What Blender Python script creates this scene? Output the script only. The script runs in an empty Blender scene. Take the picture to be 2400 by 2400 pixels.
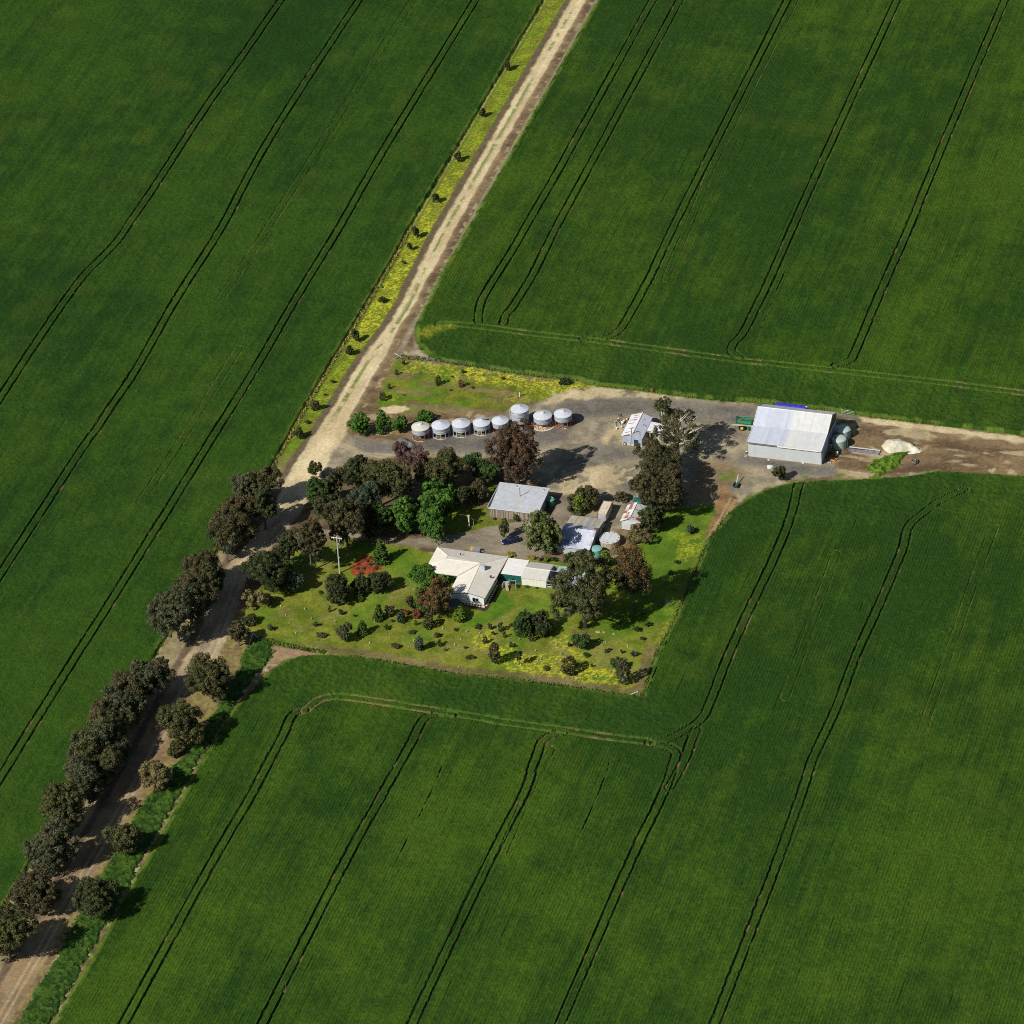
import bpy, math, random
import numpy as np
from mathutils import Vector, Matrix

sc = bpy.context.scene
COL = sc.collection
rad = math.radians
RNG = np.random.default_rng(7)

# ---------------------------------------------------------------- camera model
# world axes: X runs across the farm's rows, Y along them, Z up, metres
FOC, ELEV, ROLL, DIST, TURN = 11111.0, rad(34.2), rad(3.5), 1234.0, rad(18.3)
def _farm(v):
    c, s = math.cos(TURN), math.sin(TURN)
    return np.array([v[0]*c - v[1]*s, v[0]*s + v[1]*c, v[2]])
_F = _farm(np.array([0, math.cos(ELEV), -math.sin(ELEV)]))
_R0 = _farm(np.array([1.0, 0, 0])); _U0 = _farm(np.array([0, math.sin(ELEV), math.cos(ELEV)]))
_R = math.cos(ROLL)*_R0 - math.sin(ROLL)*_U0
_U = math.sin(ROLL)*_R0 + math.cos(ROLL)*_U0
_P = -_F*DIST
def G(x, y, z=0.0):
    """survey point of the photograph -> place on the farm at height z"""
    d = _F*FOC + _R*(x-1200) - _U*(y-1200)
    return _P + d*((z-_P[2])/d[2])
def Gs(pts, z=0.0):
    return np.array([G(x, y, z)[:2] for x, y in pts])
def pix(X, Y, Z=0.0):
    dx, dy, dz = X-_P[0], Y-_P[1], Z-_P[2]
    zz = dx*_F[0]+dy*_F[1]+dz*_F[2]
    return (1200+FOC*(dx*_R[0]+dy*_R[1]+dz*_R[2])/zz, 1200-FOC*(dx*_U[0]+dy*_U[1]+dz*_U[2])/zz)

# ---------------------------------------------------------------- numpy noise
_TAB = np.random.default_rng(3).random((256, 256)).astype(np.float32)
def vnoise(x, y, s=1.0, seed=0):
    x = np.asarray(x, np.float32)/s + 17.3*seed + 500; y = np.asarray(y, np.float32)/s + 9.1*seed + 500
    xi = np.floor(x).astype(np.int64); yi = np.floor(y).astype(np.int64)
    fx = x-xi; fy = y-yi; fx = fx*fx*(3-2*fx); fy = fy*fy*(3-2*fy)
    a = _TAB[xi & 255, yi & 255]; b = _TAB[(xi+1) & 255, yi & 255]
    c = _TAB[xi & 255, (yi+1) & 255]; d = _TAB[(xi+1) & 255, (yi+1) & 255]
    return (a*(1-fx)+b*fx)*(1-fy)+(c*(1-fx)+d*fx)*fy
def fbm(x, y, s=1.0, o=4, seed=0):
    t = 0; a = 0.5; n = 0
    for i in range(o):
        t = t + a*vnoise(x, y, s/2**i, seed+i*5); n += a; a *= 0.5
    return t/n
def sstep(a, b, x):
    t = np.clip((x-a)/(b-a), 0, 1); return t*t*(3-2*t)

def sdpoly(poly, X, Y, reach=6.0):
    """signed distance to a polygon, + inside; far points get -99"""
    poly = np.asarray(poly, np.float64)
    out = np.full(X.shape, -99.0, np.float32)
    m = (X > poly[:, 0].min()-reach) & (X < poly[:, 0].max()+reach) & (Y > poly[:, 1].min()-reach) & (Y < poly[:, 1].max()+reach)
    if not m.any(): return out
    x = X[m].astype(np.float32); y = Y[m].astype(np.float32)
    best = np.full(x.shape, 1e9, np.float32); ins = np.zeros(x.shape, bool)
    for i in range(len(poly)):
        ax, ay = poly[i-1]; bx, by = poly[i]
        ex, ey = bx-ax, by-ay; l2 = ex*ex+ey*ey+1e-9
        t = np.clip(((x-ax)*ex+(y-ay)*ey)/l2, 0, 1)
        best = np.minimum(best, (x-ax-t*ex)**2+(y-ay-t*ey)**2)
        cr = ((ay > y) != (by > y)) & (x < ex*(y-ay)/(ey if abs(ey) > 1e-9 else 1e-9)+ax)
        ins ^= cr
    d = np.sqrt(best); out[m] = np.where(ins, d, -d)
    return out
def dline(line, X, Y, reach=3.0):
    line = np.asarray(line); out = np.full(X.shape, 99.0, np.float32)
    for i in range(1, len(line)):
        (ax, ay), (bx, by) = line[i-1], line[i]
        m = (X > min(ax, bx)-reach) & (X < max(ax, bx)+reach) & (Y > min(ay, by)-reach) & (Y < max(ay, by)+reach)
        if not m.any(): continue
        x = X[m]; y = Y[m]; ex, ey = bx-ax, by-ay
        t = np.clip(((x-ax)*ex+(y-ay)*ey)/(ex*ex+ey*ey+1e-9), 0, 1)
        out[m] = np.minimum(out[m], np.hypot(x-ax-t*ex, y-ay-t*ey))
    return out

# ---------------------------------------------------------------- objects
def tag(o, label=None, cat=None, group=None, kind=None):
    if label: o['label'] = label
    if cat: o['category'] = cat
    if group: o['group'] = group
    if kind: o['kind'] = kind
    return o
def empty(name, loc, label, cat, group=None, rz=0.0):
    o = bpy.data.objects.new(name, None); COL.objects.link(o)
    o.location = loc; o.rotation_euler = (0, 0, rz); o.empty_display_size = 0.3
    return tag(o, label, cat, group)
def npmesh(name, V, Q, cols=None, mats=(), smooth=False, fmat=None):
    V = np.ascontiguousarray(V, np.float32); Q = np.ascontiguousarray(Q, np.int32)
    me = bpy.data.meshes.new(name); k = Q.shape[1]
    me.vertices.add(len(V)); me.vertices.foreach_set('co', V.ravel())
    me.loops.add(Q.size); me.loops.foreach_set('vertex_index', Q.ravel())
    me.polygons.add(len(Q)); me.polygons.foreach_set('loop_start', np.arange(0, Q.size, k, dtype=np.int32))
    if cols is not None:
        a = me.color_attributes.new('Col', 'FLOAT_COLOR', 'POINT')
        c = np.ones((len(V), 4), np.float32); c[:, :3] = cols
        a.data.foreach_set('color', c.ravel())
    for m in mats: me.materials.append(m)
    if fmat is not None: me.polygons.foreach_set('material_index', np.asarray(fmat, np.int32))
    me.update(calc_edges=True)
    me.polygons.foreach_set('use_smooth', np.full(len(Q), smooth, bool))
    return me
def link(name, me, parent=None, loc=None):
    o = bpy.data.objects.new(name, me); COL.objects.link(o)
    if parent: o.parent = parent
    if loc is not None: o.location = loc
    return o

class MB:
    """collects faces of one part; every face carries its own albedo"""
    def __init__(s): s.v = []; s.f = []; s.c = []; s.m = []
    def face(s, pts, col, m=0):
        n = len(s.v); s.v += [tuple(map(float, p)) for p in pts]; s.f.append(tuple(range(n, n+len(pts)))); s.c.append(col); s.m.append(m)
        return s
    def box(s, a, b, col, m=0, top=None):
        (x0, y0, z0), (x1, y1, z1) = a, b
        p = [(x0,y0,z0),(x1,y0,z0),(x1,y1,z0),(x0,y1,z0),(x0,y0,z1),(x1,y0,z1),(x1,y1,z1),(x0,y1,z1)]
        for q in ((3,2,1,0),(4,5,6,7),(0,1,5,4),(1,2,6,5),(2,3,7,6),(3,0,4,7)):
            s.face([p[i] for i in q], top if (top and q[0] == 4) else col, m)
        return s
    def bar(s, a, b, r, col, n=6, r2=None, m=0, cap=True):
        a = Vector(a); b = Vector(b); d = (b-a).normalized()
        e = d.cross(Vector((0, 0, 1)) if abs(d.z) < 0.9 else Vector((1, 0, 0))).normalized(); g = d.cross(e)
        r2 = r if r2 is None else r2
        A = [a+(e*math.cos(t)+g*math.sin(t))*r for t in (2*math.pi*i/n for i in range(n))]
        B = [b+(e*math.cos(t)+g*math.sin(t))*r2 for t in (2*math.pi*i/n for i in range(n))]
        for i in range(n):
            s.face([A[i-1], A[i], B[i], B[i-1]], col, m)
        if cap: s.face(A, col, m); s.face(B[::-1], col, m)
        return s
    def tube(s, pts, r, col, n=6):
        for i in range(1, len(pts)): s.bar(pts[i-1], pts[i], r, col, n)
        return s
    def lathe(s, prof, n, col, c=(0, 0), m=0, colf=None, close=True):
        """prof: (radius, z) from bottom to top"""
        for k in range(1, len(prof)):
            (ra, za), (rb, zb) = prof[k-1], prof[k]
            for i in range(n):
                t0 = 2*math.pi*i/n; t1 = 2*math.pi*(i+1)/n
                P = [(c[0]+ra*math.cos(t0), c[1]+ra*math.sin(t0), za), (c[0]+ra*math.cos(t1), c[1]+ra*math.sin(t1), za),
                     (c[0]+rb*math.cos(t1), c[1]+rb*math.sin(t1), zb), (c[0]+rb*math.cos(t0), c[1]+rb*math.sin(t0), zb)]
                if ra < 1e-6: P = P[1:]
                elif rb < 1e-6: P = P[:3]
                s.face(P, colf(k, i) if colf else col, m)
        return s
    def sheets(s, A, B, C, D, n, colf, m=1, thick=0.05):
        """roofing: quad A-B (eave) D-C (top) laid as n sheets x m laps, colf(i, j) gives each one's colour"""
        A, B, C, D = map(Vector, (A, B, C, D))
        nrm = (B-A).cross(D-A).normalized()*thick
        def P(a, b): return (A*(1-a)+B*a)*(1-b)+(D*(1-a)+C*a)*b
        for i in range(n):
            for j in range(m):
                s.face([P(i/n, j/m), P((i+1)/n, j/m), P((i+1)/n, (j+1)/m), P(i/n, (j+1)/m)], colf(i, j))
        for a, b in ((A, B), (B, C), (C, D), (D, A)):
            s.face([a-nrm, b-nrm, b, a], colf(0, 0))
        s.face([D-nrm, C-nrm, B-nrm, A-nrm], colf(0, 0))
        return s
    def build(s, name, mats, parent=None, loc=None, smooth=False, label=None):
        me = bpy.data.meshes.new(name); me.from_pydata(s.v, [], s.f)
        a = me.color_attributes.new('Col', 'FLOAT_COLOR', 'CORNER')
        buf = []
        for f, c in zip(s.f, s.c): buf += [c[0], c[1], c[2], 1.0]*len(f)
        a.data.foreach_set('color', buf)
        if not isinstance(mats, (list, tuple)): mats = [mats]
        for m in mats: me.materials.append(m)
        me.polygons.foreach_set('material_index', s.m)
        me.polygons.foreach_set('use_smooth', [smooth]*len(s.f))
        if smooth:
            import bmesh
            bm = bmesh.new(); bm.from_mesh(me); bmesh.ops.remove_doubles(bm, verts=bm.verts, dist=1e-4)
            for e in bm.edges:
                if len(e.link_faces) == 2 and e.calc_face_angle(0) > 0.6: e.smooth = False
            bm.to_mesh(me); bm.free()
        me.update()
        o = link(name, me, parent, loc)
        if label: o['label'] = label
        return o

# ---------------------------------------------------------------- materials
def material(name, rough=0.8, metal=0.0, nscale=1.0, namt=0.25, bump=0.0, bscale=4.0, spec=0.3, coord='Object', stretch=(1, 1, 1), fixed=None, transl=0.0, n2=None):
    m = bpy.data.materials.new(name); m.use_nodes = True; nt = m.node_tree; N = nt.nodes; L = nt.links
    b = N['Principled BSDF']; b.inputs['Roughness'].default_value = rough; b.inputs['Metallic'].default_value = metal
    b.inputs['Specular IOR Level'].default_value = spec
    tc = N.new('ShaderNodeTexCoord'); mp = N.new('ShaderNodeMapping'); mp.inputs['Scale'].default_value = stretch
    L.new(tc.outputs[coord], mp.inputs['Vector'])
    if fixed is None:
        at = N.new('ShaderNodeAttribute'); at.attribute_name = 'Col'; src = at.outputs['Color']
    else:
        r = N.new('ShaderNodeRGB'); r.outputs[0].default_value = (*fixed, 1); src = r.outputs[0]
    no = N.new('ShaderNodeTexNoise'); no.inputs['Scale'].default_value = nscale; no.inputs['Detail'].default_value = 5; no.inputs['Roughness'].default_value = 0.65
    L.new(mp.outputs[0], no.inputs['Vector'])
    mr = N.new('ShaderNodeMapRange'); mr.inputs['From Min'].default_value = 0.25; mr.inputs['From Max'].default_value = 0.75
    mr.inputs['To Min'].default_value = 1-namt; mr.inputs['To Max'].default_value = 1+namt; mr.clamp = False
    L.new(no.outputs['Fac'], mr.inputs['Value'])
    fac = mr.outputs[0]
    if n2:
        no2 = N.new('ShaderNodeTexNoise'); no2.inputs['Scale'].default_value = n2[0]; no2.inputs['Detail'].default_value = 2
        L.new(tc.outputs[coord], no2.inputs['Vector'])
        m2 = N.new('ShaderNodeMapRange'); m2.inputs['From Min'].default_value = 0.25; m2.inputs['From Max'].default_value = 0.75
        m2.inputs['To Min'].default_value = 1-n2[1]; m2.inputs['To Max'].default_value = 1+n2[1]; m2.clamp = False
        L.new(no2.outputs['Fac'], m2.inputs['Value'])
        mu = N.new('ShaderNodeMath'); mu.operation = 'MULTIPLY'; L.new(fac, mu.inputs[0]); L.new(m2.outputs[0], mu.inputs[1]); fac = mu.outputs[0]
    mx = N.new('ShaderNodeVectorMath'); mx.operation = 'SCALE'
    L.new(src, mx.inputs[0]); L.new(fac, mx.inputs['Scale'])
    L.new(mx.outputs[0], b.inputs['Base Color'])
    if bump:
        nb = N.new('ShaderNodeTexNoise'); nb.inputs['Scale'].default_value = bscale; nb.inputs['Detail'].default_value = 3
        L.new(mp.outputs[0], nb.inputs['Vector'])
        bp = N.new('ShaderNodeBump'); bp.inputs['Strength'].default_value = 1; bp.inputs['Distance'].default_value = bump
        L.new(nb.outputs['Fac'], bp.inputs['Height']); L.new(bp.outputs[0], b.inputs['Normal'])
    if transl:
        out = N['Material Output']; tr = N.new('ShaderNodeBsdfTranslucent'); ms = N.new('ShaderNodeMixShader'); ms.inputs[0].default_value = transl
        L.new(mx.outputs[0], tr.inputs['Color']); L.new(b.outputs[0], ms.inputs[1]); L.new(tr.outputs[0], ms.inputs[2]); L.new(ms.outputs[0], out.inputs['Surface'])
    return m
M_SOIL = material('soil_and_turf', 0.95, nscale=1.3, namt=0.22, bump=0.10, bscale=2.6, spec=0.1, n2=(0.21, 0.10))
M_CROP = material('green_crop', 0.85, nscale=2.2, namt=0.35, bump=0.12, bscale=3.4, spec=0.12, n2=(0.12, 0.12))
M_LEAF = material('leaves', 0.6, nscale=0.9, namt=0.2, spec=0.25, transl=0.12)
M_BARK = material('bark', 0.9, nscale=3, namt=0.3, spec=0.1, stretch=(1, 1, 0.3))
M_SHEET = material('corrugated_sheet', 0.55, metal=0.0, nscale=0.8, namt=0.10, spec=0.4, n2=(6.0, 0.05))
M_RUSTY = material('weathered_sheet', 0.7, nscale=1.1, namt=0.16, spec=0.3, n2=(7.0, 0.07))
M_GALV = material('galvanised_steel', 0.5, metal=0.0, nscale=1.2, namt=0.10, spec=0.5)
M_PAINT = material('paint', 0.45, nscale=1.5, namt=0.07, spec=0.4)
M_PLAST = material('moulded_plastic', 0.5, nscale=0.8, namt=0.07, spec=0.4)
M_CONC = material('concrete', 0.9, nscale=1.6, namt=0.2, bump=0.02, bscale=8, spec=0.2)
M_WOOD = material('weathered_timber', 0.9, nscale=2.5, namt=0.3, spec=0.15)
M_RUBBER = material('rubber', 0.8, nscale=2, namt=0.1, spec=0.2)
M_GLOSS = material('car_paint', 0.16, metal=0.2, nscale=1, namt=0.03, spec=0.6)
M_GLASS = material('dark_glass', 0.05, nscale=1, namt=0.05, spec=0.8)
M_CLOTH = material('woven_cloth', 0.85, nscale=2, namt=0.18, bump=0.03, bscale=2.5, spec=0.2)
# ================================================================ GROUND
def up(line, d=260):    # carry a line on up the paddocks
    a = line[0]; return np.vstack([[a[0], a[1]+d], line])
def down(line, d=260):
    a = line[-1]; return np.vstack([line, [a[0], a[1]-d]])
LB = down(up(Gs([(961,533),(925,600),(840,745),(767,866),(700,980),(637,1094),(575,1190),(514,1285),(450,1390),(391,1487),(368,1533),(300,1640),(164,1866)])))
UB = up(Gs([(1099,533),(1067,592),(1036,642),(1010,699),(987,737),(976,766),(978,797),(988,816),(1005,831),(1036,845),(1080,853),(1130,860),(1200,873),(1290,883),(1355,890),(1402,904),(1450,909),(1510,916),(1567,924),(1667,936),(1778,943),(1870,953),(1961,964),(2010,973),(2200,995)]))
UB = np.vstack([UB, [UB[-1][0]+300, UB[-1][1]-4]])
RB = Gs([(2200,1106),(2127,1119),(2023,1126),(1959,1128),(1907,1129),(1855,1133),(1803,1147),(1760,1166),(1721,1190),(1713,1202),(1666,1261),(1624,1352),(1583,1450),(1539,1535),(1508,1634),(1485,1633),(1345,1614),(1200,1594),(1075,1583),(907,1553),(816,1539),(762,1536),(707,1540),(669,1550),(627,1581),(593,1621),(549,1660),(523,1709),(485,1766),(430,1866)])
RB = down(np.vstack([[RB[0][0]+300, RB[0][1]+30], RB]))
P_LEFT = np.vstack([LB, [[-420, LB[-1][1]], [-420, LB[0][1]]]])
P_UP = np.vstack([UB, [[UB[-1][0], UB[0][1]]]])
P_LOW = np.vstack([RB, [[RB[0][0], RB[-1][1]]]])
ROAD_L = up(Gs([(1031,533),(1000,590),(965,660),(945,705),(930,730),(905,770),(880,800),(850,840),(825,880),(795,930),(770,970),(745,1010),(720,1045),(690,1090),(660,1140),(636,1200),(590,1262),(534,1324),(492,1407),(469,1485),(441,1533),(425,1559),(371,1662),(314,1766),(260,1866)]))
ROAD_R = up(Gs([(1075,533),(1062,560),(1030,620),(1000,670),(987,700),(965,737),(945,766),(930,795),(912,835),(892,866),(872,900),(850,940),(832,970),(815,1000),(800,1030),(780,1060),(760,1100),(745,1130),(728,1165),(705,1200),(665,1255),(625,1295),(590,1322),(562,1407),(534,1485),(515,1533),(485,1570),(425,1662),(381,1766),(324,1866)]))
ROAD_L = down(ROAD_L); ROAD_R = down(ROAD_R)
P_ROAD = np.vstack([ROAD_L, ROAD_R[::-1]])
P_VERGE = np.vstack([LB, ROAD_L[::-1]])
P_WEED = down(Gs([(590,1497),(612,1499),(645,1508),(690,1518),(640,1512),(640,1530),(626,1552),(598,1585),(560,1640),(525,1685),(500,1735),(470,1775),(418,1866)]))
_wl = down(Gs([(590,1497),(572,1533),(548,1585),(520,1640),(478,1712),(440,1760),(400,1800),(345,1866)]))
P_WEED = np.vstack([P_WEED, _wl[::-1]])
P_YARD = Gs([(790,1015),(835,1020),(880,1035),(940,1030),(985,1012),(1040,1000),(1120,985),(1240,950),(1290,930),(1350,915),(1420,905),(1510,920),(1570,925),(1670,938),(1780,945),(1900,1050),(1960,1088),(1965,1110),(1900,1122),(1850,1125),(1800,1138),(1757,1158),(1718,1185),(1690,1190),(1600,1190),(1540,1185),(1490,1190),(1455,1240),(1420,1240),(1330,1215),(1325,1240),(1300,1240),(1305,1200),(1300,1160),(1250,1130),(1200,1110),(1140,1090),(1080,1070),(1000,1060),(920,1070),(860,1075),(800,1095),(750,1125),(770,1060)])
P_LAWN = Gs([(1560,1187),(1610,1192),(1690,1183),(1713,1200),(1668,1262),(1626,1352),(1585,1450),(1541,1535),(1508,1637),(1485,1636),(1345,1617),(1200,1597),(1075,1586),(907,1556),(816,1540),(780,1528),(640,1503),(596,1492),(560,1450),(575,1410),(620,1360),(660,1330),(700,1290),(770,1270),(811,1260),(900,1272),(960,1280),(1010,1300),(1190,1302),(1250,1306),(1300,1318),(1380,1315),(1440,1310),(1490,1290),(1540,1240)])
P_DRIVE = Gs([(735,1238),(770,1240),(811,1247),(870,1255),(940,1265),(1010,1258),(1060,1252),(1110,1243),(1150,1233),(1200,1226),(1240,1222),(1290,1215),(1300,1190),(1305,1160),(1335,1160),(1335,1200),(1322,1240),(1305,1280),(1275,1302),(1240,1312),(1190,1305),(1090,1290),(1020,1286),(940,1276),(860,1267),(800,1258),(735,1250)])
P_PADDOCK = Gs([(930,836),(990,846),(1060,858),(1130,866),(1200,878),(1290,888),(1355,895),(1405,908),(1390,917),(1330,932),(1290,938),(1240,950),(1180,962),(1100,960),(1040,968),(1000,962),(940,968),(895,960),(880,950),(890,925),(905,890)])
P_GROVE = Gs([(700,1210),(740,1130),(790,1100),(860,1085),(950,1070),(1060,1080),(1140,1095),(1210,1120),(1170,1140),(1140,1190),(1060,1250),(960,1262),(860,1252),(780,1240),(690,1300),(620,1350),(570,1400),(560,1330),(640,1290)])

GX = np.arange(-262, 262, 0.205); NX = len(GX)
GY = np.arange(-330, 330, 0.45); NY = len(GY)
def frame_mask(X, Y, m):
    px, py = pix(X, Y); return (px > -m) & (px < 2400+m) & (py > -m) & (py < 2400+m)

TRAM = [  # centre lines of the wheel tracks, style
 ([(660,283),(522,533),(417,699),(322,866),(265,951),(226,1011),(200,1045),(60,1260)],'deep'),
 ([(925,313),(798,533),(700,694),(600,866),(510,1011),(446,1114),(395,1197),(316,1324),(239,1448),(200,1508),(40,1765)],'deep'),
 ([(620,60),(480,260),(370,430),(312,515),(278,565),(240,606),(190,658),(100,785),(-60,1030)],'deep'),
 ([(1350,330),(1234,533),(1200,592),(1140,688),(1124,730),(1122,757)],'deep'),
 ([(1415,333),(1306,533),(1252,642),(1205,719),(1187,740),(1181,761)],'deep'),
 ([(1680,333),(1580,533),(1523,655),(1467,756),(1448,781),(1420,794),(1368,797)],'deep'),
 ([(1950,333),(1860,533),(1803,662),(1746,777),(1721,807),(1715,825),(1734,841)],'deep'),
 ([(2215,333),(2133,533),(2062,693),(2005,828),(1990,849),(1959,859)],'deep'),
 ([(1031,763),(1100,766),(1200,779),(1278,789),(1420,805),(1700,844),(1866,862),(2200,900),(2420,928)],'flat'),
 ([(1905,1128),(1875,1136),(1858,1200),(1824,1291),(1752,1443),(1700,1559),(1663,1657),(1640,1693),(1601,1719),(1562,1737),(1523,1743)],'deep'),
 ([(1523,1743),(1433,1732),(1329,1717),(1200,1699),(1088,1680),(1010,1668),(881,1648),(791,1637),(747,1644),(715,1668)],'flat'),
 ([(715,1668),(686,1680),(666,1724),(627,1797),(591,1866),(440,2130)],'deep'),
 ([(1632,1712),(1624,1732),(1604,1787),(1570,1850)],'deep'),
 ([(1536,1746),(1567,1754),(1585,1768),(1580,1792),(1554,1866),(1440,2110)],'deep'),
 ([(1320,1722),(1303,1722),(1272,1742),(1262,1766),(1249,1802),(1228,1866),(1105,2110)],'deep'),
 ([(1060,1678),(1030,1676),(1005,1682),(987,1699),(959,1756),(897,1866),(765,2110)],'deep'),
 ([(1039,1794),(1008,1866),(940,2000)],'single'),
 ([(1430,1789),(1402,1866),(1350,1980)],'single'),
 ([(2260,1150),(2200,1180),(2166,1205),(2130,1239),(2114,1296),(2062,1420),(2010,1533),(1959,1668),(1907,1779),(1879,1866),(1790,2110)],'deep'),
 ([(1661,1275),(1580,1465),(1518,1625)],'single'),
 ([(1840,640),(1795,745),(1772,812)],'single'),
 ([(2330,1240),(2290,1345),(2230,1520),(2160,1720)],'faint'), ([(1690,350),(1640,470),(1560,660)],'faint'), ([(760,330),(640,520),(520,700)],'faint'), ([(560,820),(430,1030),(330,1180)],'faint'), ([(1960,1300),(1900,1470),(1840,1640)],'faint'), ([(1180,2000),(1240,1860),(1290,1760)],'faint'),
]
P_NOROW_U = np.vstack([Gs([(990,760),(1100,768),(1278,789),(1420,805),(1700,844),(1866,860),(2200,898),(2420,925)]), Gs([(2420,1040),(2200,1000),(1778,948),(1500,925),(1200,880),(1000,840),(960,790)])])
P_NOROW_R = Gs([(1523,1743),(1329,1717),(1200,1699),(1010,1668),(881,1648),(760,1640),(690,1690),(600,1600),(700,1535),(900,1545),(1200,1590),(1490,1630),(1540,1600),(1600,1700)])
P_NOROW_T = Gs([(1720,1180),(1860,1125),(2200,1100),(2420,1070),(2420,1180),(2200,1210),(1900,1230),(1740,1260)])
P_YELL = Gs([(980,790),(985,775),(1010,765),(1060,762),(1075,772),(1030,782),(1000,800)])

X2, Y2 = np.meshgrid(GX, GY, indexing='ij')
near = frame_mask(X2, Y2, 170)
X = X2[near]; Y = Y2[near]
IX = np.broadcast_to(np.arange(NX)[:, None], X2.shape)[near]
sL, sU, sR = (sdpoly(p, X, Y, 4) for p in (P_LEFT, P_UP, P_LOW))
wob = (fbm(X, Y, 1.6, 3, 2)-0.5)*1.3
sF = np.maximum(np.maximum(sL, sU), sR)
rut = np.full(X.shape, 9.0, np.float32); flat = np.full(X.shape, 9.0, np.float32)
wj = (vnoise(X, Y, 0.9, 4)-0.5)*0.22
def smooth(p):
    p = np.asarray(p, float); q = np.vstack([2*p[0]-p[1], p, 2*p[-1]-p[-2]]); out = []
    for i in range(1, len(q)-2):
        for t in np.linspace(0, 1, 5, endpoint=False):
            out.append(0.5*((2*q[i])+(-q[i-1]+q[i+1])*t+(2*q[i-1]-5*q[i]+4*q[i+1]-q[i+2])*t*t+(-q[i-1]+3*q[i]-3*q[i+1]+q[i+2])*t**3))
    out.append(p[-1]); return np.array(out)
for pts, st in TRAM:
    gp = Gs(pts)
    if pts[0][1] < 400: gp = up(gp, 150)
    if pts[-1][1] > 2050 or pts[-1] in ((60, 1260), (40, 1765), (1790, 2110)): gp = np.vstack([gp, [gp[-1][0], gp[-1][1]-150]])
    d = dline(smooth(gp), X, Y, 2.4)
    d = np.abs(d-1.12) if st != 'single' else d+0.20
    if st == 'faint': flat = np.minimum(flat, d+0.22); continue
    if st == 'flat': flat = np.minimum(flat, d)
    else: rut = np.minimum(rut, d)
norow = np.maximum(np.maximum(sdpoly(P_NOROW_U, X, Y), sdpoly(P_NOROW_R, X, Y)), sdpoly(P_NOROW_T, X, Y))
norow = sstep(-1.5, 1.5, norow+wob*2)
big = fbm(X, Y*0.55, 22, 4, 11); mid = fbm(X, Y, 5, 3, 21)
streak = vnoise(X, Y*0.05, 0.75, 31)*0.6+vnoise(X, Y*0.03, 2.3, 33)*0.4
fine = RNG.random(X.shape).astype(np.float32)
par = np.array([1.0, 0.0, -1.0, 0.0], np.float32)[IX % 4]
rowamp = np.where(sL > -1, 0.016, np.where(sU > -1, 0.030, 0.036))*(1-norow)*(0.15+1.7*fbm(X, Y, 14, 3, 41))
clump = fbm(X, Y, 0.9, 2, 61)
H = 0.62+par*rowamp+(fine-0.5)*0.08+(clump-0.5)*(0.18+0.22*norow)+(mid-0.5)*0.12+(streak-0.5)*0.10
edge = sF+wob*0.45
H *= sstep(-0.15, 0.55, edge)
H *= 1+0.12*(sstep(0.2, 0.9, edge)-sstep(1.0, 2.2, edge))
rr = rut+wj+(vnoise(X, Y, 4.5, 6)-0.5)*0.16
rutd = 0.62+0.34*vnoise(X, Y, 7, 8)
inr = 1-sstep(0.14, 0.32, rr); inf = 1-sstep(0.15, 0.45, flat+wj)
H = H*(1-rutd*inr); H = H*(1-0.50*inf)
lon = vnoise(X, Y*0.02, 0.41, 71)                      # a row that failed here and there
gap = 0.5*sstep(0.93, 0.98, lon)*(1-norow)*np.where(sL > -1, 0.6, 1.0)
H = H*(1-0.55*gap)
huge = fbm(X, Y*0.7, 60, 3, 15)
t = np.clip(0.45+1.5*(big-0.5)+1.6*(huge-0.5)+0.9*(mid-0.5)+0.9*(streak-0.5)+0.4*(clump-0.5), 0, 1)[:, None]
c_dark = np.where((sL > -1)[:, None], [[0.0160, 0.0530, 0.0055]], [[0.0215, 0.0610, 0.0055]])
c_lite = np.where((sL > -1)[:, None], [[0.0350, 0.0850, 0.0065]], [[0.0510, 0.1060, 0.0065]])
C = c_dark*(1-t)+c_lite*t
C = C*(0.70+0.32*fine+0.20*(clump-0.5))[:, None]
yel = (sstep(0.62, 0.8, fbm(X, Y*0.5, 7, 3, 81))*0.22)[:, None]
C = C*(1-yel)+yel*np.array([0.070, 0.105, 0.009])
e = ((1-sstep(0.5, 1.5, edge))*sstep(0.35, 0.7, vnoise(X, Y, 2.2, 91)+0.12))[:, None]*0.75
C = C*(1-e)+e*np.array([0.105, 0.155, 0.020])
y2 = (sstep(-1, 1.5, sdpoly(P_YELL, X, Y))*(0.35+0.65*vnoise(X, Y*0.2, 0.55, 95)))[:, None]
C = C*(1-y2)+y2*np.array([0.24, 0.25, 0.02])
flank = ((1-sstep(0.3, 0.75, rr))*(1-inr)*0.35)[:, None]
C = C*(1-flank)+flank*np.array([0.065, 0.115, 0.015])
C = C*(1-inr[:, None])+inr[:, None]*np.where((vnoise(X, Y, 3, 97) > 0.78)[:, None], [[0.15, 0.11, 0.05]], [[0.024, 0.046, 0.010]])
fl = inf[:, None]; soil = (vnoise(X, Y, 4, 99) > 0.66)[:, None]
C = C*(1-0.8*fl)+0.8*fl*np.where(soil, [[0.20, 0.15, 0.06]], [[0.08, 0.13, 0.018]])
headl = (norow*0.18)[:, None]
C = C*(1-headl)+headl*np.array([0.034, 0.080, 0.010])

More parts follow.
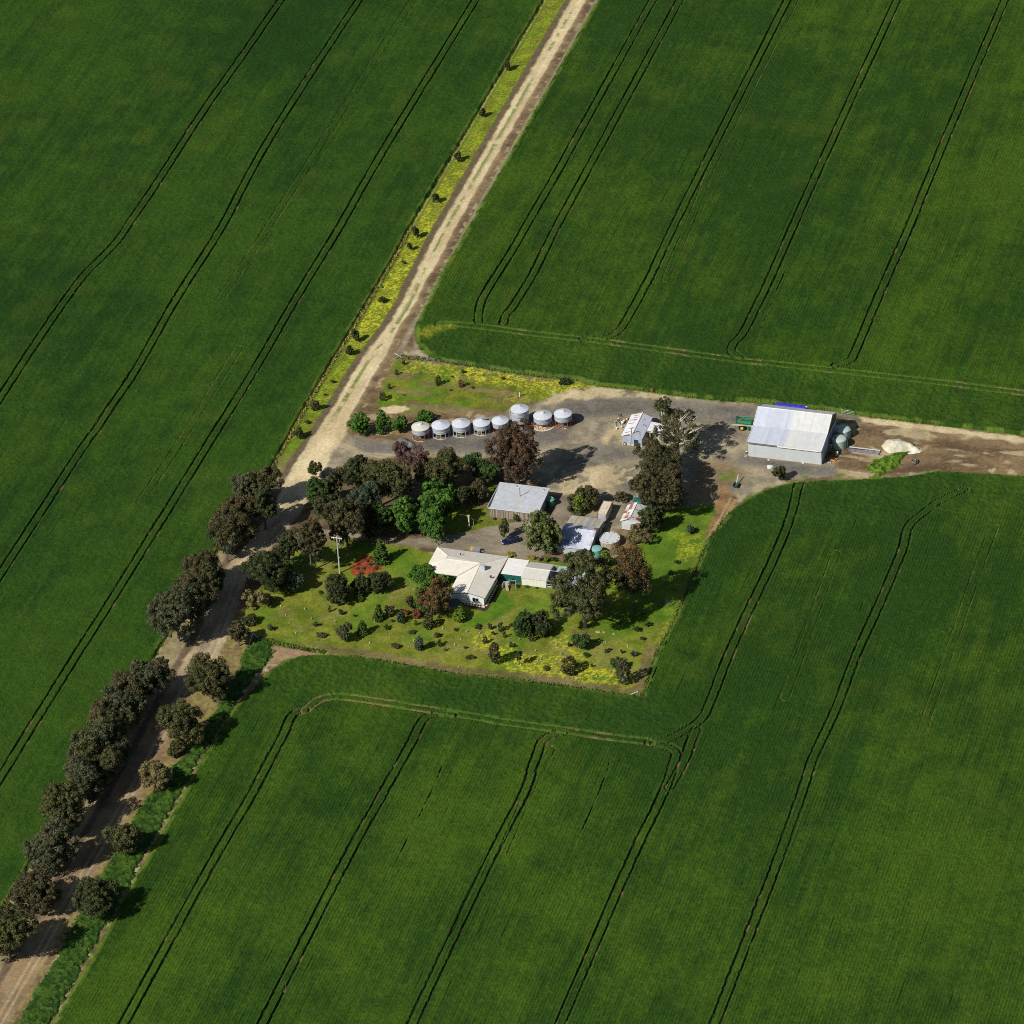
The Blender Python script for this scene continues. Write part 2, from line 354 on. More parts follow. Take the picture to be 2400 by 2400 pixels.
idx = np.full(X2.shape, -1, np.int64); idx[near] = np.arange(len(X))
cell = np.stack([idx[:-1, :-1], idx[1:, :-1], idx[1:, 1:], idx[:-1, 1:]], -1).reshape(-1, 4)
cell = cell[(cell >= 0).all(1)]
Vc = np.stack([X, Y, H], 1)
jit = (RNG.random((len(X), 2))-0.5)*[0.06, 0.22]
Vc[:, :2] += jit
for nm, s, lab in (('crop', sL, 'dark green crop with faint rows in the paddock beside the flowering roadside verge'),
                   ('crop', sU, 'green striped crop behind the grain silos and the big machinery shed'),
                   ('crop', sR, 'green crop with curved wheel tracks wrapping round the homestead lawn')):
    q = cell[(s[cell] > -0.35).any(1)]
    used, inv = np.unique(q, return_inverse=True)
    me = npmesh(nm, Vc[used], inv.reshape(-1, 4), C[used], [M_CROP])
    tag(link(nm, me), lab, 'crop', kind='stuff')
del cell, Vc, C

# ---- farmyard ground: one fine sheet, cut where one surface gives way to the next
TX = np.arange(-262, 262, 0.30); TY = np.arange(-330, 330, 0.36)
X2, Y2 = np.meshgrid(TX, TY, indexing='ij')
near = frame_mask(X2, Y2, 170)
X = X2[near]; Y = Y2[near]
sF = np.maximum(np.maximum(sdpoly(P_LEFT, X, Y, 3), sdpoly(P_UP, X, Y, 3)), sdpoly(P_LOW, X, Y, 3))
k = np.zeros(X2.shape, bool); k[near] = sF < 1.6
sF = sF[sF < 1.6]; near = k; X = X2[near]; Y = Y2[near]
n1 = fbm(X, Y, 9, 4, 101); n2 = fbm(X, Y, 2.4, 4, 103); n3 = fbm(X, Y, 0.8, 2, 107); fine = RNG.random(X.shape).astype(np.float32)
nx = fbm(X*0.35, Y, 3, 4, 109); ny = fbm(X, Y*0.3, 3, 4, 111)
col = np.zeros((len(X), 3)); cls = np.zeros(len(X), np.int32)   # 0 bare ground
def arr(c): return np.array(c, float)
def lerp2(a, b, t): return arr(a)*(1-t[:, None])+arr(b)*t[:, None]
def lay(w, c):
    global col
    w = np.clip(w, 0, 1)[:, None]; col = col*(1-w)+w*c
def area(poly, soft=0.6, amp=1.6, big=0.0):
    return sstep(-soft, soft, sdpoly(poly, X, Y, 8)+amp*(n2-0.5)*2+big*(n1-0.5)*2)
g_lawn = lerp2((0.100, 0.138, 0.014), (0.210, 0.218, 0.028), np.clip(0.5+1.8*(n2-0.5)+1.0*(n1-0.5)+0.5*(fine-0.5), 0, 1))
g_lush = lerp2((0.055, 0.125, 0.009), (0.100, 0.190, 0.014), np.clip(0.5+2*(n2-0.5), 0, 1))
g_dry = lerp2((0.21, 0.17, 0.055), (0.33, 0.27, 0.10), np.clip(0.5+2*(n3-0.5), 0, 1))
g_brown = lerp2((0.105, 0.070, 0.040), (0.235, 0.165, 0.085), np.clip(0.5+2.0*(nx-0.5)+0.8*(n3-0.5), 0, 1))
g_sand = lerp2((0.49, 0.385, 0.215), (0.68, 0.56, 0.335), np.clip(0.5+1.6*(ny-0.5)+0.5*(n3-0.5), 0, 1))
g_grav = lerp2((0.112, 0.103, 0.090), (0.195, 0.176, 0.144), np.clip(0.5+2.0*(n1-0.5)+1.2*(n2-0.5)+0.4*(fine-0.5), 0, 1))
g_tan = lerp2((0.20, 0.172, 0.122), (0.37, 0.315, 0.205), np.clip(0.5+2.2*(n2-0.5)+0.8*(n1-0.5), 0, 1))
g_flow = np.where((fine+0.8*(n3-0.5) > 0.55)[:, None], [[0.56, 0.53, 0.035]], [[0.18, 0.21, 0.018]])
lay(np.ones(len(X)), g_brown)
lay(sstep(0.56, 0.70, n2)*0.75, g_sand*0.75)
# verge beside the left paddock
dLB = dline(LB, X, Y, 4); dRL = dline(ROAD_L, X, Y, 5)
w = area(P_VERGE, 0.4, 0.4); cls[w > 0.5] = 4
px, py = pix(X, Y)
hi = sstep(1130, 1040, py)
lay(w, g_lawn*hi[:, None]+(g_tan*0.45+g_dry*0.5)*(1-hi)[:, None])
lay(w*sstep(0.45, 0.6, n2)*hi, g_lush)
fb = w*sstep(1.2, 1.7, dLB)*sstep(1.7, 2.4, dRL)*hi
lay(fb*(0.35+0.55*sstep(0.35, 0.6, n2))*np.interp(py, [300, 540, 790, 830, 950, 1050], [0.35, 0.9, 0.9, 0.45, 0.4, 0.15]), g_flow)
lay(w*(1-sstep(0.45, 0.9, dLB+0.5*(n3-0.5))), g_dry*1.15)
lay((1-sstep(0.75, 1.5, np.abs(dRL-1.0)+0.6*(n2-0.5)))*w*0.9, arr((0.13, 0.092, 0.06))*(0.7+0.6*n3[:, None]))
# paddock above the silos
w = area(P_PADDOCK, 0.8, 1.4); cls[w > 0.5] = 5
lay(w, g_lawn*0.95); lay(w*sstep(0.46, 0.66, n1)*0.6, g_lush*1.1)
lay(w*sstep(0.52, 0.66, fbm(X*0.4, Y*1.2, 3, 3, 131))*0.7, g_brown*1.1)
for p, a in ((Gs([(950,842),(1040,850),(1140,864),(1160,885),(1080,890),(1000,880),(940,870)]), 0.55), (Gs([(1080,862),(1200,878),(1320,892),(1400,906),(1380,918),(1250,918),(1180,905),(1100,895)]), 0.7), (Gs([(905,920),(945,925),(940,940),(905,940)]), 0.4), (Gs([(1180,915),(1300,920),(1320,930),(1240,945),(1180,945)]), 0.35)):
    lay(area(p, 1.2, 2.0)*a*sstep(0.36, 0.60, fbm(X, Y, 1.2, 4, 137)+0.25*(fine-0.5)), g_flow)
lay(area(Gs([(892,955),(950,948),(955,958),(930,968),(895,968)]), 0.4, 1.2), g_sand)
# yard
w = area(P_YARD, 0.9, 1.6); cls[w > 0.5] = 2
lay(w, g_tan)
for p, a in ((Gs([(830,1025),(900,1040),(990,1015),(1180,985),(1290,962),(1330,950),(1360,985),(1330,1030),(1240,1050),(1150,1060),(1000,1058),(900,1062),(850,1060)]), 0.95),
             (Gs([(1300,945),(1400,930),(1500,935),(1640,945),(1770,955),(1770,1000),(1660,985),(1560,975),(1440,975),(1340,980)]), 0.9),
             (Gs([(1740,1060),(1930,1092),(1965,1095),(1960,1112),(1850,1112),(1780,1090),(1730,1085)]), 1.0),
             (Gs([(1400,1040),(1510,1050),(1500,1075),(1420,1080),(1380,1060)]), 0.8), (Gs([(1310,1060),(1390,1060),(1440,1080),(1400,1100),(1320,1090)]), 0.6),
             (Gs([(1445,1130),(1470,1128),(1500,1160),(1480,1165)]), 0.9), (Gs([(1955,970),(2010,978),(2035,1000),(2000,1015),(1955,1000)]), 0.8)):
    lay(area(p, 1.5, 2.2, 2.0)*a, g_grav)
for p in (Gs([(1275,945),(1300,928),(1350,917),(1420,905),(1500,918),(1600,932),(1560,936),(1420,928),(1330,938)]), Gs([(1418,1018),(1455,1000),(1462,1042),(1425,1040)]), Gs([(1310,1105),(1400,1090),(1470,1095),(1485,1120),(1430,1140),(1370,1150),(1310,1160)]), Gs([(1485,1145),(1510,1140),(1525,1165),(1500,1165)])):
    lay(area(p, 1.0, 2.2)*0.85*sstep(0.3, 0.6, n2+0.1), g_sand*0.92)
lay(area(Gs([(1640,1085),(1700,1075),(1750,1110),(1720,1160),(1640,1190),(1600,1170)]), 2, 3)*0.8, g_brown*1.15)
for tr in ([(1716,1160),(1706,1185),(1690,1225)], [(1730,1158),(1718,1185),(1700,1225)], [(745,1010),(800,1040),(860,1062),(920,1066)], [(770,1035),(830,1058),(900,1075)], [(1390,1150),(1430,1120),(1490,1095)]):
    lay((1-sstep(0.15, 0.5, dline(Gs(tr), X, Y)))*0.45, g_sand*0.9)
# right-hand soil area
wb = area(Gs([(1960,975),(2010,985),(2420,1030),(2420,1080),(2200,1100),(2020,1122),(1965,1120),(1955,1040)]), 0.8, 1.0)
lay(wb, g_brown*1.05); lay(wb*sstep(0.50, 0.62, fbm(X*0.4, Y, 2.6, 4, 141))*0.8, g_sand*0.72)
lay(area(Gs([(2010,975),(2200,998),(2420,1028),(2420,1042),(2200,1012),(2020,990)]), 0.5, 1.0), g_sand*0.9)
for p in (Gs([(2003,982),(2015,981),(2018,987),(2006,989)]), Gs([(1952,1112),(1970,1108),(1975,1117),(1958,1119)]), Gs([(1690,1110),(1720,1108),(1715,1122),(1690,1124)]), Gs([(1880,1116),(1895,1115),(1895,1121),(1882,1121)])):
    lay(area(p, 0.9, 3.0)*sstep(0.3, 0.6, n3)*0.9, g_lush)
# grove floor, lawn, drive
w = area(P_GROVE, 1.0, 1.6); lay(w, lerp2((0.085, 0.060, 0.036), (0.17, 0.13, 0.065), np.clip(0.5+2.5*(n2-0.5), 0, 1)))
w = area(P_LAWN, 0.7, 1.1); cls[w > 0.5] = 3
lay(w, g_lawn); lay(w*sstep(0.52, 0.68, fbm(X, Y, 6, 4, 151))*0.55, g_dry*np.array([0.75, 0.85, 0.7]))
lay(w*sstep(0.50, 0.64, fbm(X, Y, 8, 4, 153))*0.6, g_lush*1.15)
lush = area(Gs([(1560,1190),(1690,1186),(1700,1200),(1650,1275),(1610,1370),(1570,1460),(1500,1480),(1420,1500),(1390,1470),(1480,1400),(1540,1300),(1500,1290)]), 2, 3)
lay(lush*0.75, g_lush)
lay(area(Gs([(1130,1432),(1180,1385),(1195,1400),(1210,1420),(1170,1450),(1130,1465),(1080,1470)]), 0.8, 1.2), g_lush)
lay(area(Gs([(700,1280),(900,1278),(1000,1300),(990,1340),(870,1330),(760,1310)]), 2, 2.5)*0.5, g_lush*1.1)
mow = 0.5+0.5*np.sin((X*0.6+Y*0.8)*2*math.pi/2.6)
lay(w*sstep(0.6, 0.9, mow)*sstep(0.5, 0.6, n1)*0.20, g_lush*1.3)
for p, a in ((Gs([(1110,1490),(1150,1475),(1165,1500),(1150,1520),(1120,1520)]), 0.8), (Gs([(1130,1510),(1200,1510),(1230,1535),(1330,1540),(1400,1560),(1480,1580),(1490,1615),(1440,1612),(1330,1600),(1240,1580),(1170,1560)]), 0.8),
             (Gs([(1290,1490),(1335,1488),(1340,1515),(1300,1520)]), 0.75), (Gs([(1340,1520),(1370,1525),(1365,1560),(1340,1550)]), 0.7), (Gs([(1575,1250),(1640,1255),(1640,1290),(1610,1320),(1590,1310)]), 0.42),
             (Gs([(1560,1440),(1590,1400),(1610,1370),(1600,1420),(1560,1500),(1530,1560),(1515,1560)]), 0.35), (Gs([(1120,1590),(1200,1590),(1260,1600),(1240,1585),(1130,1580)]), 0.5)):
    f = area(p, 1.0, 2.0)*w
    lay(f*a*0.85*sstep(0.36, 0.60, fbm(X, Y, 1.1, 4, 157)+0.25*(fine-0.5)), g_flow)
lay(area(Gs([(760,1534),(707,1538),(672,1547),(640,1556),(628,1552),(640,1520),(642,1514),(690,1521)]), 0.2, 0.5), arr((0.30, 0.20, 0.115))*(0.8+0.4*n3[:, None]))
dRB = dline(RB, X, Y, 5)
lay(w*(1-sstep(1.0, 2.4, np.abs(dRB-1.8)+1.4*(n2-0.5)))*sstep(1500, 1520, py)*0.7, g_brown*1.05)
lay(area(Gs([(1365,1480),(1380,1478),(1395,1488),(1370,1495),(1345,1490),(1340,1478)]), 0.8, 1.2)*0.8, g_brown)
for p, c_ in ((Gs([(1045,1205),(1085,1183),(1140,1188),(1150,1214),(1200,1223),(1250,1229),(1250,1240),(1180,1238),(1120,1248),(1060,1260),(1040,1245)]), g_lawn*0.9), (Gs([(1138,1130),(1160,1132),(1162,1165),(1145,1165)]), g_lawn*0.9)):
    w = area(p, 0.6, 1.0); cls[w > 0.5] = 3; lay(w, c_); lay(w*sstep(0.45, 0.62, n2)*0.6, g_lush)
lay(area(Gs([(1690,1140),(1728,1165),(1722,1204),(1676,1268),(1652,1258),(1676,1205),(1680,1170)]), 0.5, 0.8)*0.95, g_brown*np.array([1.35, 1.12, 0.95]))
for tr in ([(1712,1168),(1700,1192),(1664,1256)], [(1722,1172),(1708,1197),(1672,1256)]): lay((1-sstep(0.12, 0.5, dline(Gs(tr), X, Y)))*0.6, g_sand*0.75)
w = area(P_DRIVE, 0.4, 0.7); cls[w > 0.5] = 6
lay(w, lerp2((0.17, 0.145, 0.105), (0.30, 0.255, 0.175), np.clip(0.5+2.0*(fbm(X*0.4, Y, 2.5, 4, 161)-0.5)+(n1-0.5), 0, 1)))
w = area(Gs([(823,1327),(838,1312),(848,1305),(862,1303),(872,1315),(890,1322),(894,1333),(880,1338),(870,1345),(850,1345),(835,1350),(825,1342)]), 0.35, 1.0)
lay(w, arr((0.27, 0.058, 0.024))*(0.6+0.8*n3[:, None]))
lay(area(Gs([(1090,1413),(1134,1421),(1166,1370),(1176,1372),(1143,1430),(1135,1433),(1090,1421)]), 0.15, 0.1), arr((0.055, 0.032, 0.025)))
lay(area(Gs([(1165,1365),(1190,1365),(1195,1378),(1172,1378)]), 0.2, 0.3), g_brown*0.8)
_rr = ROAD_R[(ROAD_R[:, 1] < G(583, 1400)[1])]
w = area(np.vstack([_rr, Gs([(345,1866),(400,1800),(440,1760),(478,1712),(520,1640),(548,1585),(572,1533),(590,1497),(575,1450)])]), 0.5, 0.8)
lay(w, g_dry*0.85); lay(w*sstep(0.5, 0.62, n2)*0.8, g_brown)
# the dirt road last
w = area(P_ROAD, 0.5, 0.7); cls[w > 0.5] = 1
low = sstep(1120, 1260, py)
lay(w, g_sand*(1-low)[:, None]+lerp2((0.25, 0.195, 0.13), (0.48, 0.38, 0.225), np.clip(0.5+2.2*(ny-0.5), 0, 1))*low[:, None])
road_shade = sstep(1560, 1640, py)*0.65
lay(w*road_shade, g_brown*np.array([1.1, 0.98, 0.9]))  # roadside tree shade painted in: lower stretch darkened to brown
dRR = dline(ROAD_R, X, Y, 6)
upz = sstep(1000, 960, py)
lay((1-sstep(0.35, 0.9, np.abs(dRL-2.0)+0.9*(n2-0.5)))*w*upz*sstep(0.42, 0.58, n1+n2-0.45)*0.75, g_lush)
lay((1-sstep(0.5, 1.3, np.abs(dRR-0.1)+1.0*(n2-0.5)))*upz*0.85, g_brown*1.05)
lay((1-sstep(0.3, 1.2, np.abs(dRR-2.6)+1.2*(n2-0.5)))*(w < 0.5)*sstep(860, 800, py)*0.8, g_tan*1.2)
lay((1-sstep(0.1, 0.45, np.abs(np.abs(dRR-2.2)-0.75)))*w*0.35, g_sand*1.1)
lay(area(Gs([(975,790),(960,830),(1000,850),(1040,846),(1000,828),(985,812)]), 1.0, 2)*0.9, g_tan*1.15)
lay(sstep(1.1, 1.9, -sF)*0+(sstep(-1.3, -0.2, sF))*(cls != 4)*sstep(0.42, 0.56, n2)*0.85*np.where((px > 1640) & (px < 1740) & (py > 1150) & (py < 1275), 0, 1), g_lush)
Z = (n3-0.5)*0.06+(n2-0.5)*0.08+(n1-0.5)*0.06+np.where(cls == 3, (fine-0.5)*0.05, (fine-0.5)*0.02)
col *= (0.90+0.2*fine)[:, None]
idx = np.full(X2.shape, -1, np.int64); idx[near] = np.arange(len(X))
cell = np.stack([idx[:-1, :-1], idx[1:, :-1], idx[1:, 1:], idx[:-1, 1:]], -1).reshape(-1, 4)
cell = cell[(cell >= 0).all(1)]
cc = cls[cell[:, 0]]
Vt = np.stack([X, Y, Z], 1)
for k, nm in enumerate(('bare_ground', 'dirt_road', 'gravel_yard', 'lawn', 'road_verge', 'paddock', 'driveway')):
    q = cell[cc == k]
    used, inv = np.unique(q, return_inverse=True)
    me = npmesh(nm, Vt[used], inv.reshape(-1, 4), col[used], [M_SOIL], smooth=True)
    tag(link(nm, me), kind='structure')
del cell, Vt, col

# ---- rank weeds below the lawn's corner
gx = np.arange(P_WEED[:, 0].min()-1, P_WEED[:, 0].max()+1, 0.28); gy = np.arange(max(P_WEED[:, 1].min(), -290), P_WEED[:, 1].max()+1, 0.34)
def mound(poly, gx, gy, h, c0, c1, name, label, cat, mat, rough=0.5, kind='stuff', tap=0.7, fr=1.1):
    Xa, Ya = np.meshgrid(gx, gy, indexing='ij'); sh = Xa.shape; Xa = Xa.ravel(); Ya = Ya.ravel()
    s = sdpoly(poly, Xa, Ya, 4)+(fbm(Xa, Ya, 1.3, 3, 201)-0.5)*(2.4 if kind == 'stuff' else 0.8)
    f = RNG.random(Xa.shape); n = fbm(Xa, Ya, fr, 3, 203)
    hh = h(s, Xa, Ya)*sstep(-0.1, tap, s)*(1+rough*(n-0.5)*2)+(f-0.5)*0.16*rough-0.04
    t = np.clip(0.5+2.2*(n-0.5)+0.7*(f-0.5), 0, 1)[:, None]
    c = arr(c0)*(1-t)+arr(c1)*t
    ii = np.arange(len(Xa)).reshape(sh)
    q = np.stack([ii[:-1, :-1], ii[1:, :-1], ii[1:, 1:], ii[:-1, 1:]], -1).reshape(-1, 4)
    q = q[(s[q] > -0.3).any(1)]; used, inv = np.unique(q, return_inverse=True)
    me = npmesh(name, np.stack([Xa, Ya, hh], 1)[used], inv.reshape(-1, 4), c[used], [mat], smooth=(kind == 'thing'))
    return tag(link(name, me), label, cat, kind=kind)
mound(P_WEED, gx, gy, lambda s, x, y: 0.45, (0.013, 0.046, 0.006), (0.055, 0.105, 0.013), 'weeds', 'rank green weeds along the dirt road below the lawn corner', 'weeds', M_CROP, 0.95)
def bbgrid(p, st): return np.arange(p[:, 0].min()-0.6, p[:, 0].max()+0.6, st), np.arange(p[:, 1].min()-0.6, p[:, 1].max()+0.6, st)
p = Gs([(2063,1046),(2075,1033),(2110,1031),(2140,1043),(2160,1055),(2150,1058),(2130,1057),(2110,1062),(2080,1061)])
mound(p, *bbgrid(p, 0.3), lambda s, x, y: np.sqrt(np.clip(s, 0, 3.0))*1.0, (0.48, 0.45, 0.33), (0.66, 0.62, 0.48), 'sand_pile', 'low pale heap of sand on the bare soil past the tanks', 'sand pile', M_SOIL, 0.12, kind='thing')
p = Gs([(2108,1066),(2135,1058),(2163,1054),(2160,1060),(2130,1066),(2112,1068)])
mound(p, *bbgrid(p, 0.3), lambda s, x, y: np.clip(s, 0, 1)*0.4, (0.6, 0.57, 0.45), (0.78, 0.75, 0.62), 'lime_pile', 'narrow white streak of spilt lime beside the sand heap', 'lime pile', M_SOIL, 0.12, kind='thing')
p = Gs([(2030,1100),(2050,1078),(2075,1070),(2100,1062),(2130,1060),(2115,1080),(2112,1092),(2090,1102),(2070,1115),(2045,1120),(2050,1108)])
mound(p, *bbgrid(p, 0.28), lambda s, x, y: 0.3+np.clip(s, 0, 3)*0.18, (0.035, 0.09, 0.008), (0.13, 0.21, 0.02), 'long_grass', 'bright green mound of long grass below the sand heap', 'grass', M_CROP, 0.9)
p = Gs([(922,1036),(938,1025),(950,1026),(968,1036),(985,1044),(970,1052),(940,1050),(925,1047)])
mound(p, *bbgrid(p, 0.3), lambda s, x, y: np.clip(s, 0, 2)*0.75, (0.13, 0.125, 0.11), (0.20, 0.19, 0.165), 'gravel_heap', 'grey heap of gravel in front of the first silo', 'gravel heap', M_SOIL, 0.15, kind='thing')

p = Gs([(824,1329),(836,1314),(847,1305),(862,1302),(874,1312),(889,1320),(894,1332),(882,1339),(868,1346),(850,1347),(836,1351),(826,1343)])
mound(p, *bbgrid(p, 0.25), lambda s, x, y: np.clip(s, 0, 1.6)*0.12, (0.16, 0.036, 0.018), (0.34, 0.080, 0.030), 'garden_bed', 'raised red mulch garden bed with low shrubs beside the tall power pole', 'garden bed', M_SOIL, 0.5, kind='thing', tap=0.4)

# ---- everything farther off: one plain reaching the horizon
me = bpy.data.meshes.new('ground')
S = 9000.0
me.from_pydata([(-S, -S, -0.25), (S, -S, -0.25), (S, S, -0.25), (-S, S, -0.25)], [], [(0, 1, 2, 3)])
mg = bpy.data.materials.new('distant_paddocks'); mg.use_nodes = True
nt = mg.node_tree; bs = nt.nodes['Principled BSDF']; bs.inputs['Roughness'].default_value = 0.9
tc = nt.nodes.new('ShaderNodeTexCoord'); mp = nt.nodes.new('ShaderNodeMapping'); mp.inputs['Scale'].default_value = (1, 0.12, 1)
no = nt.nodes.new('ShaderNodeTexNoise'); no.inputs['Scale'].default_value = 0.25; no.inputs['Detail'].default_value = 6
cr = nt.nodes.new('ShaderNodeValToRGB'); cr.color_ramp.elements[0].position = 0.3; cr.color_ramp.elements[1].position = 0.7
cr.color_ramp.elements[0].color = (0.018, 0.066, 0.008, 1); cr.color_ramp.elements[1].color = (0.050, 0.115, 0.012, 1)
nt.links.new(tc.outputs['Object'], mp.inputs[0]); nt.links.new(mp.outputs[0], no.inputs['Vector']); nt.links.new(no.outputs['Fac'], cr.inputs[0]); nt.links.new(cr.outputs[0], bs.inputs['Base Color'])
me.materials.append(mg)
tag(link('ground', me), kind='structure')
# ================================================================ BUILDINGS
rnd = random.Random(5)
def jit(c, a=0.06):
    k = 1+rnd.uniform(-a, a); return (c[0]*k, c[1]*k, c[2]*k)
def mix(a, b, t): return tuple(x*(1-t)+y*t for x, y in zip(a, b))
WHITE = (0.76, 0.77, 0.79); ZINC = (0.50, 0.53, 0.56); RUST = (0.27, 0.085, 0.025); DARK = (0.02, 0.02, 0.022)
def wallquad(mb, a, b, z0, z1a, z1b, col, n=1, amp=0.05, thick=0.0):
    """upright wall from a to b (x, y) with its top running z1a..z1b, n vertical sheets"""
    for i in range(n):
        s, t = i/n, (i+1)/n
        p = (a[0]+(b[0]-a[0])*s, a[1]+(b[1]-a[1])*s); q = (a[0]+(b[0]-a[0])*t, a[1]+(b[1]-a[1])*t)
        mb.face([(p[0], p[1], z0), (q[0], q[1], z0), (q[0], q[1], z1a+(z1b-z1a)*t), (p[0], p[1], z1a+(z1b-z1a)*s)], jit(col(s) if callable(col) else col, amp))

# ---- big machinery shed
sh = empty('machinery_shed', (53.85, 38.2, 0), 'big pale steel machinery shed with a bluish and a cream half to its roof', 'shed')
Wd = 19.75; P0, P1, P2, P3 = (-0.4, 4.72), (6.5, 5.55), (11.95, 7.95), (17.35, 5.40)
mb = MB()
half = 9.75
lc = (0.50, 0.53, 0.61); rc = (0.60, 0.605, 0.59)
for (a, b) in ((P0, P1), (P1, P2), (P2, P3)):
    mb.sheets((-0.15, a[0], a[1]), (half, a[0], a[1]), (half, b[0], b[1]), (-0.15, b[0], b[1]), 13, lambda i, j: jit(lc, 0.07))
    mb.sheets((half, a[0], a[1]), (Wd+0.15, a[0], a[1]), (Wd+0.15, b[0], b[1]), (half, b[0], b[1]), 14, lambda i, j: jit(rc, 0.035))
roof = mb.build('roof', M_SHEET, sh)
MB().bar((-0.16, P2[0], P2[1]+0.03), (Wd+0.16, P2[0], P2[1]+0.03), 0.12, (0.68, 0.68, 0.68)).build('ridge_cap', M_SHEET, roof)
for x, c in ((-0.17, WHITE), (Wd+0.17, WHITE)):
    m = MB()
    for (a, b) in ((P0, P1), (P1, P2), (P2, P3)): m.bar((x, a[0], a[1]+0.03), (x, b[0], b[1]+0.03), 0.11, c, 4)
    m.build('barge_board', M_SHEET, roof)
MB().box((-0.1, -0.62, 4.46), (8.0, -0.42, 4.70), (0.16, 0.15, 0.12)).box((8.0, -0.66, 4.38), (Wd+0.1, -0.42, 4.64), (0.78, 0.78, 0.78)).build('gutter', M_SHEET, sh)
mb = MB(); wallquad(mb, (0, 0), (Wd, 0), 0.12, 4.62, 4.62, (0.50, 0.53, 0.54), 26, 0.03)
mb.box((-0.02, -0.06, 0), (Wd+0.02, 0.02, 0.16), (0.42, 0.40, 0.27)); mb.build('wall', M_SHEET, sh)
mb = MB()
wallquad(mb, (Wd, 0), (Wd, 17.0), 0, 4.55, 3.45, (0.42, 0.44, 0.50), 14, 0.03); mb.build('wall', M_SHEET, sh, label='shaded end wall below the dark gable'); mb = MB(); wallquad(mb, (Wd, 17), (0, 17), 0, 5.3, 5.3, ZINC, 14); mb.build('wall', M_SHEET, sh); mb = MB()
wallquad(mb, (0, 7), (0, 0), 0, 5.3, 4.5, ZINC, 6); mb.build('wall', M_SHEET, sh)
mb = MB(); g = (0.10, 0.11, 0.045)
mb.face([(Wd-0.12, 0, 4.45), (Wd-0.12, 17, 3.4), (Wd-0.12, 17.0, 5.4), (Wd-0.12, 11.95, 7.85), (Wd-0.12, 6.5, 5.45)], g)  # dark sheet: the open gable's shaded inside given by colour
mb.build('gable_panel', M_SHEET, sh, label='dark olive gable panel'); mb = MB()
mb.face([(0.05, 0, 4.5), (0.05, 6.5, 5.45), (0.05, 11.95, 7.85), (0.05, 17, 5.4), (0.05, 17, 5.2), (0.05, 7, 5.2)], (0.4, 0.42, 0.44)); mb.build('gable_panel', M_SHEET, sh)
MB().bar((Wd+0.06, -0.4, 4.55), (Wd+0.06, 17.5, 3.5), 0.09, WHITE, 4).bar((Wd+0.06, 17.5, 3.5), (Wd+0.06, 17.4, 5.3), 0.09, WHITE, 4).build('flashing', M_SHEET, sh)
MB().tube([(Wd+0.1, 13.5, 3.7), (Wd+1.4, 13.5, 3.5), (Wd+1.75, 13.4, 3.2)], 0.09, WHITE).build('downpipe', M_PLAST, sh)
for y in (7.2, 12, 16.8): MB().box((0.0, y-0.12, 0), (0.24, y+0.12, 5.3), ZINC).build('post', M_GALV, sh)

# ---- workshop with rust streaks
wk = empty('workshop', (19.85, 36.75, 0), 'small white workshop with rust streaked gable roof and dark door by a pole', 'workshop')
def streak(i, j, n, m, spots, base):
    return mix(jit(base, 0.05), jit(RUST, 0.3), 0.85) if any(i in range(a, b) and j in range(c, d) for a, b, c, d in spots) else jit(base, 0.04)
mb = MB(); L = 10.95
spotsL = [(31, 32, 0, 9), (0, 1, 2, 8), (28, 29, 3, 8), (25, 26, 4, 9), (22, 23, 1, 7), (21, 22, 5, 8), (17, 18, 1, 7), (10, 11, 6, 9), (4, 5, 2, 7)]
spotsR = [(31, 32, 1, 10), (17, 18, 1, 5), (4, 5, 3, 5), (24, 25, 5, 7)]
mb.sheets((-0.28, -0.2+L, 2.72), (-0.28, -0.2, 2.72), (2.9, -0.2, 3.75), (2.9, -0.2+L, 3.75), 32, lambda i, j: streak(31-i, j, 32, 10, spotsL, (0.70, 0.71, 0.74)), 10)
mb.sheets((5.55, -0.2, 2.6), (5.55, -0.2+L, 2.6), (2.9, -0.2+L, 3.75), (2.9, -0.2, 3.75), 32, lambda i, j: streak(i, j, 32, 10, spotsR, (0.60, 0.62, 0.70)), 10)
roof = mb.build('roof', M_RUSTY, wk)
MB().bar((2.9, -0.22, 3.77), (2.9, L-0.18, 3.77), 0.1, (0.60, 0.58, 0.52)).build('ridge_cap', M_RUSTY, roof)
mb = MB(); c = (0.36, 0.41, 0.49)
wallquad(mb, (0, 0), (2.9, 0), 0.45, 2.65, 3.62, c, 6, 0.08); wallquad(mb, (2.9, 0), (5.35, 0), 0.45, 3.62, 2.6, c, 5, 0.08)
wallquad(mb, (5.35, 0), (5.35, 10.5), 0, 2.55, 2.55, c, 8); wallquad(mb, (0, 10.5), (0, 0), 0.45, 2.6, 2.6, c, 8)
mb.face([(5.35, 10.5, 0), (0, 10.5, 0), (0, 10.5, 2.6), (2.9, 10.5, 3.6), (5.35, 10.5, 2.55)], c); mb.build('wall', M_RUSTY, wk)
mb = MB().box((-0.06, -0.06, 0), (5.41, 10.6, 0.47), (0.62, 0.52, 0.30)); mb.build('plinth', M_CONC, wk)
d = MB().box((3.2, -0.14, 0), (4.3, -0.07, 2.0), (0.03, 0.035, 0.07)); d = d.build('door', M_PAINT, wk)
MB().box((3.3, -0.19, 0.95), (3.36, -0.14, 1.1), (0.4, 0.4, 0.4)).build('handle', M_GALV, d)
for x in (2.2, 4.75): MB().bar((x, -0.1, 0), (x, -0.1, 0.9), 0.06, (0.3, 0.28, 0.25), 5).build('pipe', M_GALV, wk)
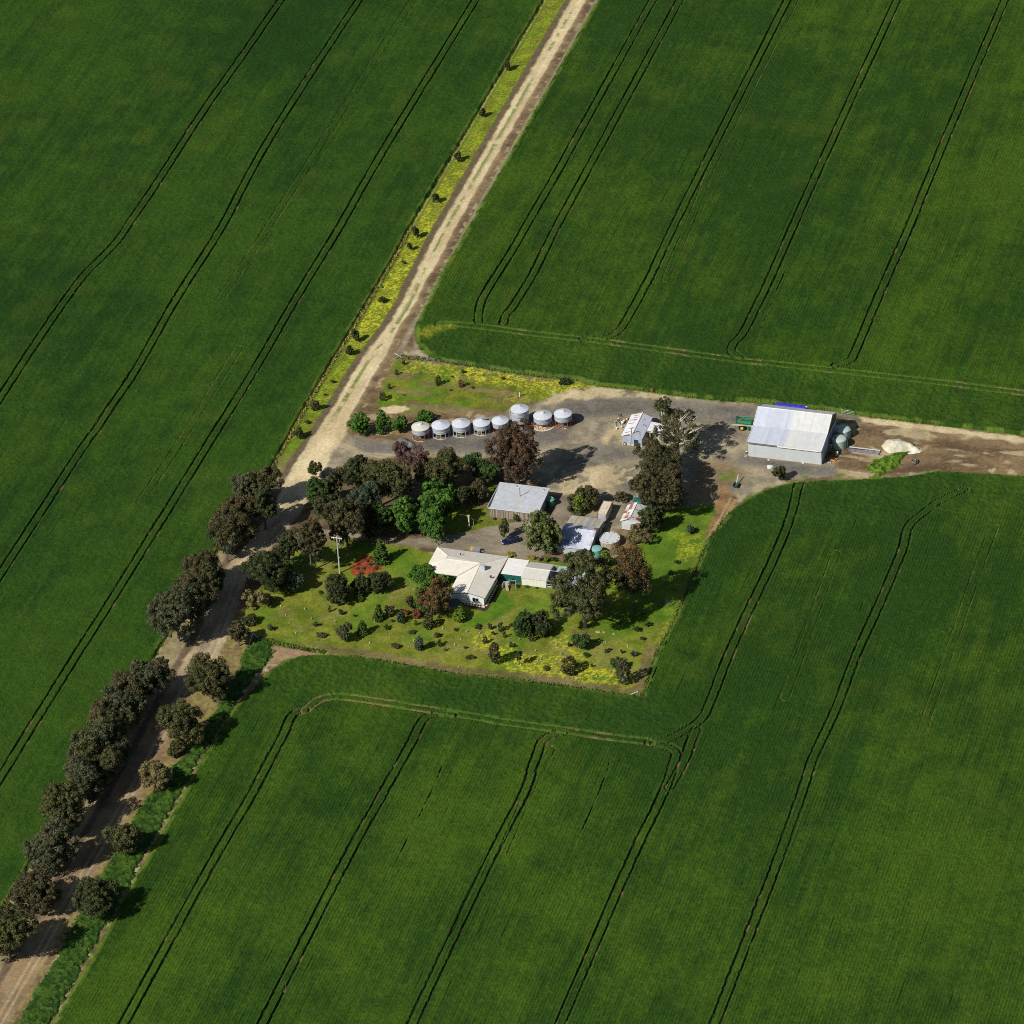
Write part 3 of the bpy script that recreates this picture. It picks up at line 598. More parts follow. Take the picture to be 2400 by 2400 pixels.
mb = MB(); mb.sheets((9.2, 3.6, 2.15), (9.2, 8.6, 2.15), (5.5, 8.6, 2.5), (5.5, 3.6, 2.5), 8, lambda i, j: jit(mix(WHITE, RUST, 0.85 if (i, j) in ((0, 2), (1, 0), (5, 1)) else 0), 0.08), 3)
mb.build('lean_to_roof', M_RUSTY, wk)
for x, y in ((9.0, 3.8), (9.0, 6.2), (9.0, 8.4), (6.6, 3.7)): MB().bar((x, y, 0), (x, y, 2.2), 0.09, WHITE, 6).build('post', M_PAINT, wk)
MB().box((9.0, 5.6, 0), (9.1, 8.5, 2.05), (0.42, 0.45, 0.5)).build('lean_to_wall', M_RUSTY, wk)

# ---- timber fronted shed with skillion roof
ts = empty('timber_shed', (-5.1, -3.29, 0), 'grey skillion roofed shed with a front of weathered timber palings', 'shed')
mb = MB(); rc2 = (0.47, 0.50, 0.53)
mb.sheets((-0.2, -0.25, 2.95), (13.35, -0.25, 2.95), (13.35, 11.0, 3.6), (-0.2, 11.0, 3.6), 17, lambda i, j: jit(rc2, 0.05) if rnd.random() > 0.05 else jit(mix(rc2, (0.5, 0.44, 0.32), 0.5), 0.05), 3)
roof = mb.build('roof', M_RUSTY, ts)
MB().box((-0.28, -0.34, 2.8), (13.42, -0.24, 2.97), (0.60, 0.60, 0.60)).box((-0.3, -0.24, 2.86), (-0.2, 11.0, 3.63), (0.62, 0.63, 0.63)).build('gutter', M_SHEET, roof)
p = G(1130+860/9.66, 1110+515/9.66, 3.3); lx, ly = p[0]+5.1, p[1]+3.29
MB().bar((lx, ly, 3.15), (lx, ly, 6.05), 0.11, (0.20, 0.19, 0.14), 7).build('flue', M_GALV, roof)
p = G(1130+1262/9.66, 1110+885/9.66, 2.95); MB().bar((p[0]+5.1, p[1]+3.29, 2.8), (p[0]+5.1, p[1]+3.29, 4.2), 0.06, (0.16, 0.16, 0.15), 6).build('vent_pipe', M_GALV, roof)
for sx, sy in ((785, 290), (1397, 370)):
    p = G(1130+sx/9.66, 1110+sy/9.66, 3.55); a, b = p[0]+5.1, p[1]+3.29
    MB().box((a-0.2, b-0.3, 3.4), (a+0.2, b+0.3, 3.66), (0.66, 0.64, 0.62), top=(0.40, 0.17, 0.10)).build('roof_patch', M_RUSTY, roof)
p = G(1130+715/9.66, 1110+785/9.66, 3.0); a, b = p[0]+5.1, p[1]+3.29
MB().box((a-1.1, b-0.35, 2.9), (a+1.1, b+0.35, 3.035), (0.46, 0.48, 0.54)).box((a-0.7, b-0.1, 2.9), (a+0.7, b+0.0, 3.045), (0.28, 0.22, 0.19)).build('roof_patch', M_RUSTY, roof)
mb = MB(); x = 0
while x < 13.1:
    w_ = rnd.uniform(0.12, 0.26); t = rnd.random(); c = mix((0.13, 0.105, 0.075), (0.36, 0.31, 0.24), t)
    y = rnd.uniform(-0.05, 0.02); mb.box((x, y-0.04, rnd.uniform(0.0, 0.12)), (min(13.15, x+w_), y, 2.78+rnd.uniform(-0.05, 0.03)), c); x += w_+0.012
mb.build('paling_wall', M_WOOD, ts)
mb = MB(); c = (0.24, 0.27, 0.34)
wallquad(mb, (13.15, 0), (13.15, 10.8), 0, 2.85, 3.45, c, 10); wallquad(mb, (13.15, 10.8), (0, 10.8), 0, 3.45, 3.45, c, 12); wallquad(mb, (0, 10.8), (0, 0), 0, 3.45, 2.85, c, 10); wallquad(mb, (0, 0.05), (13.15, 0.05), 0, 2.8, 2.8, (0.03, 0.025, 0.02), 1)
mb.build('wall', M_RUSTY, ts)

# ---- old shed with blue worn roof
os_ = empty('old_shed', (16.75, -15.45, 0), 'old corrugated shed with worn blue roof and a striped rear lean-to', 'shed')
mb = MB(); W4 = 8.5
def blue(i, j):
    s = i/15.0; t = 0.12+0.72*min(1, max(0, (s-0.2)/0.55))+rnd.uniform(-0.2, 0.2)-0.3*(j == 1 and s < 0.6)
    c = mix((0.26, 0.29, 0.42), (0.62, 0.64, 0.72), max(0, min(1, t)))
    if i == 15 and j in (2, 3, 4, 5, 6): c = mix(c, (0.35, 0.2, 0.07), 0.55)
    return jit(c, 0.06)
mb.sheets((-0.2, -0.4, 2.28), (W4+0.2, -0.4, 2.28), (W4+0.2, 3.0, 2.85), (-0.2, 3.0, 2.85), 16, blue, 4)
mb.sheets((-0.2, 3.0, 2.86), (W4+0.2, 3.0, 2.86), (W4+0.2, 6.4, 3.85), (-0.2, 6.4, 3.85), 16, blue, 5)
mb.sheets((-0.2, 6.4, 3.85), (W4+0.2, 6.4, 3.85), (W4+0.2, 8.9, 2.95), (-0.2, 8.9, 2.95), 14, lambda i, j: jit(mix((0.30, 0.33, 0.46), (0.48, 0.50, 0.58), rnd.random()), 0.06) if rnd.random() > 0.05 else RUST, 3)
roof = mb.build('roof', M_RUSTY, os_, label='worn blue and white roof')
stripe = [(0.46, 0.43, 0.36)]*16
for i, c in ((0, (0.48, 0.46, 0.40)), (3, (0.40, 0.33, 0.22)), (4, (0.44, 0.43, 0.40)), (6, (0.42, 0.34, 0.21)), (9, (0.30, 0.33, 0.37)), (10, (0.30, 0.33, 0.38)), (11, (0.46, 0.38, 0.23)), (12, (0.29, 0.33, 0.39)), (13, (0.45, 0.37, 0.22)), (14, (0.42, 0.41, 0.36))): stripe[i] = c
mb = MB(); mb.sheets((-0.2, 8.9, 2.93), (W4+0.2, 8.9, 2.93), (W4+0.2, 14.6, 1.95), (-0.2, 14.6, 1.95), 16, lambda i, j: jit(mix(stripe[i], (0.33, 0.2, 0.08), 0.35*(rnd.random() < 0.12)), 0.05), 5)
mb.build('lean_to_roof', M_RUSTY, os_, label='cream and rust striped rear roof')
p = MB(); p.box((1.2, 1.8, 2.70), (2.9, 1.95, 2.80), (0.04, 0.04, 0.07)); p.build('roof_tear', M_RUSTY, roof)
mb = MB(); wallquad(mb, (0, 0), (W4, 0), 0, 2.25, 2.25, (0.44, 0.50, 0.44), 9, 0.06)
for z in (0.7, 1.4): mb.box((0, -0.03, z), (W4, 0.0, z+0.03), (0.3, 0.34, 0.3))
mb.build('wall', M_RUSTY, os_, label='pale green front wall')
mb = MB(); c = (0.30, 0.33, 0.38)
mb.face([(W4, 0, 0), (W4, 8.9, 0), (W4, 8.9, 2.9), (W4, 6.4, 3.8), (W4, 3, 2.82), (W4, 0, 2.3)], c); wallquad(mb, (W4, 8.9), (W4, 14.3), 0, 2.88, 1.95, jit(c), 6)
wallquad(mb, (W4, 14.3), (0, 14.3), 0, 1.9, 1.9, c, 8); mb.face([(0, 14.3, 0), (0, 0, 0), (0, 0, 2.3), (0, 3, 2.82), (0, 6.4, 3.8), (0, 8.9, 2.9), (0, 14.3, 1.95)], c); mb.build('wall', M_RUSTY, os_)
MB().tube([(W4+0.3, 14.4, 2.0), (W4+0.35, 8.9, 1.95), (W4+1.2, 8.2, 1.95)], 0.06, WHITE).build('gutter_pipe', M_PLAST, os_)

# ---- small rusty roofed hut
ht = empty('hut', (30.2, -2.0, 0), 'small white weatherboard hut with rust patched gable roof on stumps', 'hut')
mb = MB(); L = 7.6
_rp = {}
def rp(i, j, dens):
    key = (i//2, j//2, len(dens))
    if key not in _rp: _rp[key] = rnd.random()
    v = _rp[key]+rnd.uniform(-0.08, 0.08)
    return jit(mix((0.68, 0.66, 0.64), jit(RUST, 0.25), 0.9 if v < 0.115*len(dens) else (0.3 if v < 0.2*len(dens) else 0.0)), 0.05)
mb.sheets((-0.35, L-0.3, 2.95), (-0.35, -0.3, 2.95), (2.38, -0.3, 4.25), (2.38, L-0.3, 4.25), 22, lambda i, j: rp(i//2, j, (1, 4, 8)), 6)
mb.sheets((5.1, -0.3, 2.95), (5.1, L-0.3, 2.95), (2.38, L-0.3, 4.25), (2.38, -0.3, 4.25), 22, lambda i, j: rp(i, j+2, (4,)) if i > 4 else (jit(RUST, 0.3) if j < 3 and i in (2, 3, 4) else rp(i, j, (4,))), 6)
roof = mb.build('roof', M_RUSTY, ht)
MB().bar((2.38, -0.32, 4.27), (2.38, L-0.28, 4.27), 0.09, (0.7, 0.7, 0.7)).build('ridge_cap', M_RUSTY, roof)
mb = MB(); c = (0.55, 0.58, 0.57)
for k in range(8):
    z0, z1 = 0.35+k*0.32, 0.35+(k+1)*0.32
    mb.box((0.02*(k % 2), 0.0, z0), (4.7, 0.06, z1), jit(c, 0.05))
mb.face([(0, 0.03, 2.9), (4.7, 0.03, 2.9), (2.38, 0.03, 4.1)], (0.46, 0.49, 0.51))
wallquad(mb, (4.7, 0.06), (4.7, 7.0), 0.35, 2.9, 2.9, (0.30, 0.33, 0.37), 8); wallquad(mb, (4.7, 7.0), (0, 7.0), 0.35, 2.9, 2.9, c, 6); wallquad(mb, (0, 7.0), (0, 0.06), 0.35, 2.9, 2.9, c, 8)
mb.face([(4.7, 7.0, 2.9), (0, 7.0, 2.9), (2.38, 7.0, 4.1)], c); mb.build('wall', M_RUSTY, ht)
MB().box((-0.02, -0.05, 2.86), (4.75, -0.0, 2.95), (0.72, 0.74, 0.74)).build('trim', M_PAINT, ht)
for x in (0.2, 1.3, 2.4, 3.5, 4.5):
    for y in (0.25, 3.6, 6.8):
        MB().box((x-0.12, y-0.12, 0), (x+0.12, y+0.12, 0.36), (0.22, 0.19, 0.15)).build('stump', M_WOOD, ht)

# ---- shipping container
ct = empty('shipping_container', (22.98, 0.35, 0), 'weathered white shipping container with rusty edges', 'container')
mb = MB()
for i in range(15):
    x0 = 0.12+i*0.144
    mb.box((x0, 0.02 if i % 2 else -0.0, 0.12), (x0+0.144, 0.3, 2.36), jit((0.56, 0.60, 0.64) if i % 2 else (0.28, 0.33, 0.38), 0.05))
mb.build('end_wall', M_RUSTY, ct)
mb = MB(); c = (0.47, 0.45, 0.40)
for i in range(30): mb.box((2.33 if i % 2 else 2.29, 0.1+i*0.2, 0.12), (2.37 if i % 2 else 2.35, 0.3+i*0.2, 2.36), jit(c, 0.08))
for i in range(30): mb.box((0.03, 0.1+i*0.2, 0.12), (0.06 if i % 2 else 0.09, 0.3+i*0.2, 2.36), jit(c, 0.08))
mb.box((0.1, 6.08, 0.12), (2.3, 6.12, 2.36), c); mb.build('side_wall', M_RUSTY, ct)
mb = MB(); mb.sheets((0.08, 0.1, 2.42), (2.34, 0.1, 2.42), (2.34, 6.1, 2.42), (0.08, 6.1, 2.42), 6, lambda i, j: jit(mix((0.62, 0.57, 0.44), RUST, 0.5*(rnd.random() < 0.05)), 0.05), 14); mb.build('roof', M_RUSTY, ct)
mb = MB(); R2 = (0.30, 0.13, 0.05)
for z in (0.06, 2.43):
    for a, b in (((0, 0), (2.4, 0)), ((2.4, 0), (2.4, 6.2)), ((2.4, 6.2), (0, 6.2)), ((0, 6.2), (0, 0))):
        mb.bar((a[0], a[1], z), (b[0], b[1], z), 0.085, jit(R2, 0.3), 4)
for x, y in ((0, 0), (2.4, 0), (2.4, 6.2), (0, 6.2)): mb.box((x-0.085, y-0.085, 0), (x+0.085, y+0.085, 2.54), jit(R2, 0.2))
mb.build('frame', M_RUSTY, ct)

# ---- teal shade cloth shelter behind the hut
p = G(1482, 1175.5, 2.2)
tl = empty('shade_shelter', (p[0], p[1], 0), 'teal shade cloth shelter behind the rusty roofed hut', 'shelter')
MB().sheets((0, 0, 2.2), (4.7, 0, 2.2), (4.7, 2.1, 2.25), (0, 2.1, 2.25), 8, lambda i, j: jit((0.012, 0.145, 0.13), 0.12), 2).build('shade_cloth', M_CLOTH, tl)
for x, y in ((0.08, 0.1), (4.6, 0.1), (4.6, 2.0), (0.08, 2.0)): MB().bar((x, y, 0), (x, y, 2.18), 0.05, (0.4, 0.42, 0.42), 6).build('post', M_GALV, tl)
MB().box((0.1, 0.06, 0.0), (4.6, 0.1, 0.9), (0.55, 0.57, 0.58)).build('side_panel', M_RUSTY, tl)

# ---- the homestead
hs = empty('farmhouse', (-3.7, -42.1, 0), 'cream roofed white farmhouse with a projecting front wing', 'house')
ox, oy = 3.7, 42.1
def hp(x, y, z): return (x+ox, y+oy, z)
E1, E2, E3, E4, E5 = (-13, -23.3, 2.8), (-13.05, -31.1, 2.8), (-11.3, -32.2, 2.8), (-10.3, -34.4, 2.74), (-4.1, -34.5, 2.8)
R1, R2_, R3, RJ = (-8.7, -28.0, 3.85), (-8.8, -29.4, 3.88), (0.5, -29.5, 3.92), (1.05, -29.4, 3.93)
F1, F2, F3, E6 = (-4.1, -42.5, 2.8), (0.85, -42.5, 3.86), (5.4, -42.5, 2.78), (6.05, -23.6, 2.8)
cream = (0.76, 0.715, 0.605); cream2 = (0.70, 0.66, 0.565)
mb = MB()
def panel(pts, c):
    mb.face([hp(*p) for p in pts], c)
def strips(A, B, C, D, n, c):
    mb.sheets(hp(*A), hp(*B), hp(*C), hp(*D), n, lambda i, j: jit(c, 0.022), 1, 0.02)
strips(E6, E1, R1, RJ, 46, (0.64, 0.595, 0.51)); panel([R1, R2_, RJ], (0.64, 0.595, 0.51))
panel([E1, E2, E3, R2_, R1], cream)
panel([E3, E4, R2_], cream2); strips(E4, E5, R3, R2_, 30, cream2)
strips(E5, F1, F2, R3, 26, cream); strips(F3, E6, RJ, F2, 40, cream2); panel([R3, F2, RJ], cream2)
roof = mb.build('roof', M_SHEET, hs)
mb = MB(); cc2 = (0.70, 0.66, 0.56)
for a, b in ((R1, E1), (R2_, R3), (R3, F2), (RJ, E6), (R1, R2_), (R2_, E3)):
    a = Vector(hp(*a)); b = Vector(hp(*b)); mb.bar(a+Vector((0, 0, 0.04)), b+Vector((0, 0, 0.04)), 0.09, cc2, 5)
mb.build('ridge_cap', M_SHEET, roof)
mb = MB().bar(Vector(hp(*E5))+Vector((0, 0, 0.03)), Vector(hp(*R3))+Vector((0, 0, 0.03)), 0.07, (0.25, 0.17, 0.08), 5); mb.build('valley_gutter', M_RUSTY, roof)
mb = MB()
for a, b, c in ((E1, E2, cream), (E2, E3, cream), (E4, E5, (0.3, 0.3, 0.27)), (F3, E6, (0.56, 0.40, 0.22)), (E6, E1, (0.58, 0.45, 0.3)), (E5, F1, cream)):
    mb.bar(Vector(hp(*a))-Vector((0, 0, 0.1)), Vector(hp(*b))-Vector((0, 0, 0.1)), 0.1, c, 4)
mb.build('gutter', M_SHEET, roof)
mb = MB()
for a, b in ((F1, F2), (F2, F3)): mb.bar(Vector(hp(*a))-Vector((0, 0.02, 0.06)), Vector(hp(*b))-Vector((0, 0.02, 0.06)), 0.1, (0.06, 0.13, 0.08), 4)
mb.build('barge_board', M_PAINT, roof)
mb = MB(); wc = (0.74, 0.76, 0.75)
def hw(a, b, z0, za, zb, c, n=1): wallquad(mb, (a[0]+ox, a[1]+oy), (b[0]+ox, b[1]+oy), z0, za, zb, c, n, 0.015)
hw((-3.7, -42.1), (0.85, -42.1), 0.25, 2.75, 3.74, wc); hw((0.85, -42.1), (5.0, -42.1), 0.25, 3.74, 2.75, wc)
hw((5.0, -42.1), (5.6, -24.0), 0.25, 2.72, 2.72, wc, 10); hw((5.6, -24.0), (-12.6, -23.7), 0.25, 2.75, 2.75, wc, 10)
hw((-12.6, -23.7), (-12.6, -31.0), 0.25, 2.75, 2.75, wc, 4); hw((-12.6, -31.0), (-3.7, -32.4), 0.25, 2.75, 2.75, wc, 4); hw((-3.7, -32.4), (-3.7, -42.1), 0.25, 2.75, 2.75, wc, 5)
mb.build('wall', M_PAINT, hs)
mb = MB(); mb.box((0.05, 0.05, 0), (8.65, 18, 0.27), (0.3, 0.29, 0.27)); mb.box((-8.8, 10.5, 0), (0.05, 18.2, 0.27), (0.3, 0.29, 0.27)); mb.build('foundation', M_CONC, hs)
def window(parent, a, b, z0, z1, n):
    ax, ay = a; bx, by = b; d = Vector((bx-ax, by-ay, 0)); l = d.length; d /= l; nn = Vector((d.y, -d.x, 0))
    def q(s, z, o): return Vector((ax, ay, 0))+d*s+nn*o+Vector((0, 0, z))
    f = MB()
    for s0, s1, y0, y1 in ((0, l, z0, z0+0.07), (0, l, z1-0.07, z1), (0, 0.07, z0, z1), (l-0.07, l, z0, z1))+tuple((l*k/n-0.04, l*k/n+0.04, z0, z1) for k in range(1, n)):
        f.face([q(s0, y0, 0.05), q(s1, y0, 0.05), q(s1, y1, 0.05), q(s0, y1, 0.05)], (0.6, 0.62, 0.6))
    o = f.build('window', M_PAINT, parent)
    MB().face([q(0.03, z0+0.03, 0.03), q(l-0.03, z0+0.03, 0.03), q(l-0.03, z1-0.03, 0.03), q(0.03, z1-0.03, 0.03)], (0.015, 0.025, 0.035)).build('pane', M_GLASS, o)
    MB().box(tuple(q(-0.05, z0-0.08, 0.0)), tuple(q(l+0.05, z0, 0.12)), (0.6, 0.6, 0.58)).build('sill', M_PAINT, o)
window(hs, (2.05+ox, -42.1+oy), (3.65+ox, -42.1+oy), 1.15, 2.2, 2)
window(hs, (5.28+ox, -33.6+oy), (5.31+ox, -32.6+oy), 1.2, 2.2, 1)
window(hs, (5.42+ox, -29.6+oy), (5.45+ox, -28.8+oy), 1.1, 2.2, 1)
d = MB().box((5.33+ox, -31.2+oy, 0.3), (5.43+ox, -30.2+oy, 2.35), (0.04, 0.045, 0.06)).build('door', M_PAINT, hs)
MB().box((5.43+ox, -31.1+oy, 1.2), (5.47+ox, -31.02+oy, 1.3), (0.5, 0.5, 0.5)).build('handle', M_GALV, d)
MB().box((-1.2+ox+5.6, -42.75+oy, 0), (0.0+ox+5.3, -42.15+oy, 0.12), (0.62, 0.58, 0.5)).build('step', M_CONC, hs)
p = G(990+1200/8.4, 1260+615/8.4, 3.8); a, b = p[0]+ox, p[1]+oy
ac = MB().box((a-0.5, b-0.5, 3.72), (a+0.5, b+0.5, 4.95), (0.46, 0.48, 0.50), top=(0.36, 0.42, 0.52))
for k in range(6): ac.box((a-0.53, b-0.42, 3.9+k*0.15), (a+0.53, b+0.42, 3.96+k*0.15), (0.40, 0.42, 0.43))
ac.build('air_cooler', M_GALV, roof)
p = G(990+755/8.4, 1260+362/8.4, 3.3); a, b = p[0]+ox, p[1]+oy
MB().bar((a, b, 3.1), (a, b, 3.85), 0.09, (0.22, 0.20, 0.12), 7).bar((a, b, 3.8), (a, b, 4.15), 0.16, (0.03, 0.03, 0.03), 7).build('flue', M_GALV, roof)
p = G(990+1350/8.4, 1260+800/8.4, 3.1); a, b = p[0]+ox, p[1]+oy
ds = MB().bar((a, b, 2.95), (a, b, 3.5), 0.035, (0.4, 0.4, 0.4), 5).build('satellite_dish', M_GALV, roof)
m = MB()
for i in range(12):
    t0, t1 = i*math.pi/6, (i+1)*math.pi/6
    e1 = Vector((0.75, 0.66, 0)).normalized(); e2 = Vector((-0.4, 0.45, 0.8)).normalized(); cen = Vector((a, b, 3.6)); bk = cen-e1.cross(e2)*0.1
    m.face([bk, cen+(e1*math.cos(t0)+e2*math.sin(t0))*0.38, cen+(e1*math.cos(t1)+e2*math.sin(t1))*0.38], (0.10, 0.10, 0.11))
m.build('reflector', M_PAINT, ds)
MB().tube([(-0.25, 1.0, 2.6), (-1.0, 0.4, 1.35), (-1.55, 0.3, 2.3), (-1.7, 0.3, 1.25)], 0.06, WHITE).build('downpipe', M_PLAST, hs)
# annexe between house and garage
mb = MB(); mb.sheets((5.95+ox, -30.6+oy, 2.35), (11.62+ox, -30.6+oy, 2.35), (11.72+ox, -23.8+oy, 2.62), (6.1+ox, -23.8+oy, 2.62), 7, lambda i, j: jit((0.74, 0.735, 0.70), 0.02), 2)
mb.build('annexe_roof', M_SHEET, hs)
mb = MB(); wallquad(mb, (5.95+ox, -30.3+oy), (11.62+ox, -30.3+oy), 0, 2.3, 2.3, (0.012, 0.105, 0.085), 8, 0.08); mb.build('annexe_wall', M_PAINT, hs, label='dark green annexe wall'); mb = MB(); wallquad(mb, (11.6+ox, -24+oy), (6+ox, -24+oy), 0, 2.5, 2.5, (0.012, 0.10, 0.085), 6); mb.build('annexe_wall', M_PAINT, hs)
MB().bar((9.2+ox, -30.36+oy, 2.0), (9.3+ox, -30.75+oy, 2.35), 0.05, (0.5, 0.48, 0.4), 5).build('lamp', M_PAINT, hs)

# ---- cream garage
gg = empty('garage', (11.72, -31.1, 0), 'cream ribbed garage joined to the house by a green walled annexe', 'garage')
mb = MB()
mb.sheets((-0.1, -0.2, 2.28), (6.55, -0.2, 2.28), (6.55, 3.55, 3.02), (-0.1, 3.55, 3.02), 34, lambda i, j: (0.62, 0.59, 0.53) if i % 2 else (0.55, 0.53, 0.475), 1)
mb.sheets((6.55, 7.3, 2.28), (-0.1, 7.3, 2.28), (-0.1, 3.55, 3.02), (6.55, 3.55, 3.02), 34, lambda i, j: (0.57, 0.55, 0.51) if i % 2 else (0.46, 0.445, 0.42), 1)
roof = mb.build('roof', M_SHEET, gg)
MB().bar((-0.12, 3.55, 3.04), (6.57, 3.55, 3.04), 0.09, (0.68, 0.67, 0.63)).build('ridge_cap', M_SHEET, roof)
mb = MB(); 
for i in range(20):
    c = (0.74, 0.72, 0.60) if i % 3 else (0.66, 0.67, 0.60)
    mb.box((0.0+i*0.322, 0.0, 0), (0.322+i*0.322, 0.05 if i % 2 else 0.08, 2.25), jit(c, 0.02))
mb.face([(6.44, 0.05, 0), (6.44, 7.1, 0), (6.44, 7.1, 2.25), (6.44, 3.55, 2.98), (6.44, 0.05, 2.25)], (0.5, 0.5, 0.47)); mb.face([(0, 7.1, 0), (0, 0.05, 0), (0, 0.05, 2.25), (0, 3.55, 2.98), (0, 7.1, 2.25)], (0.5, 0.5, 0.47)); wallquad(mb, (6.44, 7.1), (0, 7.1), 0, 2.25, 2.25, (0.6, 0.6, 0.54), 8)
mb.build('wall', M_SHEET, gg)

# ---- open framed aviary beyond the garage
av = empty('shade_house', (18.3, -31.1, 0), 'open framed shade house with clear roof sheets behind the tall gum', 'shade house')
mb = MB(); gp = (0.62, 0.66, 0.64)
for x in (0.1, 3.3, 6.5, 9.6):
    for y in (0.0, 3.55, 6.9): mb.bar((x, y, 0), (x, y, 3.0 if y == 3.55 else 2.3), 0.05, gp, 5)
    mb.bar((x, 0, 2.3), (x, 3.55, 3.0), 0.05, gp, 5); mb.bar((x, 3.55, 3.0), (x, 6.9, 2.3), 0.05, gp, 5)
for y, z in ((0, 2.3), (3.55, 3.0), (6.9, 2.3), (0, 1.2), (0, 0.6), (6.9, 1.2)): mb.bar((0.1, y, z), (9.6, y, z), 0.045, gp, 5)
mb.build('frame', M_PAINT, av)
mb = MB(); mb.sheets((7.0, 3.6, 3.03), (9.8, 3.6, 3.03), (9.8, 7.0, 2.33), (7.0, 7.0, 2.33), 8, lambda i, j: jit((0.50, 0.62, 0.55) if i % 2 else (0.30, 0.48, 0.38), 0.08), 2); mb.build('roof_sheet', M_SHEET, av); mb = MB()
mb.sheets((1.6, 3.6, 3.03), (4.0, 3.6, 3.03), (4.0, 7.0, 2.33), (1.6, 7.0, 2.33), 6, lambda i, j: jit((0.45, 0.58, 0.50), 0.1), 2)
mb.build('roof_sheet', M_SHEET, av)
MB().box((0.05, 0.1, 0), (9.7, 6.85, 0.1), (0.27, 0.28, 0.30)).build('floor_slab', M_CONC, av)
mb = MB(); mb.box((0.05, 6.9, 0.1), (9.6, 6.95, 2.25), (0.20, 0.22, 0.25)); mb.box((0.0, 3.0, 0.1), (0.05, 6.9, 2.2), (0.24, 0.26, 0.29)); mb.build('mesh_wall', M_CLOTH, av)

# ================================================================ SILOS AND TANKS
def silo(rx, ry, r, ze, hw, style, label, capr=0.3, n=24):
    c = G(rx, ry, ze); o = empty('silo', (c[0], c[1], 0), label, 'silo', 'grain silos in a row')
    orange = style in ('orange', 'cream'); lc = (0.42, 0.10, 0.018) if orange else (0.45, 0.46, 0.48)
    zb = ze-hw; zinc = (0.27, 0.305, 0.36)
    mb = MB(); k = max(4, int(hw/0.42)); prof = []
    for i in range(k):
        z0 = zb+hw*i/k; z1 = zb+hw*(i+1)/k
        prof += [(r-0.06, z0), (r, z0+0.10), (r, z1-0.10), (r-0.06, z1)]
    mb.lathe(prof, n*2, zinc, colf=lambda kk, i: jit(mix(zinc, (0.44, 0.47, 0.50), 0.5*((kk//4) % 2)), 0.04)); mb.build('wall', M_GALV, o)
    mb = MB(); hz = 0.80; base = (0.62, 0.60, 0.52) if style == 'cream' else (0.56, 0.59, 0.64)
    for i in range(n):
        t0, t1 = 2*math.pi*i/n, 2*math.pi*(i+1)/n
        q = [Vector((math.cos(t)*rr_, math.sin(t)*rr_, z)) for t, rr_, z in ((t0, r+0.07, ze-0.02), (t1, r+0.07, ze-0.02), (t1, 0.15, ze+hz), (t0, 0.15, ze+hz))]
        mb.face(q, jit(base, 0.03))
        if i % 2 == 0: mb.bar(q[0]+Vector((0, 0, 0.0)), q[3]+Vector((0, 0, 0.0)), 0.03, mix(base, (0.3, 0.33, 0.38), 0.35), 4, cap=False)
    mb.lathe([(r+0.07, ze-0.02), (r+0.07, ze-0.12), (r, ze-0.12)], n*2, base)
    roof = mb.build('roof', M_GALV, o)
    MB().lathe([(capr+0.02, ze+hz-0.8*capr/r*0.6), (capr, ze+hz+0.06), (0.0, ze+hz+0.12)], 14, mix(base, (0.75, 0.76, 0.76), 0.5)).build('cap', M_GALV, roof)
    if style == 'hatch': MB().face([(0.35, 0.35, ze+0.74), (1.95, 1.2, ze+0.13), (1.5, 1.75, ze+0.13), (0.3, 0.6, ze+0.72)], (0.015, 0.016, 0.02)).build('hatch', M_RUBBER, roof)
    MB().lathe([(0.12, 0.55), (0.2, 0.6), (r-0.02, zb+0.02)], n, (0.33, 0.30, 0.27)).build('hopper', M_GALV, o)
    leg = None
    for i in range(12):
        t = 2*math.pi*(i+0.5)/12
        if leg is None:
            leg = MB().box((-0.06, -0.07, 0), (0.06, 0.07, zb+0.15), lc).build('leg', M_PAINT, o); l_ = leg
        else:
            l_ = leg.copy(); COL.objects.link(l_); l_.parent = o
        l_.location = (math.cos(t)*(r-0.02), math.sin(t)*(r-0.02), 0); l_.rotation_euler = (0, 0, t)
    MB().lathe([(r-0.09, 0), (r-0.09, 0.1), (r+0.06, 0.1), (r+0.06, 0.0)], 36, lc if style == 'orange' else ((0.50, 0.40, 0.25) if style == 'cream' else (0.55, 0.53, 0.47))).build('base_ring', M_PAINT, o)
    MB().box((0.2, -r*0.93, 0.03), (1.3, -r*0.93+0.12, 0.16), (0.66, 0.62, 0.54)).build('chock', M_WOOD, o)
    return o, r, ze, hw
def plate(s, az, z, w_, h_, col, marks=(0.03, 0.03, 0.03)):
    o, r, ze, hw = s; m = MB(); a = rad(az)
    def q(t, zz, d=0.03): return ((r+d)*math.cos(a+t/r), (r+d)*math.sin(a+t/r), zz)
    for i in range(4): m.face([q(-w_/2+w_*i/4, z), q(-w_/2+w_*(i+1)/4, z), q(-w_/2+w_*(i+1)/4, z+h_), q(-w_/2+w_*i/4, z+h_)], col)
    if marks:
        x = -w_*0.42
        while x < w_*0.36:
            l = rnd.uniform(0.06, 0.13)
            m.face([q(x, z+h_*0.25, 0.045), q(x+l, z+h_*0.25, 0.045), q(x+l, z+h_*0.75, 0.045), q(x, z+h_*0.75, 0.045)], marks); x += l+0.05
    m.build('name_plate', M_PAINT, o)
s1 = (950, 930); k1 = 9.66; s2 = (1140, 920); k2 = 8.05
S = silo(950+340/k1, 930+668/k1, 2.36, 3.41, 1.67, 'cream', 'orange legged silo with a cream roof beside the gravel heap', 0.52)
plate(S, -100, 1.95, 1.0, 0.26, (0.5, 0.52, 0.52)); plate(S, -72, 1.95, 0.7, 0.24, (0.40, 0.43, 0.46))
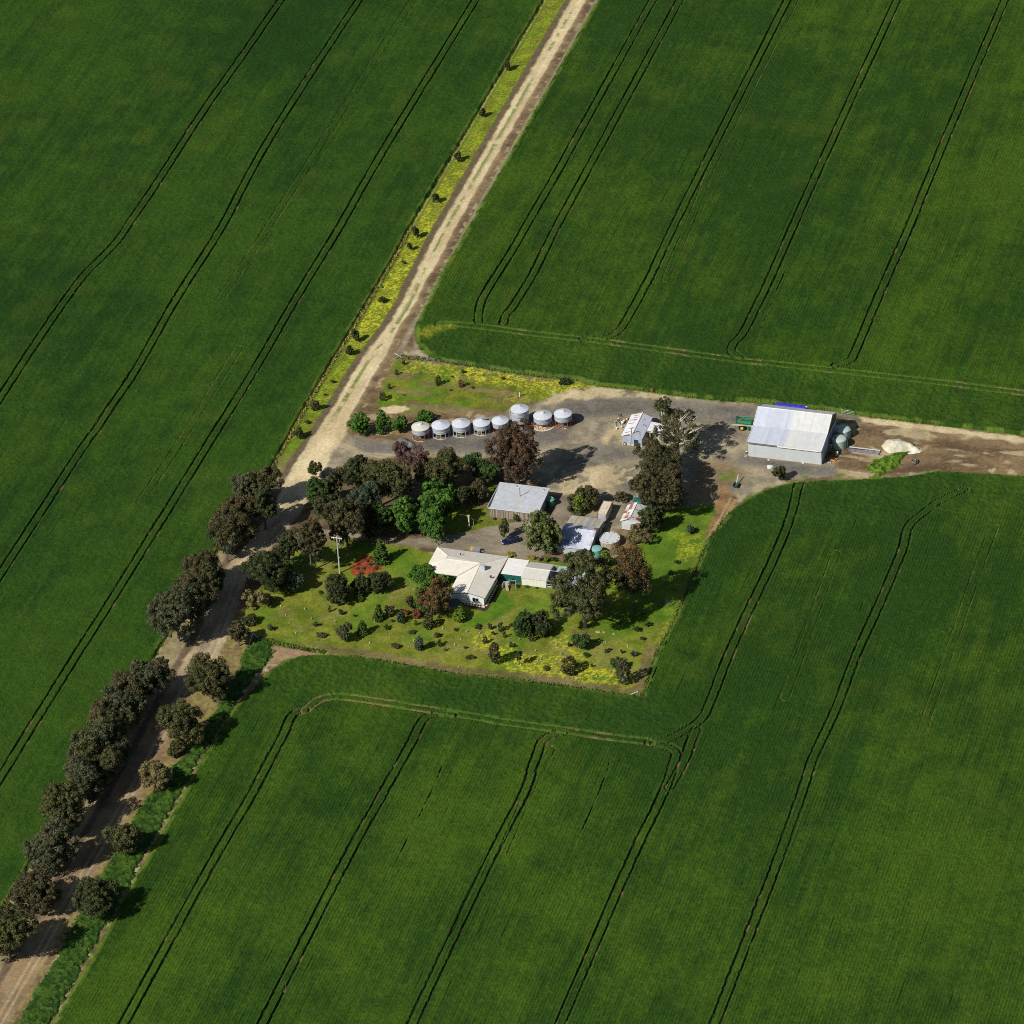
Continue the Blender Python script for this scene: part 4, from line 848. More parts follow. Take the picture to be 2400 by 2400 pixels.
S = silo(950+800/k1, 930+630/k1, 2.45, 3.2, 1.74, 'grey', 'grey legged silo next to the cream roofed one', 0.16)
plate(S, -85, 1.55, 1.25, 0.22, (0.66, 0.62, 0.14), None)
S = silo(950+1258/k1, 930+590/k1, 2.45, 3.2, 1.74, 'grey', 'grey legged silo next to the open hatched one', 0.18)
plate(S, -78, 1.55, 1.25, 0.22, (0.66, 0.62, 0.14), None)
S = silo(950+1722/k1, 930+572/k1, 2.26, 3.0, 1.64, 'hatch', 'orange legged silo with a black open hatch in its roof', 0.22)
plate(S, -88, 1.5, 1.0, 0.3, (0.70, 0.66, 0.30)); plate(S, -50, 1.6, 0.8, 0.3, (0.6, 0.58, 0.36))
silo(1140+258/k2, 920+520/k2, 2.22, 3.0, 1.64, 'orange', 'silo half hidden behind the rusty brown tree', 0.22)
S = silo(1140+626/k2, 920+300/k2, 2.36, 5.1, 3.76, 'orange', 'tallest silo of the row with a ladder on its roof', 0.28)
m = MB(); o, r, ze, hw = S
for d in (-0.18, 0.18): m.bar((-1.55+d, -1.75-d*0.7, ze+0.1), (-0.25+d, -0.4-d*0.7, ze+0.8), 0.035, (0.62, 0.64, 0.66), 4)
m.build('ladder', M_GALV, o); plate(S, -95, 4.4, 1.2, 0.25, (0.74, 0.75, 0.76), None)
MB().bar((-r-0.1, -0.9, 0.4), (-r-0.1, -0.9, ze), 0.07, WHITE, 6).build('pipe', M_PLAST, o)
S = silo(1140+1060/k2, 920+425/k2, 2.46, 3.18, 1.72, 'orange', 'orange legged silo standing on a round concrete pad', 0.5)
plate(S, -84, 1.6, 1.1, 0.12, (0.55, 0.45, 0.12), None); MB().lathe([(0, 0.02), (r+0.75, 0.03), (r+0.8, -0.15)][::-1], 40, (0.58, 0.51, 0.36)).build('pad', M_CONC, S[0])
S = silo(1140+1443/k2, 920+390/k2, 2.36, 3.46, 1.72, 'orange', 'last orange legged silo at the open yard end of the row', 0.5)
plate(S, -93, 1.95, 0.75, 0.24, (0.6, 0.6, 0.58)); plate(S, -70, 2.0, 0.7, 0.24, (0.6, 0.6, 0.58)); MB().box((S[1]+0.05, 0.3, 0.9), (S[1]+0.35, 0.6, 1.3), (0.6, 0.08, 0.02)).build('motor_box', M_PAINT, S[0])

def tank(cx, cy, r, h, dome, col, label, name='water_tank', mat=None, ribs=0, group=None):
    c = G(cx, cy, h); o = empty(name, (c[0], c[1], 0), label, 'tank', group)
    mb = MB(); prof = [(r, 0)]
    if ribs:
        for i in range(ribs): prof += [(r, h*(i+0.35)/ribs), (r-0.035, h*(i+0.5)/ribs), (r, h*(i+0.65)/ribs)]
    prof.append((r, h)); mb.lathe(prof, 40, col, colf=lambda k, i: jit(col, 0.02)); mb.build('wall', mat or M_PLAST, o, smooth=True)
    return o
def dome(o, r, h, d, col, mat, ribs=0):
    mb = MB(); prof = [(r+0.03, h-0.08), (r+0.03, h)]+[(r*math.cos(t), h+d*math.sin(t)) for t in (0.25, 0.55, 0.85, 1.15, 1.4)]+[(0, h+d)]
    mb.lathe(prof, 40, col); ob = mb.build('lid', mat, o, smooth=True)
    if ribs:
        m = MB()
        for i in range(ribs):
            t = 2*math.pi*i/ribs; m.bar((0.1*math.cos(t), 0.1*math.sin(t), h+d+0.0), (r*0.97*math.cos(t), r*0.97*math.sin(t), h+0.09), 0.04, col, 4)
        m.build('rib', mat, ob)
    return ob
PG = (0.32, 0.43, 0.37)
o = tank(1860+1125/9.66, 920+825/9.66, 1.87, 2.5, 0.45, PG, 'pale green water tank touching the end wall, half in its shade', group='pale green tanks by the machinery shed'); dome(o, 1.87, 2.5, 0.45, (0.43, 0.52, 0.48), M_PLAST)
MB().box((1.75, -0.1, 2.3), (2.0, 0.15, 2.5), (0.7, 0.7, 0.7)).build('outlet', M_PLAST, o)
o = tank(1860+1035/9.66, 920+1040/9.66, 1.9, 2.5, 0.45, PG, 'pale green water tank in front of its shaded twin', group='pale green tanks by the machinery shed'); d = dome(o, 1.9, 2.5, 0.45, (0.43, 0.52, 0.48), M_PLAST)
MB().bar((-1.1, -0.3, 2.8), (-1.1, -0.3, 2.95), 0.25, (0.06, 0.08, 0.08), 10).build('hatch', M_PLAST, d)
for y in (0.2, 0.5): MB().tube([(1.95, y, 2.3), (2.15, y, 1.6), (2.15, y-0.2, 0.1)], 0.05, (0.42, 0.44, 0.45)).build('pipe', M_PLAST, o)
o = tank(1290.5, 1170, 1.0, 1.85, 0.2, (0.05, 0.20, 0.125), 'dark green water tank beside the timber fronted shed'); dome(o, 1.0, 1.85, 0.15, (0.13, 0.33, 0.23), M_PLAST)
MB().tube([(-1.1, 0.75, 2.25), (0.35, 0.6, 2.1), (0.4, 0.58, 1.95)], 0.07, WHITE).build('inlet_pipe', M_PLAST, o)
MB().bar((0.1, -1.15, 0), (0.1, -1.15, 0.5), 0.05, (0.5, 0.5, 0.5)).build('tap', M_GALV, o)
o = tank(1398.5, 1284.8, 1.42, 1.95, 0.3, (0.10, 0.31, 0.25), 'teal ribbed water tank at the corner of the old blue shed', ribs=5); dome(o, 1.42, 1.95, 0.28, (0.20, 0.42, 0.37), M_PLAST, 10)
MB().tube([(-1.5, 0.1, 2.15), (-0.6, 0.1, 2.25), (-0.55, 0.1, 2.1)], 0.07, (0.2, 0.36, 0.32)).build('inlet_pipe', M_PLAST, o)
o = tank(1428.6, 1260.6, 2.66, 1.8, 0, (0.40, 0.34, 0.25), 'round concrete water tank with flat grey lid weighed down by stones', mat=M_CONC)
mb = MB(); mb.lathe([(2.66, 1.74), (2.72, 1.76), (2.72, 1.83), (0, 1.87)], 44, (0.56, 0.58, 0.58)); ld_ = mb.build('lid', M_RUSTY, o)
MB().bar((-0.3, -2.6, 1.87), (0.25, 2.55, 1.87), 0.02, (0.35, 0.35, 0.35), 4).bar((-2.3, 0.2, 1.87), (0.0, -1.4, 1.88), 0.02, (0.25, 0.25, 0.25), 4).build('seam', M_RUSTY, ld_)
mb = MB()
for i in range(16): mb.box((2.67*math.cos(i*0.39+0.02)-0.06, 2.67*math.sin(i*0.39+0.02)-0.06, 0.1), (2.67*math.cos(i*0.39)+0.06, 2.67*math.sin(i*0.39)+0.06, 1.5), jit((0.28, 0.22, 0.15), 0.3))
mb.build('stain', M_CONC, o)
for i in range(11):
    t = i*0.571+0.2; x, y = 2.35*math.cos(t), 2.35*math.sin(t)
    st = MB().lathe([(0.16, 0), (0.2, 0.08), (0.1, 0.18), (0, 0.2)], 6, jit((0.34, 0.25, 0.15), 0.25)).build('stone', M_CONC, None, loc=(o.location.x+x, o.location.y+y, 1.85))
    tag(st, 'brown stone weighing down the flat lid of the concrete tank', 'stone', 'stones on the concrete tank')
o = tank(990+622/8.4, 1260+1292/8.4, 1.86, 1.25, 0, (0.36, 0.34, 0.31), 'weathered round concrete tank beside the front wing of the house', mat=M_CONC)
mb = MB(); mb.lathe([(1.86, 1.22), (1.9, 1.25), (1.86, 1.32), (0.0, 1.4)], 40, (0.14, 0.135, 0.125), colf=lambda k, i: jit((0.13, 0.125, 0.12), 0.2)); mb.build('lid', M_CONC, o)
# ================================================================ VEHICLES, POLES, YARD THINGS
def at(zx, zy, o, s, z=0.0):
    return G(o[0]+zx/s, o[1]+zy/s, z)
Z8 = (990, 1260); Z9 = (1160, 1280); Z1 = (1700, 920); Z2 = (1860, 920); Z5 = (1430, 940); Z6 = (1130, 1110); Z7 = (1300, 1150); ZP = (760, 1240)
def wheel(parent, loc, r, w_, rimc, axis='y', n=18):
    """tyre and rim; axle along local y"""
    m = MB(); prof = [(r*0.5, -w_/2), (r*0.92, -w_/2), (r, -w_*0.3), (r, w_*0.3), (r*0.92, w_/2), (r*0.5, w_/2)]
    def ring(prof, col, mb):
        for k in range(1, len(prof)):
            for i in range(n):
                a0, a1 = 2*math.pi*i/n, 2*math.pi*(i+1)/n
                P = [(prof[k-1][0]*math.cos(a), prof[k-1][1], prof[k-1][0]*math.sin(a)) for a in (a0, a1)]+[(prof[k][0]*math.cos(a), prof[k][1], prof[k][0]*math.sin(a)) for a in (a1, a0)]
                mb.face(P, col)
    wo = bpy.data.objects.new('wheel', None); COL.objects.link(wo); wo.parent = parent; wo.location = loc; wo.empty_display_size = 0.1
    ring(prof, (0.018, 0.018, 0.02), m); m.build('tyre', M_RUBBER, wo)
    m = MB(); ring([(0.0, -w_*0.36), (r*0.2, -w_*0.36), (r*0.45, -w_*0.28), (r*0.52, -w_*0.51), (r*0.52, w_*0.51), (r*0.45, w_*0.28), (r*0.2, w_*0.36), (0.0, w_*0.36)], rimc, m); m.build('rim', M_PAINT, wo)
    return wo

# ---- blue tarpaulin roll behind the machinery shed
a = G(1819.6, 940.7, 2.5); b = G(1889.4, 953.1, 2.5)
L = b[0]-a[0]; o = empty('covered_stack', (a[0], a[1]-2.2, 0), 'long stack under a bright blue tarpaulin behind the machinery shed', 'covered stack')
mb = MB(); prof = [(0.0, 0.3), (0.02, 1.7), (0.35, 2.3), (1.1, 2.55), (1.9, 2.45), (2.2, 1.8), (2.2, 0.3)]
for i in range(16):
    for k in range(1, len(prof)):
        (ya, za), (yb, zb) = prof[k-1], prof[k]; x0, x1 = L*i/16, L*(i+1)/16
        d0, d1 = 0.05*math.sin(i*2.1), 0.05*math.sin((i+1)*2.1)
        mb.face([(x0, ya, za+d0), (x1, ya, za+d1), (x1, yb, zb+d1), (x0, yb, zb+d0)], jit((0.045, 0.040, 0.42), 0.12))
mb.face([(0, y, z) for y, z in prof], (0.05, 0.05, 0.4)); mb.face([(L, y, z) for y, z in prof][::-1], (0.02, 0.02, 0.08)); mb.build('tarpaulin', M_CLOTH, o)
MB().box((0.1, 0.1, 0), (L-0.1, 2.1, 0.4), (0.12, 0.10, 0.07)).build('pallet_base', M_WOOD, o); MB().bar((L-0.1, 1.2, 2.5), (L+0.35, 1.2, 2.55), 0.16, (0.7, 0.7, 0.7), 8).build('end_cap', M_PLAST, o)

# ---- green boom sprayer half parked under the machinery shed
p = at(370, 868, Z1, 9.66)
GRN = (0.020, 0.20, 0.075)
sp = empty('boom_sprayer', (p[0], p[1]+0.25, 0), 'green trailed boom sprayer with yellow wheel hubs beside the machinery shed', 'sprayer', rz=rad(4))
for y in (0, 2.6): wheel(sp, (0, y, 0.85), 0.85, 0.55, (0.72, 0.52, 0.02))
mb = MB()
for k in range(10):
    a0, a1 = math.pi*2*k/10, math.pi*2*(k+1)/10
    prof = [(-0.9, 0.25), (-0.6, 0.6), (2.4, 0.7), (2.8, 0.3)]
    for j in range(1, 4):
        (xa, ra), (xb, rb) = prof[j-1], prof[j]
        mb.face([(xa, 1.3+ra*math.cos(a0), 1.75+ra*0.8*math.sin(a0)), (xa, 1.3+ra*math.cos(a1), 1.75+ra*0.8*math.sin(a1)), (xb, 1.3+rb*math.cos(a1), 1.75+rb*0.8*math.sin(a1)), (xb, 1.3+rb*math.cos(a0), 1.75+rb*0.8*math.sin(a0))], (0.020, 0.20, 0.075))
mb.build('tank', M_PAINT, sp, smooth=True)
mb = MB().box((-1.8, 0.9, 0.75), (5.5, 1.1, 0.95), GRN).box((-1.8, 1.6, 0.75), (5.5, 1.8, 0.95), GRN).box((-0.12, 0.2, 0.75), (0.12, 2.4, 0.95), GRN).box((5.4, 1.1, 0.75), (7.0, 1.6, 0.9), GRN); mb.build('chassis', M_PAINT, sp)
mb = MB()
for y in (0.5, 2.2): mb.bar((-1.75, y, 0.7), (-1.6, y, 2.8), 0.09, GRN, 5)
for z in (0.9, 1.6, 2.2, 2.75): mb.bar((-1.7, 0.3, z), (-1.7, 2.5, z), 0.08, GRN, 5)
mb.box((-1.9, 1.6, 2.3), (-1.2, 2.3, 3.0), (0.015, 0.12, 0.06)); mb.build('boom_mast', M_PAINT, sp)
def lattice(y, z, x0, x1, c, r, dz=0.45):
    mb = MB().bar((x0, y, z), (x1, y, z+0.1), r, c, 5).bar((x0+0.4, y, z+dz), (x1, y, z+dz+0.1), r, c, 5); n = int((x1-x0)/0.55)
    for i in range(n):
        u0, u1 = x0+0.4+(x1-x0-0.4)*i/n, x0+0.4+(x1-x0-0.4)*(i+1)/n
        mb.bar((u0, y, z+0.02), ((u0+u1)/2, y, z+dz), r*0.55, c, 4, cap=False).bar(((u0+u1)/2, y, z+dz), (u1, y, z+0.05), r*0.55, c, 4, cap=False)
    mb.build('boom_arm', M_PAINT, sp)
lattice(-0.45, 1.75, -2.9, 5.0, (0.52, 0.50, 0.44), 0.065, 0.3); lattice(3.0, 2.0, -1.4, 5.0, (0.02, 0.19, 0.09), 0.09); lattice(2.3, 2.35, -0.9, 4.8, (0.02, 0.19, 0.09), 0.08); lattice(2.65, 1.9, -0.6, 5, (0.5, 0.47, 0.42), 0.05, 0.2)
mb = MB(); mb.lathe([(0.0, 0.5), (0.33, 0.55), (0.36, 1.1), (0.25, 1.3), (0, 1.32)], 14, (0.018, 0.17, 0.075), c=(1.75, -0.15)); mb.build('mixing_tank', M_PAINT, sp)
MB().bar((2.7, -0.3, 1.3), (2.7, -0.02, 1.35), 0.24, (0.75, 0.55, 0.03), 12).build('filter_cap', M_PAINT, sp)
MB().box((2.4, -0.1, 0.35), (3.2, 0.5, 0.95), (0.03, 0.035, 0.035)).build('pump_box', M_PAINT, sp)

# ---- navy car on the drive
a = G(1187, 1277.2); b = G(1212.5, 1271.6); d = a-b; yaw = math.atan2(d[1], d[0])
fx, fy = math.cos(yaw), math.sin(yaw); nx_, ny_ = -fy, fx     # local y
mid = (a+b)/2; off = -0.78 if ((_P[0]-mid[0])*nx_+(_P[1]-mid[1])*ny_) > 0 else 0.78
car = empty('car', (mid[0]+nx_*off, mid[1]+ny_*off, 0), 'dark navy sedan parked on the gravel drive by a slender tree', 'car', rz=yaw)
NAVY = (0.012, 0.016, 0.060)
def loft(mb, st, colf):
    R = []
    for x, w_, zb, zs, zt, tw in st: R.append([(x, -w_, zb), (x, -w_*1.02, zb+(zs-zb)*0.55), (x, -w_*0.97, zs), (x, -tw, zt), (x, 0, zt+0.03), (x, tw, zt), (x, w_*0.97, zs), (x, w_*1.02, zb+(zs-zb)*0.55), (x, w_, zb)])
    for i in range(1, len(R)):
        for k in range(8): mb.face([R[i-1][k], R[i-1][k+1], R[i][k+1], R[i][k]], colf(i, k))
    mb.face(R[0], colf(0, 0)); mb.face(R[-1][::-1], colf(0, 0))
mb = MB(); loft(mb, [(-2.35, 0.70, 0.45, 0.72, 0.78, 0.5), (-2.2, 0.84, 0.30, 0.80, 0.98, 0.66), (-1.5, 0.91, 0.25, 0.84, 1.02, 0.74), (-0.3, 0.92, 0.22, 0.84, 0.98, 0.8), (0.9, 0.92, 0.22, 0.82, 0.96, 0.78), (1.7, 0.90, 0.25, 0.74, 0.86, 0.68), (2.3, 0.82, 0.30, 0.62, 0.72, 0.55), (2.48, 0.66, 0.40, 0.52, 0.58, 0.4)], lambda i, k: NAVY)
mb.build('body', M_GLOSS, car, smooth=True)
mb = MB(); loft(mb, [(-1.75, 0.72, 0.96, 0.98, 1.0, 0.5), (-0.95, 0.76, 0.96, 1.10, 1.36, 0.56), (-0.3, 0.77, 0.95, 1.12, 1.42, 0.58), (0.25, 0.77, 0.94, 1.10, 1.38, 0.57), (1.1, 0.74, 0.90, 0.93, 0.96, 0.55)], lambda i, k: (0.02, 0.026, 0.04))
mb.build('windows', M_GLASS, car, smooth=True)
mb = MB(); loft(mb, [(-1.0, 0.56, 1.35, 1.37, 1.395, 0.5), (-0.3, 0.59, 1.40, 1.43, 1.455, 0.5), (0.3, 0.58, 1.36, 1.38, 1.41, 0.5)], lambda i, k: NAVY); mb.build('roof', M_GLOSS, car)
for x in (1.47, -1.46):
    for y in (-0.82, 0.82): wheel(car, (x, y, 0.32), 0.33, 0.22, (0.52, 0.53, 0.55))
for y in (-0.58, 0.58):
    MB().box((2.22, y-0.2, 0.56), (2.46, y+0.2, 0.70), (0.75, 0.77, 0.8)).build('headlight', M_GLASS, car)
    MB().box((-2.36, y-0.2, 0.68), (-2.2, y+0.2, 0.86), (0.3, 0.02, 0.02)).build('tail_light', M_GLASS, car)
    MB().box((0.75, y*1.72-0.12, 0.92), (0.95, y*1.72+0.12, 1.06), NAVY).build('mirror', M_GLOSS, car)
MB().box((2.42, -0.26, 0.40), (2.50, 0.26, 0.52), (0.7, 0.7, 0.68)).build('number_plate', M_PAINT, car)

# ---- box trailer behind the farmhouse
p = at(1045, 285, Z8, 8.4)
tr = empty('trailer', (p[0], p[1], 0), 'small box trailer with a yellow and grey cover parked behind the farmhouse', 'trailer', rz=rad(3))
MB().box((-1.3, -0.75, 0.45), (1.3, 0.75, 0.95), (0.22, 0.23, 0.25)).build('tray', M_PAINT, tr)
MB().box((-1.34, -0.8, 0.95), (-0.65, 0.8, 1.03), (0.60, 0.40, 0.04)).box((-0.65, -0.8, 0.95), (1.3, 0.8, 1.02), (0.25, 0.255, 0.27)).build('cover', M_CLOTH, tr)
MB().bar((1.3, -0.5, 0.5), (2.4, 0, 0.5), 0.05, (0.3, 0.3, 0.32)).bar((1.3, 0.5, 0.5), (2.4, 0, 0.5), 0.05, (0.3, 0.3, 0.32)).bar((1.75, 0, 0.1), (1.75, 0, 0.8), 0.05, (0.7, 0.7, 0.7)).build('drawbar', M_GALV, tr)
for y in (-0.85, 0.85): wheel(tr, (0, y, 0.3), 0.3, 0.18, (0.6, 0.6, 0.6))

# ---- long steel frame on the soil by the tanks
a = G(1991, 1047.5, 0.5); b = G(2063, 1056, 0.5); d = b-a; o = empty('steel_frame', (a[0], a[1], 0), 'long grey steel frame lying between the tanks and the sand heap', 'steel frame', rz=math.atan2(d[1], d[0])); L = math.hypot(d[0], d[1])
mb = MB().box((0, -0.12, 0.45), (L, 0.12, 0.62), (0.62, 0.62, 0.63)); mb.build('top_rail', M_GALV, o)
MB().box((0, -0.75, 0.18), (L, -0.6, 0.34), (0.22, 0.23, 0.36)).box((0, -1.35, 0.15), (L, -1.2, 0.34), (0.20, 0.21, 0.36)).build('rail', M_GALV, o)
for i in range(6): MB().box((L*i/5-0.06, -1.4, 0.0), (L*i/5+0.06, 0.1, 0.16), (0.05, 0.05, 0.06)).build('cross_bar', M_GALV, o)

# ---- small green hopper with pale auger tube
p = G(1725, 1140); o = empty('auger_hopper', (p[0], p[1], 0), 'dark green hopper tray with a pale auger tube on bare soil', 'hopper', rz=rad(-4))
MB().box((-0.65, -0.95, 0.25), (0.65, -0.85, 0.7), (0.015, 0.06, 0.055)).box((-0.65, 0.75, 0.25), (0.65, 0.85, 0.75), (0.015, 0.06, 0.055)).box((-0.65, -0.9, 0.25), (-0.57, 0.8, 0.72), (0.015, 0.06, 0.055)).box((0.57, -0.9, 0.25), (0.65, 0.8, 0.72), (0.015, 0.06, 0.055)).box((-0.6, -0.9, 0.2), (0.6, 0.8, 0.3), (0.04, 0.09, 0.05)).build('tray', M_PAINT, o)
MB().bar((-0.1, 0.7, 0.5), (-0.35, 3.2, 1.5), 0.14, (0.55, 0.56, 0.57), 8).build('auger_tube', M_GALV, o)
for y in (-0.6, 0.4): wheel(o, (0.72, y, 0.22), 0.22, 0.12, (0.3, 0.3, 0.3))

# ---- rusty harrow by the workshop
p = at(345, 700, Z5, 12.88); o = empty('harrow', (p[0], p[1], 0), 'rusty old farm implement with white drums beside the workshop', 'implement')
mb = MB()
for a, b in (((-2.0, 1.4, 0.4), (-0.8, 0.0, 0.4)), ((-0.8, 0, 0.4), (0.6, -2.0, 0.4)), ((-0.7, 1.6, 0.4), (0.3, -0.9, 0.45)), ((-2.1, 0.8, 0.35), (-1.0, -2.2, 0.35)), ((-1.8, -1.2, 0.3), (-0.4, -3.2, 0.35)), ((-0.9, 1.5, 0.4), (0.9, 2.4, 0.5)), ((-1.5, -1.8, 0.35), (0.2, -2.4, 0.4))):
    mb.bar(a, b, 0.06, (0.50, 0.45, 0.33), 5)
mb.build('frame', M_RUSTY, o)
for x, y, z, r, c in ((-1.3, 1.8, 0.45, 0.32, (0.68, 0.62, 0.58)), (0.9, 2.2, 0.5, 0.28, (0.7, 0.7, 0.7)), (0.4, 1.2, 0.5, 0.28, (0.72, 0.72, 0.72)), (0.2, 0.3, 0.55, 0.42, (0.74, 0.74, 0.74)), (-0.6, -2.6, 0.4, 0.28, (0.7, 0.7, 0.68)), (0.5, -1.7, 0.45, 0.24, (0.7, 0.69, 0.66)), (-1.9, 0.3, 0.35, 0.18, (0.65, 0.64, 0.6))):
    MB().lathe([(0.0, z-r), (r*0.8, z-r*0.8), (r, z), (r*0.8, z+r*0.6), (0, z+r*0.75)], 12, c, c=(x, y)).build('drum', M_PAINT, o, smooth=True)
MB().box((-1.5, 1.3, 0.25), (-0.8, 1.9, 0.6), (0.26, 0.08, 0.03)).box((0.3, 2.0, 0.3), (0.75, 2.5, 0.75), (0.45, 0.16, 0.02)).build('gearbox', M_RUSTY, o)
p = at(290, 450, Z5, 12.88); o = MB().face([(-0.4, -0.35, 0), (0.9, -0.3, 0), (-0.35, 0.5, 0.75)], (0.025, 0.027, 0.04)).face([(-0.4, -0.35, 0), (-0.35, 0.5, 0.75), (-0.5, 0.55, 0)], (0.03, 0.03, 0.045)).face([(0.9, -0.3, 0), (-0.5, 0.55, 0), (-0.35, 0.5, 0.75)], (0.025, 0.025, 0.035)).face([(-0.4, -0.35, 0), (-0.5, 0.55, 0), (0.9, -0.3, 0)], (0.02, 0.02, 0.02)).build('plough_share', M_PAINT, None, loc=(p[0], p[1], 0)); tag(o, 'black wedge shaped plough share lying beyond the rusty implement', 'plough share')
p = at(445, 1330, Z5, 12.88); o = empty('tyre', (p[0], p[1], 0.42), 'old tyre with a white rim leaning on the workshop front', 'tyre'); o.rotation_euler = (rad(-10), 0, 0)
wheel(o, (0, 0, 0), 0.42, 0.22, (0.7, 0.7, 0.7))

# ---- poles
def pole(px, py, h, r, col, label, name='power_pole', arm=None, mat=None):
    g = G(px, py); o = empty(name, (g[0], g[1], 0), label, 'pole')
    MB().bar((0, 0, -0.3), (0, 0, h), r, col, 9, r*0.68).build('post', mat or M_CONC, o)
    return o
o = pole(796.5, 1343.6, 11.4, 0.2, (0.50, 0.51, 0.42), 'tall pale concrete power pole on the lawn left of the red garden bed')
ar = MB().box((-1.45, -0.2, 11.0), (1.45, -0.06, 11.2), (0.60, 0.60, 0.54)).build('cross_arm', M_WOOD, o)
for x in (-1.3, -0.85, 0.85, 1.3): MB().lathe([(0.05, 10.6), (0.1, 10.65), (0.06, 10.8), (0.1, 10.85), (0.05, 11.0)], 8, (0.5, 0.5, 0.5) if abs(x) < 1 else (0.1, 0.2, 0.2), c=(x, -0.13)).build('insulator', M_GLASS, ar)
MB().bar((0.75, -0.1, 10.5), (0.45, -0.1, 9.4), 0.05, (0.6, 0.6, 0.6)).bar((0.45, -0.1, 9.4), (0.5, -0.1, 9.1), 0.14, (0.65, 0.65, 0.65)).bar((0.5, -0.1, 8.9), (0.55, -0.1, 8.3), 0.1, (0.2, 0.22, 0.25)).bar((0.3, -0.1, 4.9), (0.3, -0.1, 5.1), 0.1, (0.5, 0.55, 0.6)).build('fuse_switch', M_PAINT, o)
g = at(665, 1330, Z5, 12.88)
o = empty('power_pole', (g[0], g[1]-0.1, 0), 'timber service pole standing at the front of the workshop', 'pole')
MB().bar((0, 0, 0), (0, 0, 5.4), 0.12, (0.16, 0.12, 0.09), 8, 0.1).build('post', M_WOOD, o); ar = MB().box((-0.5, -0.05, 5.2), (0.5, 0.05, 5.32), (0.18, 0.14, 0.1)).build('cross_arm', M_WOOD, o)
MB().bar((-0.42, 0, 5.3), (-0.42, 0, 5.48), 0.06, (0.3, 0.3, 0.3)).build('insulator', M_GLASS, ar); MB().bar((0.42, 0, 5.3), (0.42, 0, 5.48), 0.06, (0.3, 0.3, 0.3)).build('insulator', M_GLASS, ar)
g = G(1099.9, 1234.9)
o = empty('lamp_post', (g[0], g[1], 0), 'white lawn post with yellow top and thin side arm near the paling shed', 'post'); 
MB().bar((0, 0, 0), (0, 0, 3.4), 0.2, (0.66, 0.65, 0.60), 8, 0.24).build('post', M_PAINT, o); MB().box((-0.3, -0.3, 3.35), (0.3, 0.3, 3.6), (0.45, 0.45, 0.15)).build('cap', M_PAINT, o)
a = MB().bar((0, 0, 3.45), (-2.3, 0.1, 3.6), 0.05, (0.3, 0.28, 0.2)).build('arm', M_PAINT, o); MB().lathe([(0, 3.3), (0.18, 3.42), (0.18, 3.55), (0, 3.65)], 10, (0.7, 0.7, 0.7), c=(-2.3, 0.1)).build('lamp', M_PAINT, a)
MB().bar((0.2, 0.3, 3.2), (1.2, 0.6, 1.8), 0.04, (0.4, 0.42, 0.25)).bar((0.9, 0.2, 0), (1.2, 0.6, 1.8), 0.04, (0.4, 0.42, 0.25)).build('brace', M_PAINT, o)

# ---- grain auger behind the timber shed
a = G(1130+800/9.66, 1110+240/9.66, 1.2); o = empty('grain_auger', (a[0], a[1], 0), 'white grain auger with red tip slanting up behind the timber shed', 'auger')
MB().bar((0.0, 0, 0.6), (-0.15, 3.0, 2.6), 0.16, (0.60, 0.58, 0.70), 8).build('tube', M_PAINT, o); MB().bar((-0.15, 3.0, 2.6), (-0.15, 3.3, 2.85), 0.2, (0.4, 0.03, 0.04), 8).build('head', M_PAINT, o)
MB().bar((-0.1, 1.8, 1.8), (0.5, 1.8, 0), 0.05, (0.3, 0.05, 0.1)).bar((-0.1, 1.8, 1.8), (-0.7, 1.8, 0), 0.05, (0.3, 0.05, 0.1)).build('leg_frame', M_PAINT, o); MB().box((0.1, 2.5, 1.6), (0.4, 2.8, 2.1), (0.7, 0.6, 0.1)).build('motor', M_PAINT, o)

# ---- play set
p = at(1600, 1000, Z8, 8.4); o = empty('play_set', (p[0], p[1], 0), "children's slide and swing set with white panels on the back lawn", 'play set')
MB().box((-0.35, -0.2, 0), (-0.27, 1.2, 1.25), (0.74, 0.77, 0.78)).build('panel', M_PLAST, o)
MB().face([(-0.3, 1.2, 1.25), (0.9, 1.7, 1.3), (0.9, 1.7, 0.1), (-0.3, 1.2, 0)], (0.55, 0.62, 0.64)).face([(-0.3, 1.22, 0), (0.9, 1.72, 0.1), (0.9, 1.72, 1.3), (-0.3, 1.22, 1.25)], (0.55, 0.62, 0.64)).build('panel', M_PLAST, o)
MB().sheets((1.0, -1.1, 0.2), (1.75, -0.95, 0.2), (0.75, 0.9, 1.1), (0.1, 0.7, 1.1), 3, lambda i, j: (0.36, 0.29, 0.18), 3).build('slide', M_PLAST, o)
mb = MB()
for x in (1.3, 3.0):
    mb.bar((x, 0.4, 0), (x-0.1, 1.2, 2.0), 0.04, (0.55, 0.55, 0.75), 5).bar((x, 2.0, 0), (x-0.1, 1.2, 2.0), 0.04, (0.6, 0.6, 0.75), 5)
mb.bar((1.1, 1.2, 2.0), (3.1, 1.2, 2.0), 0.04, (0.5, 0.6, 0.55), 5); mb.build('swing_frame', M_PAINT, o)
MB().box((1.9, 1.1, 0.5), (2.3, 1.3, 0.56), (0.05, 0.07, 0.3)).bar((1.92, 1.2, 0.55), (1.92, 1.2, 2.0), 0.02, (0.2, 0.2, 0.2), 4).bar((2.28, 1.2, 0.55), (2.28, 1.2, 2.0), 0.02, (0.2, 0.2, 0.2), 4).build('swing', M_PLAST, o)

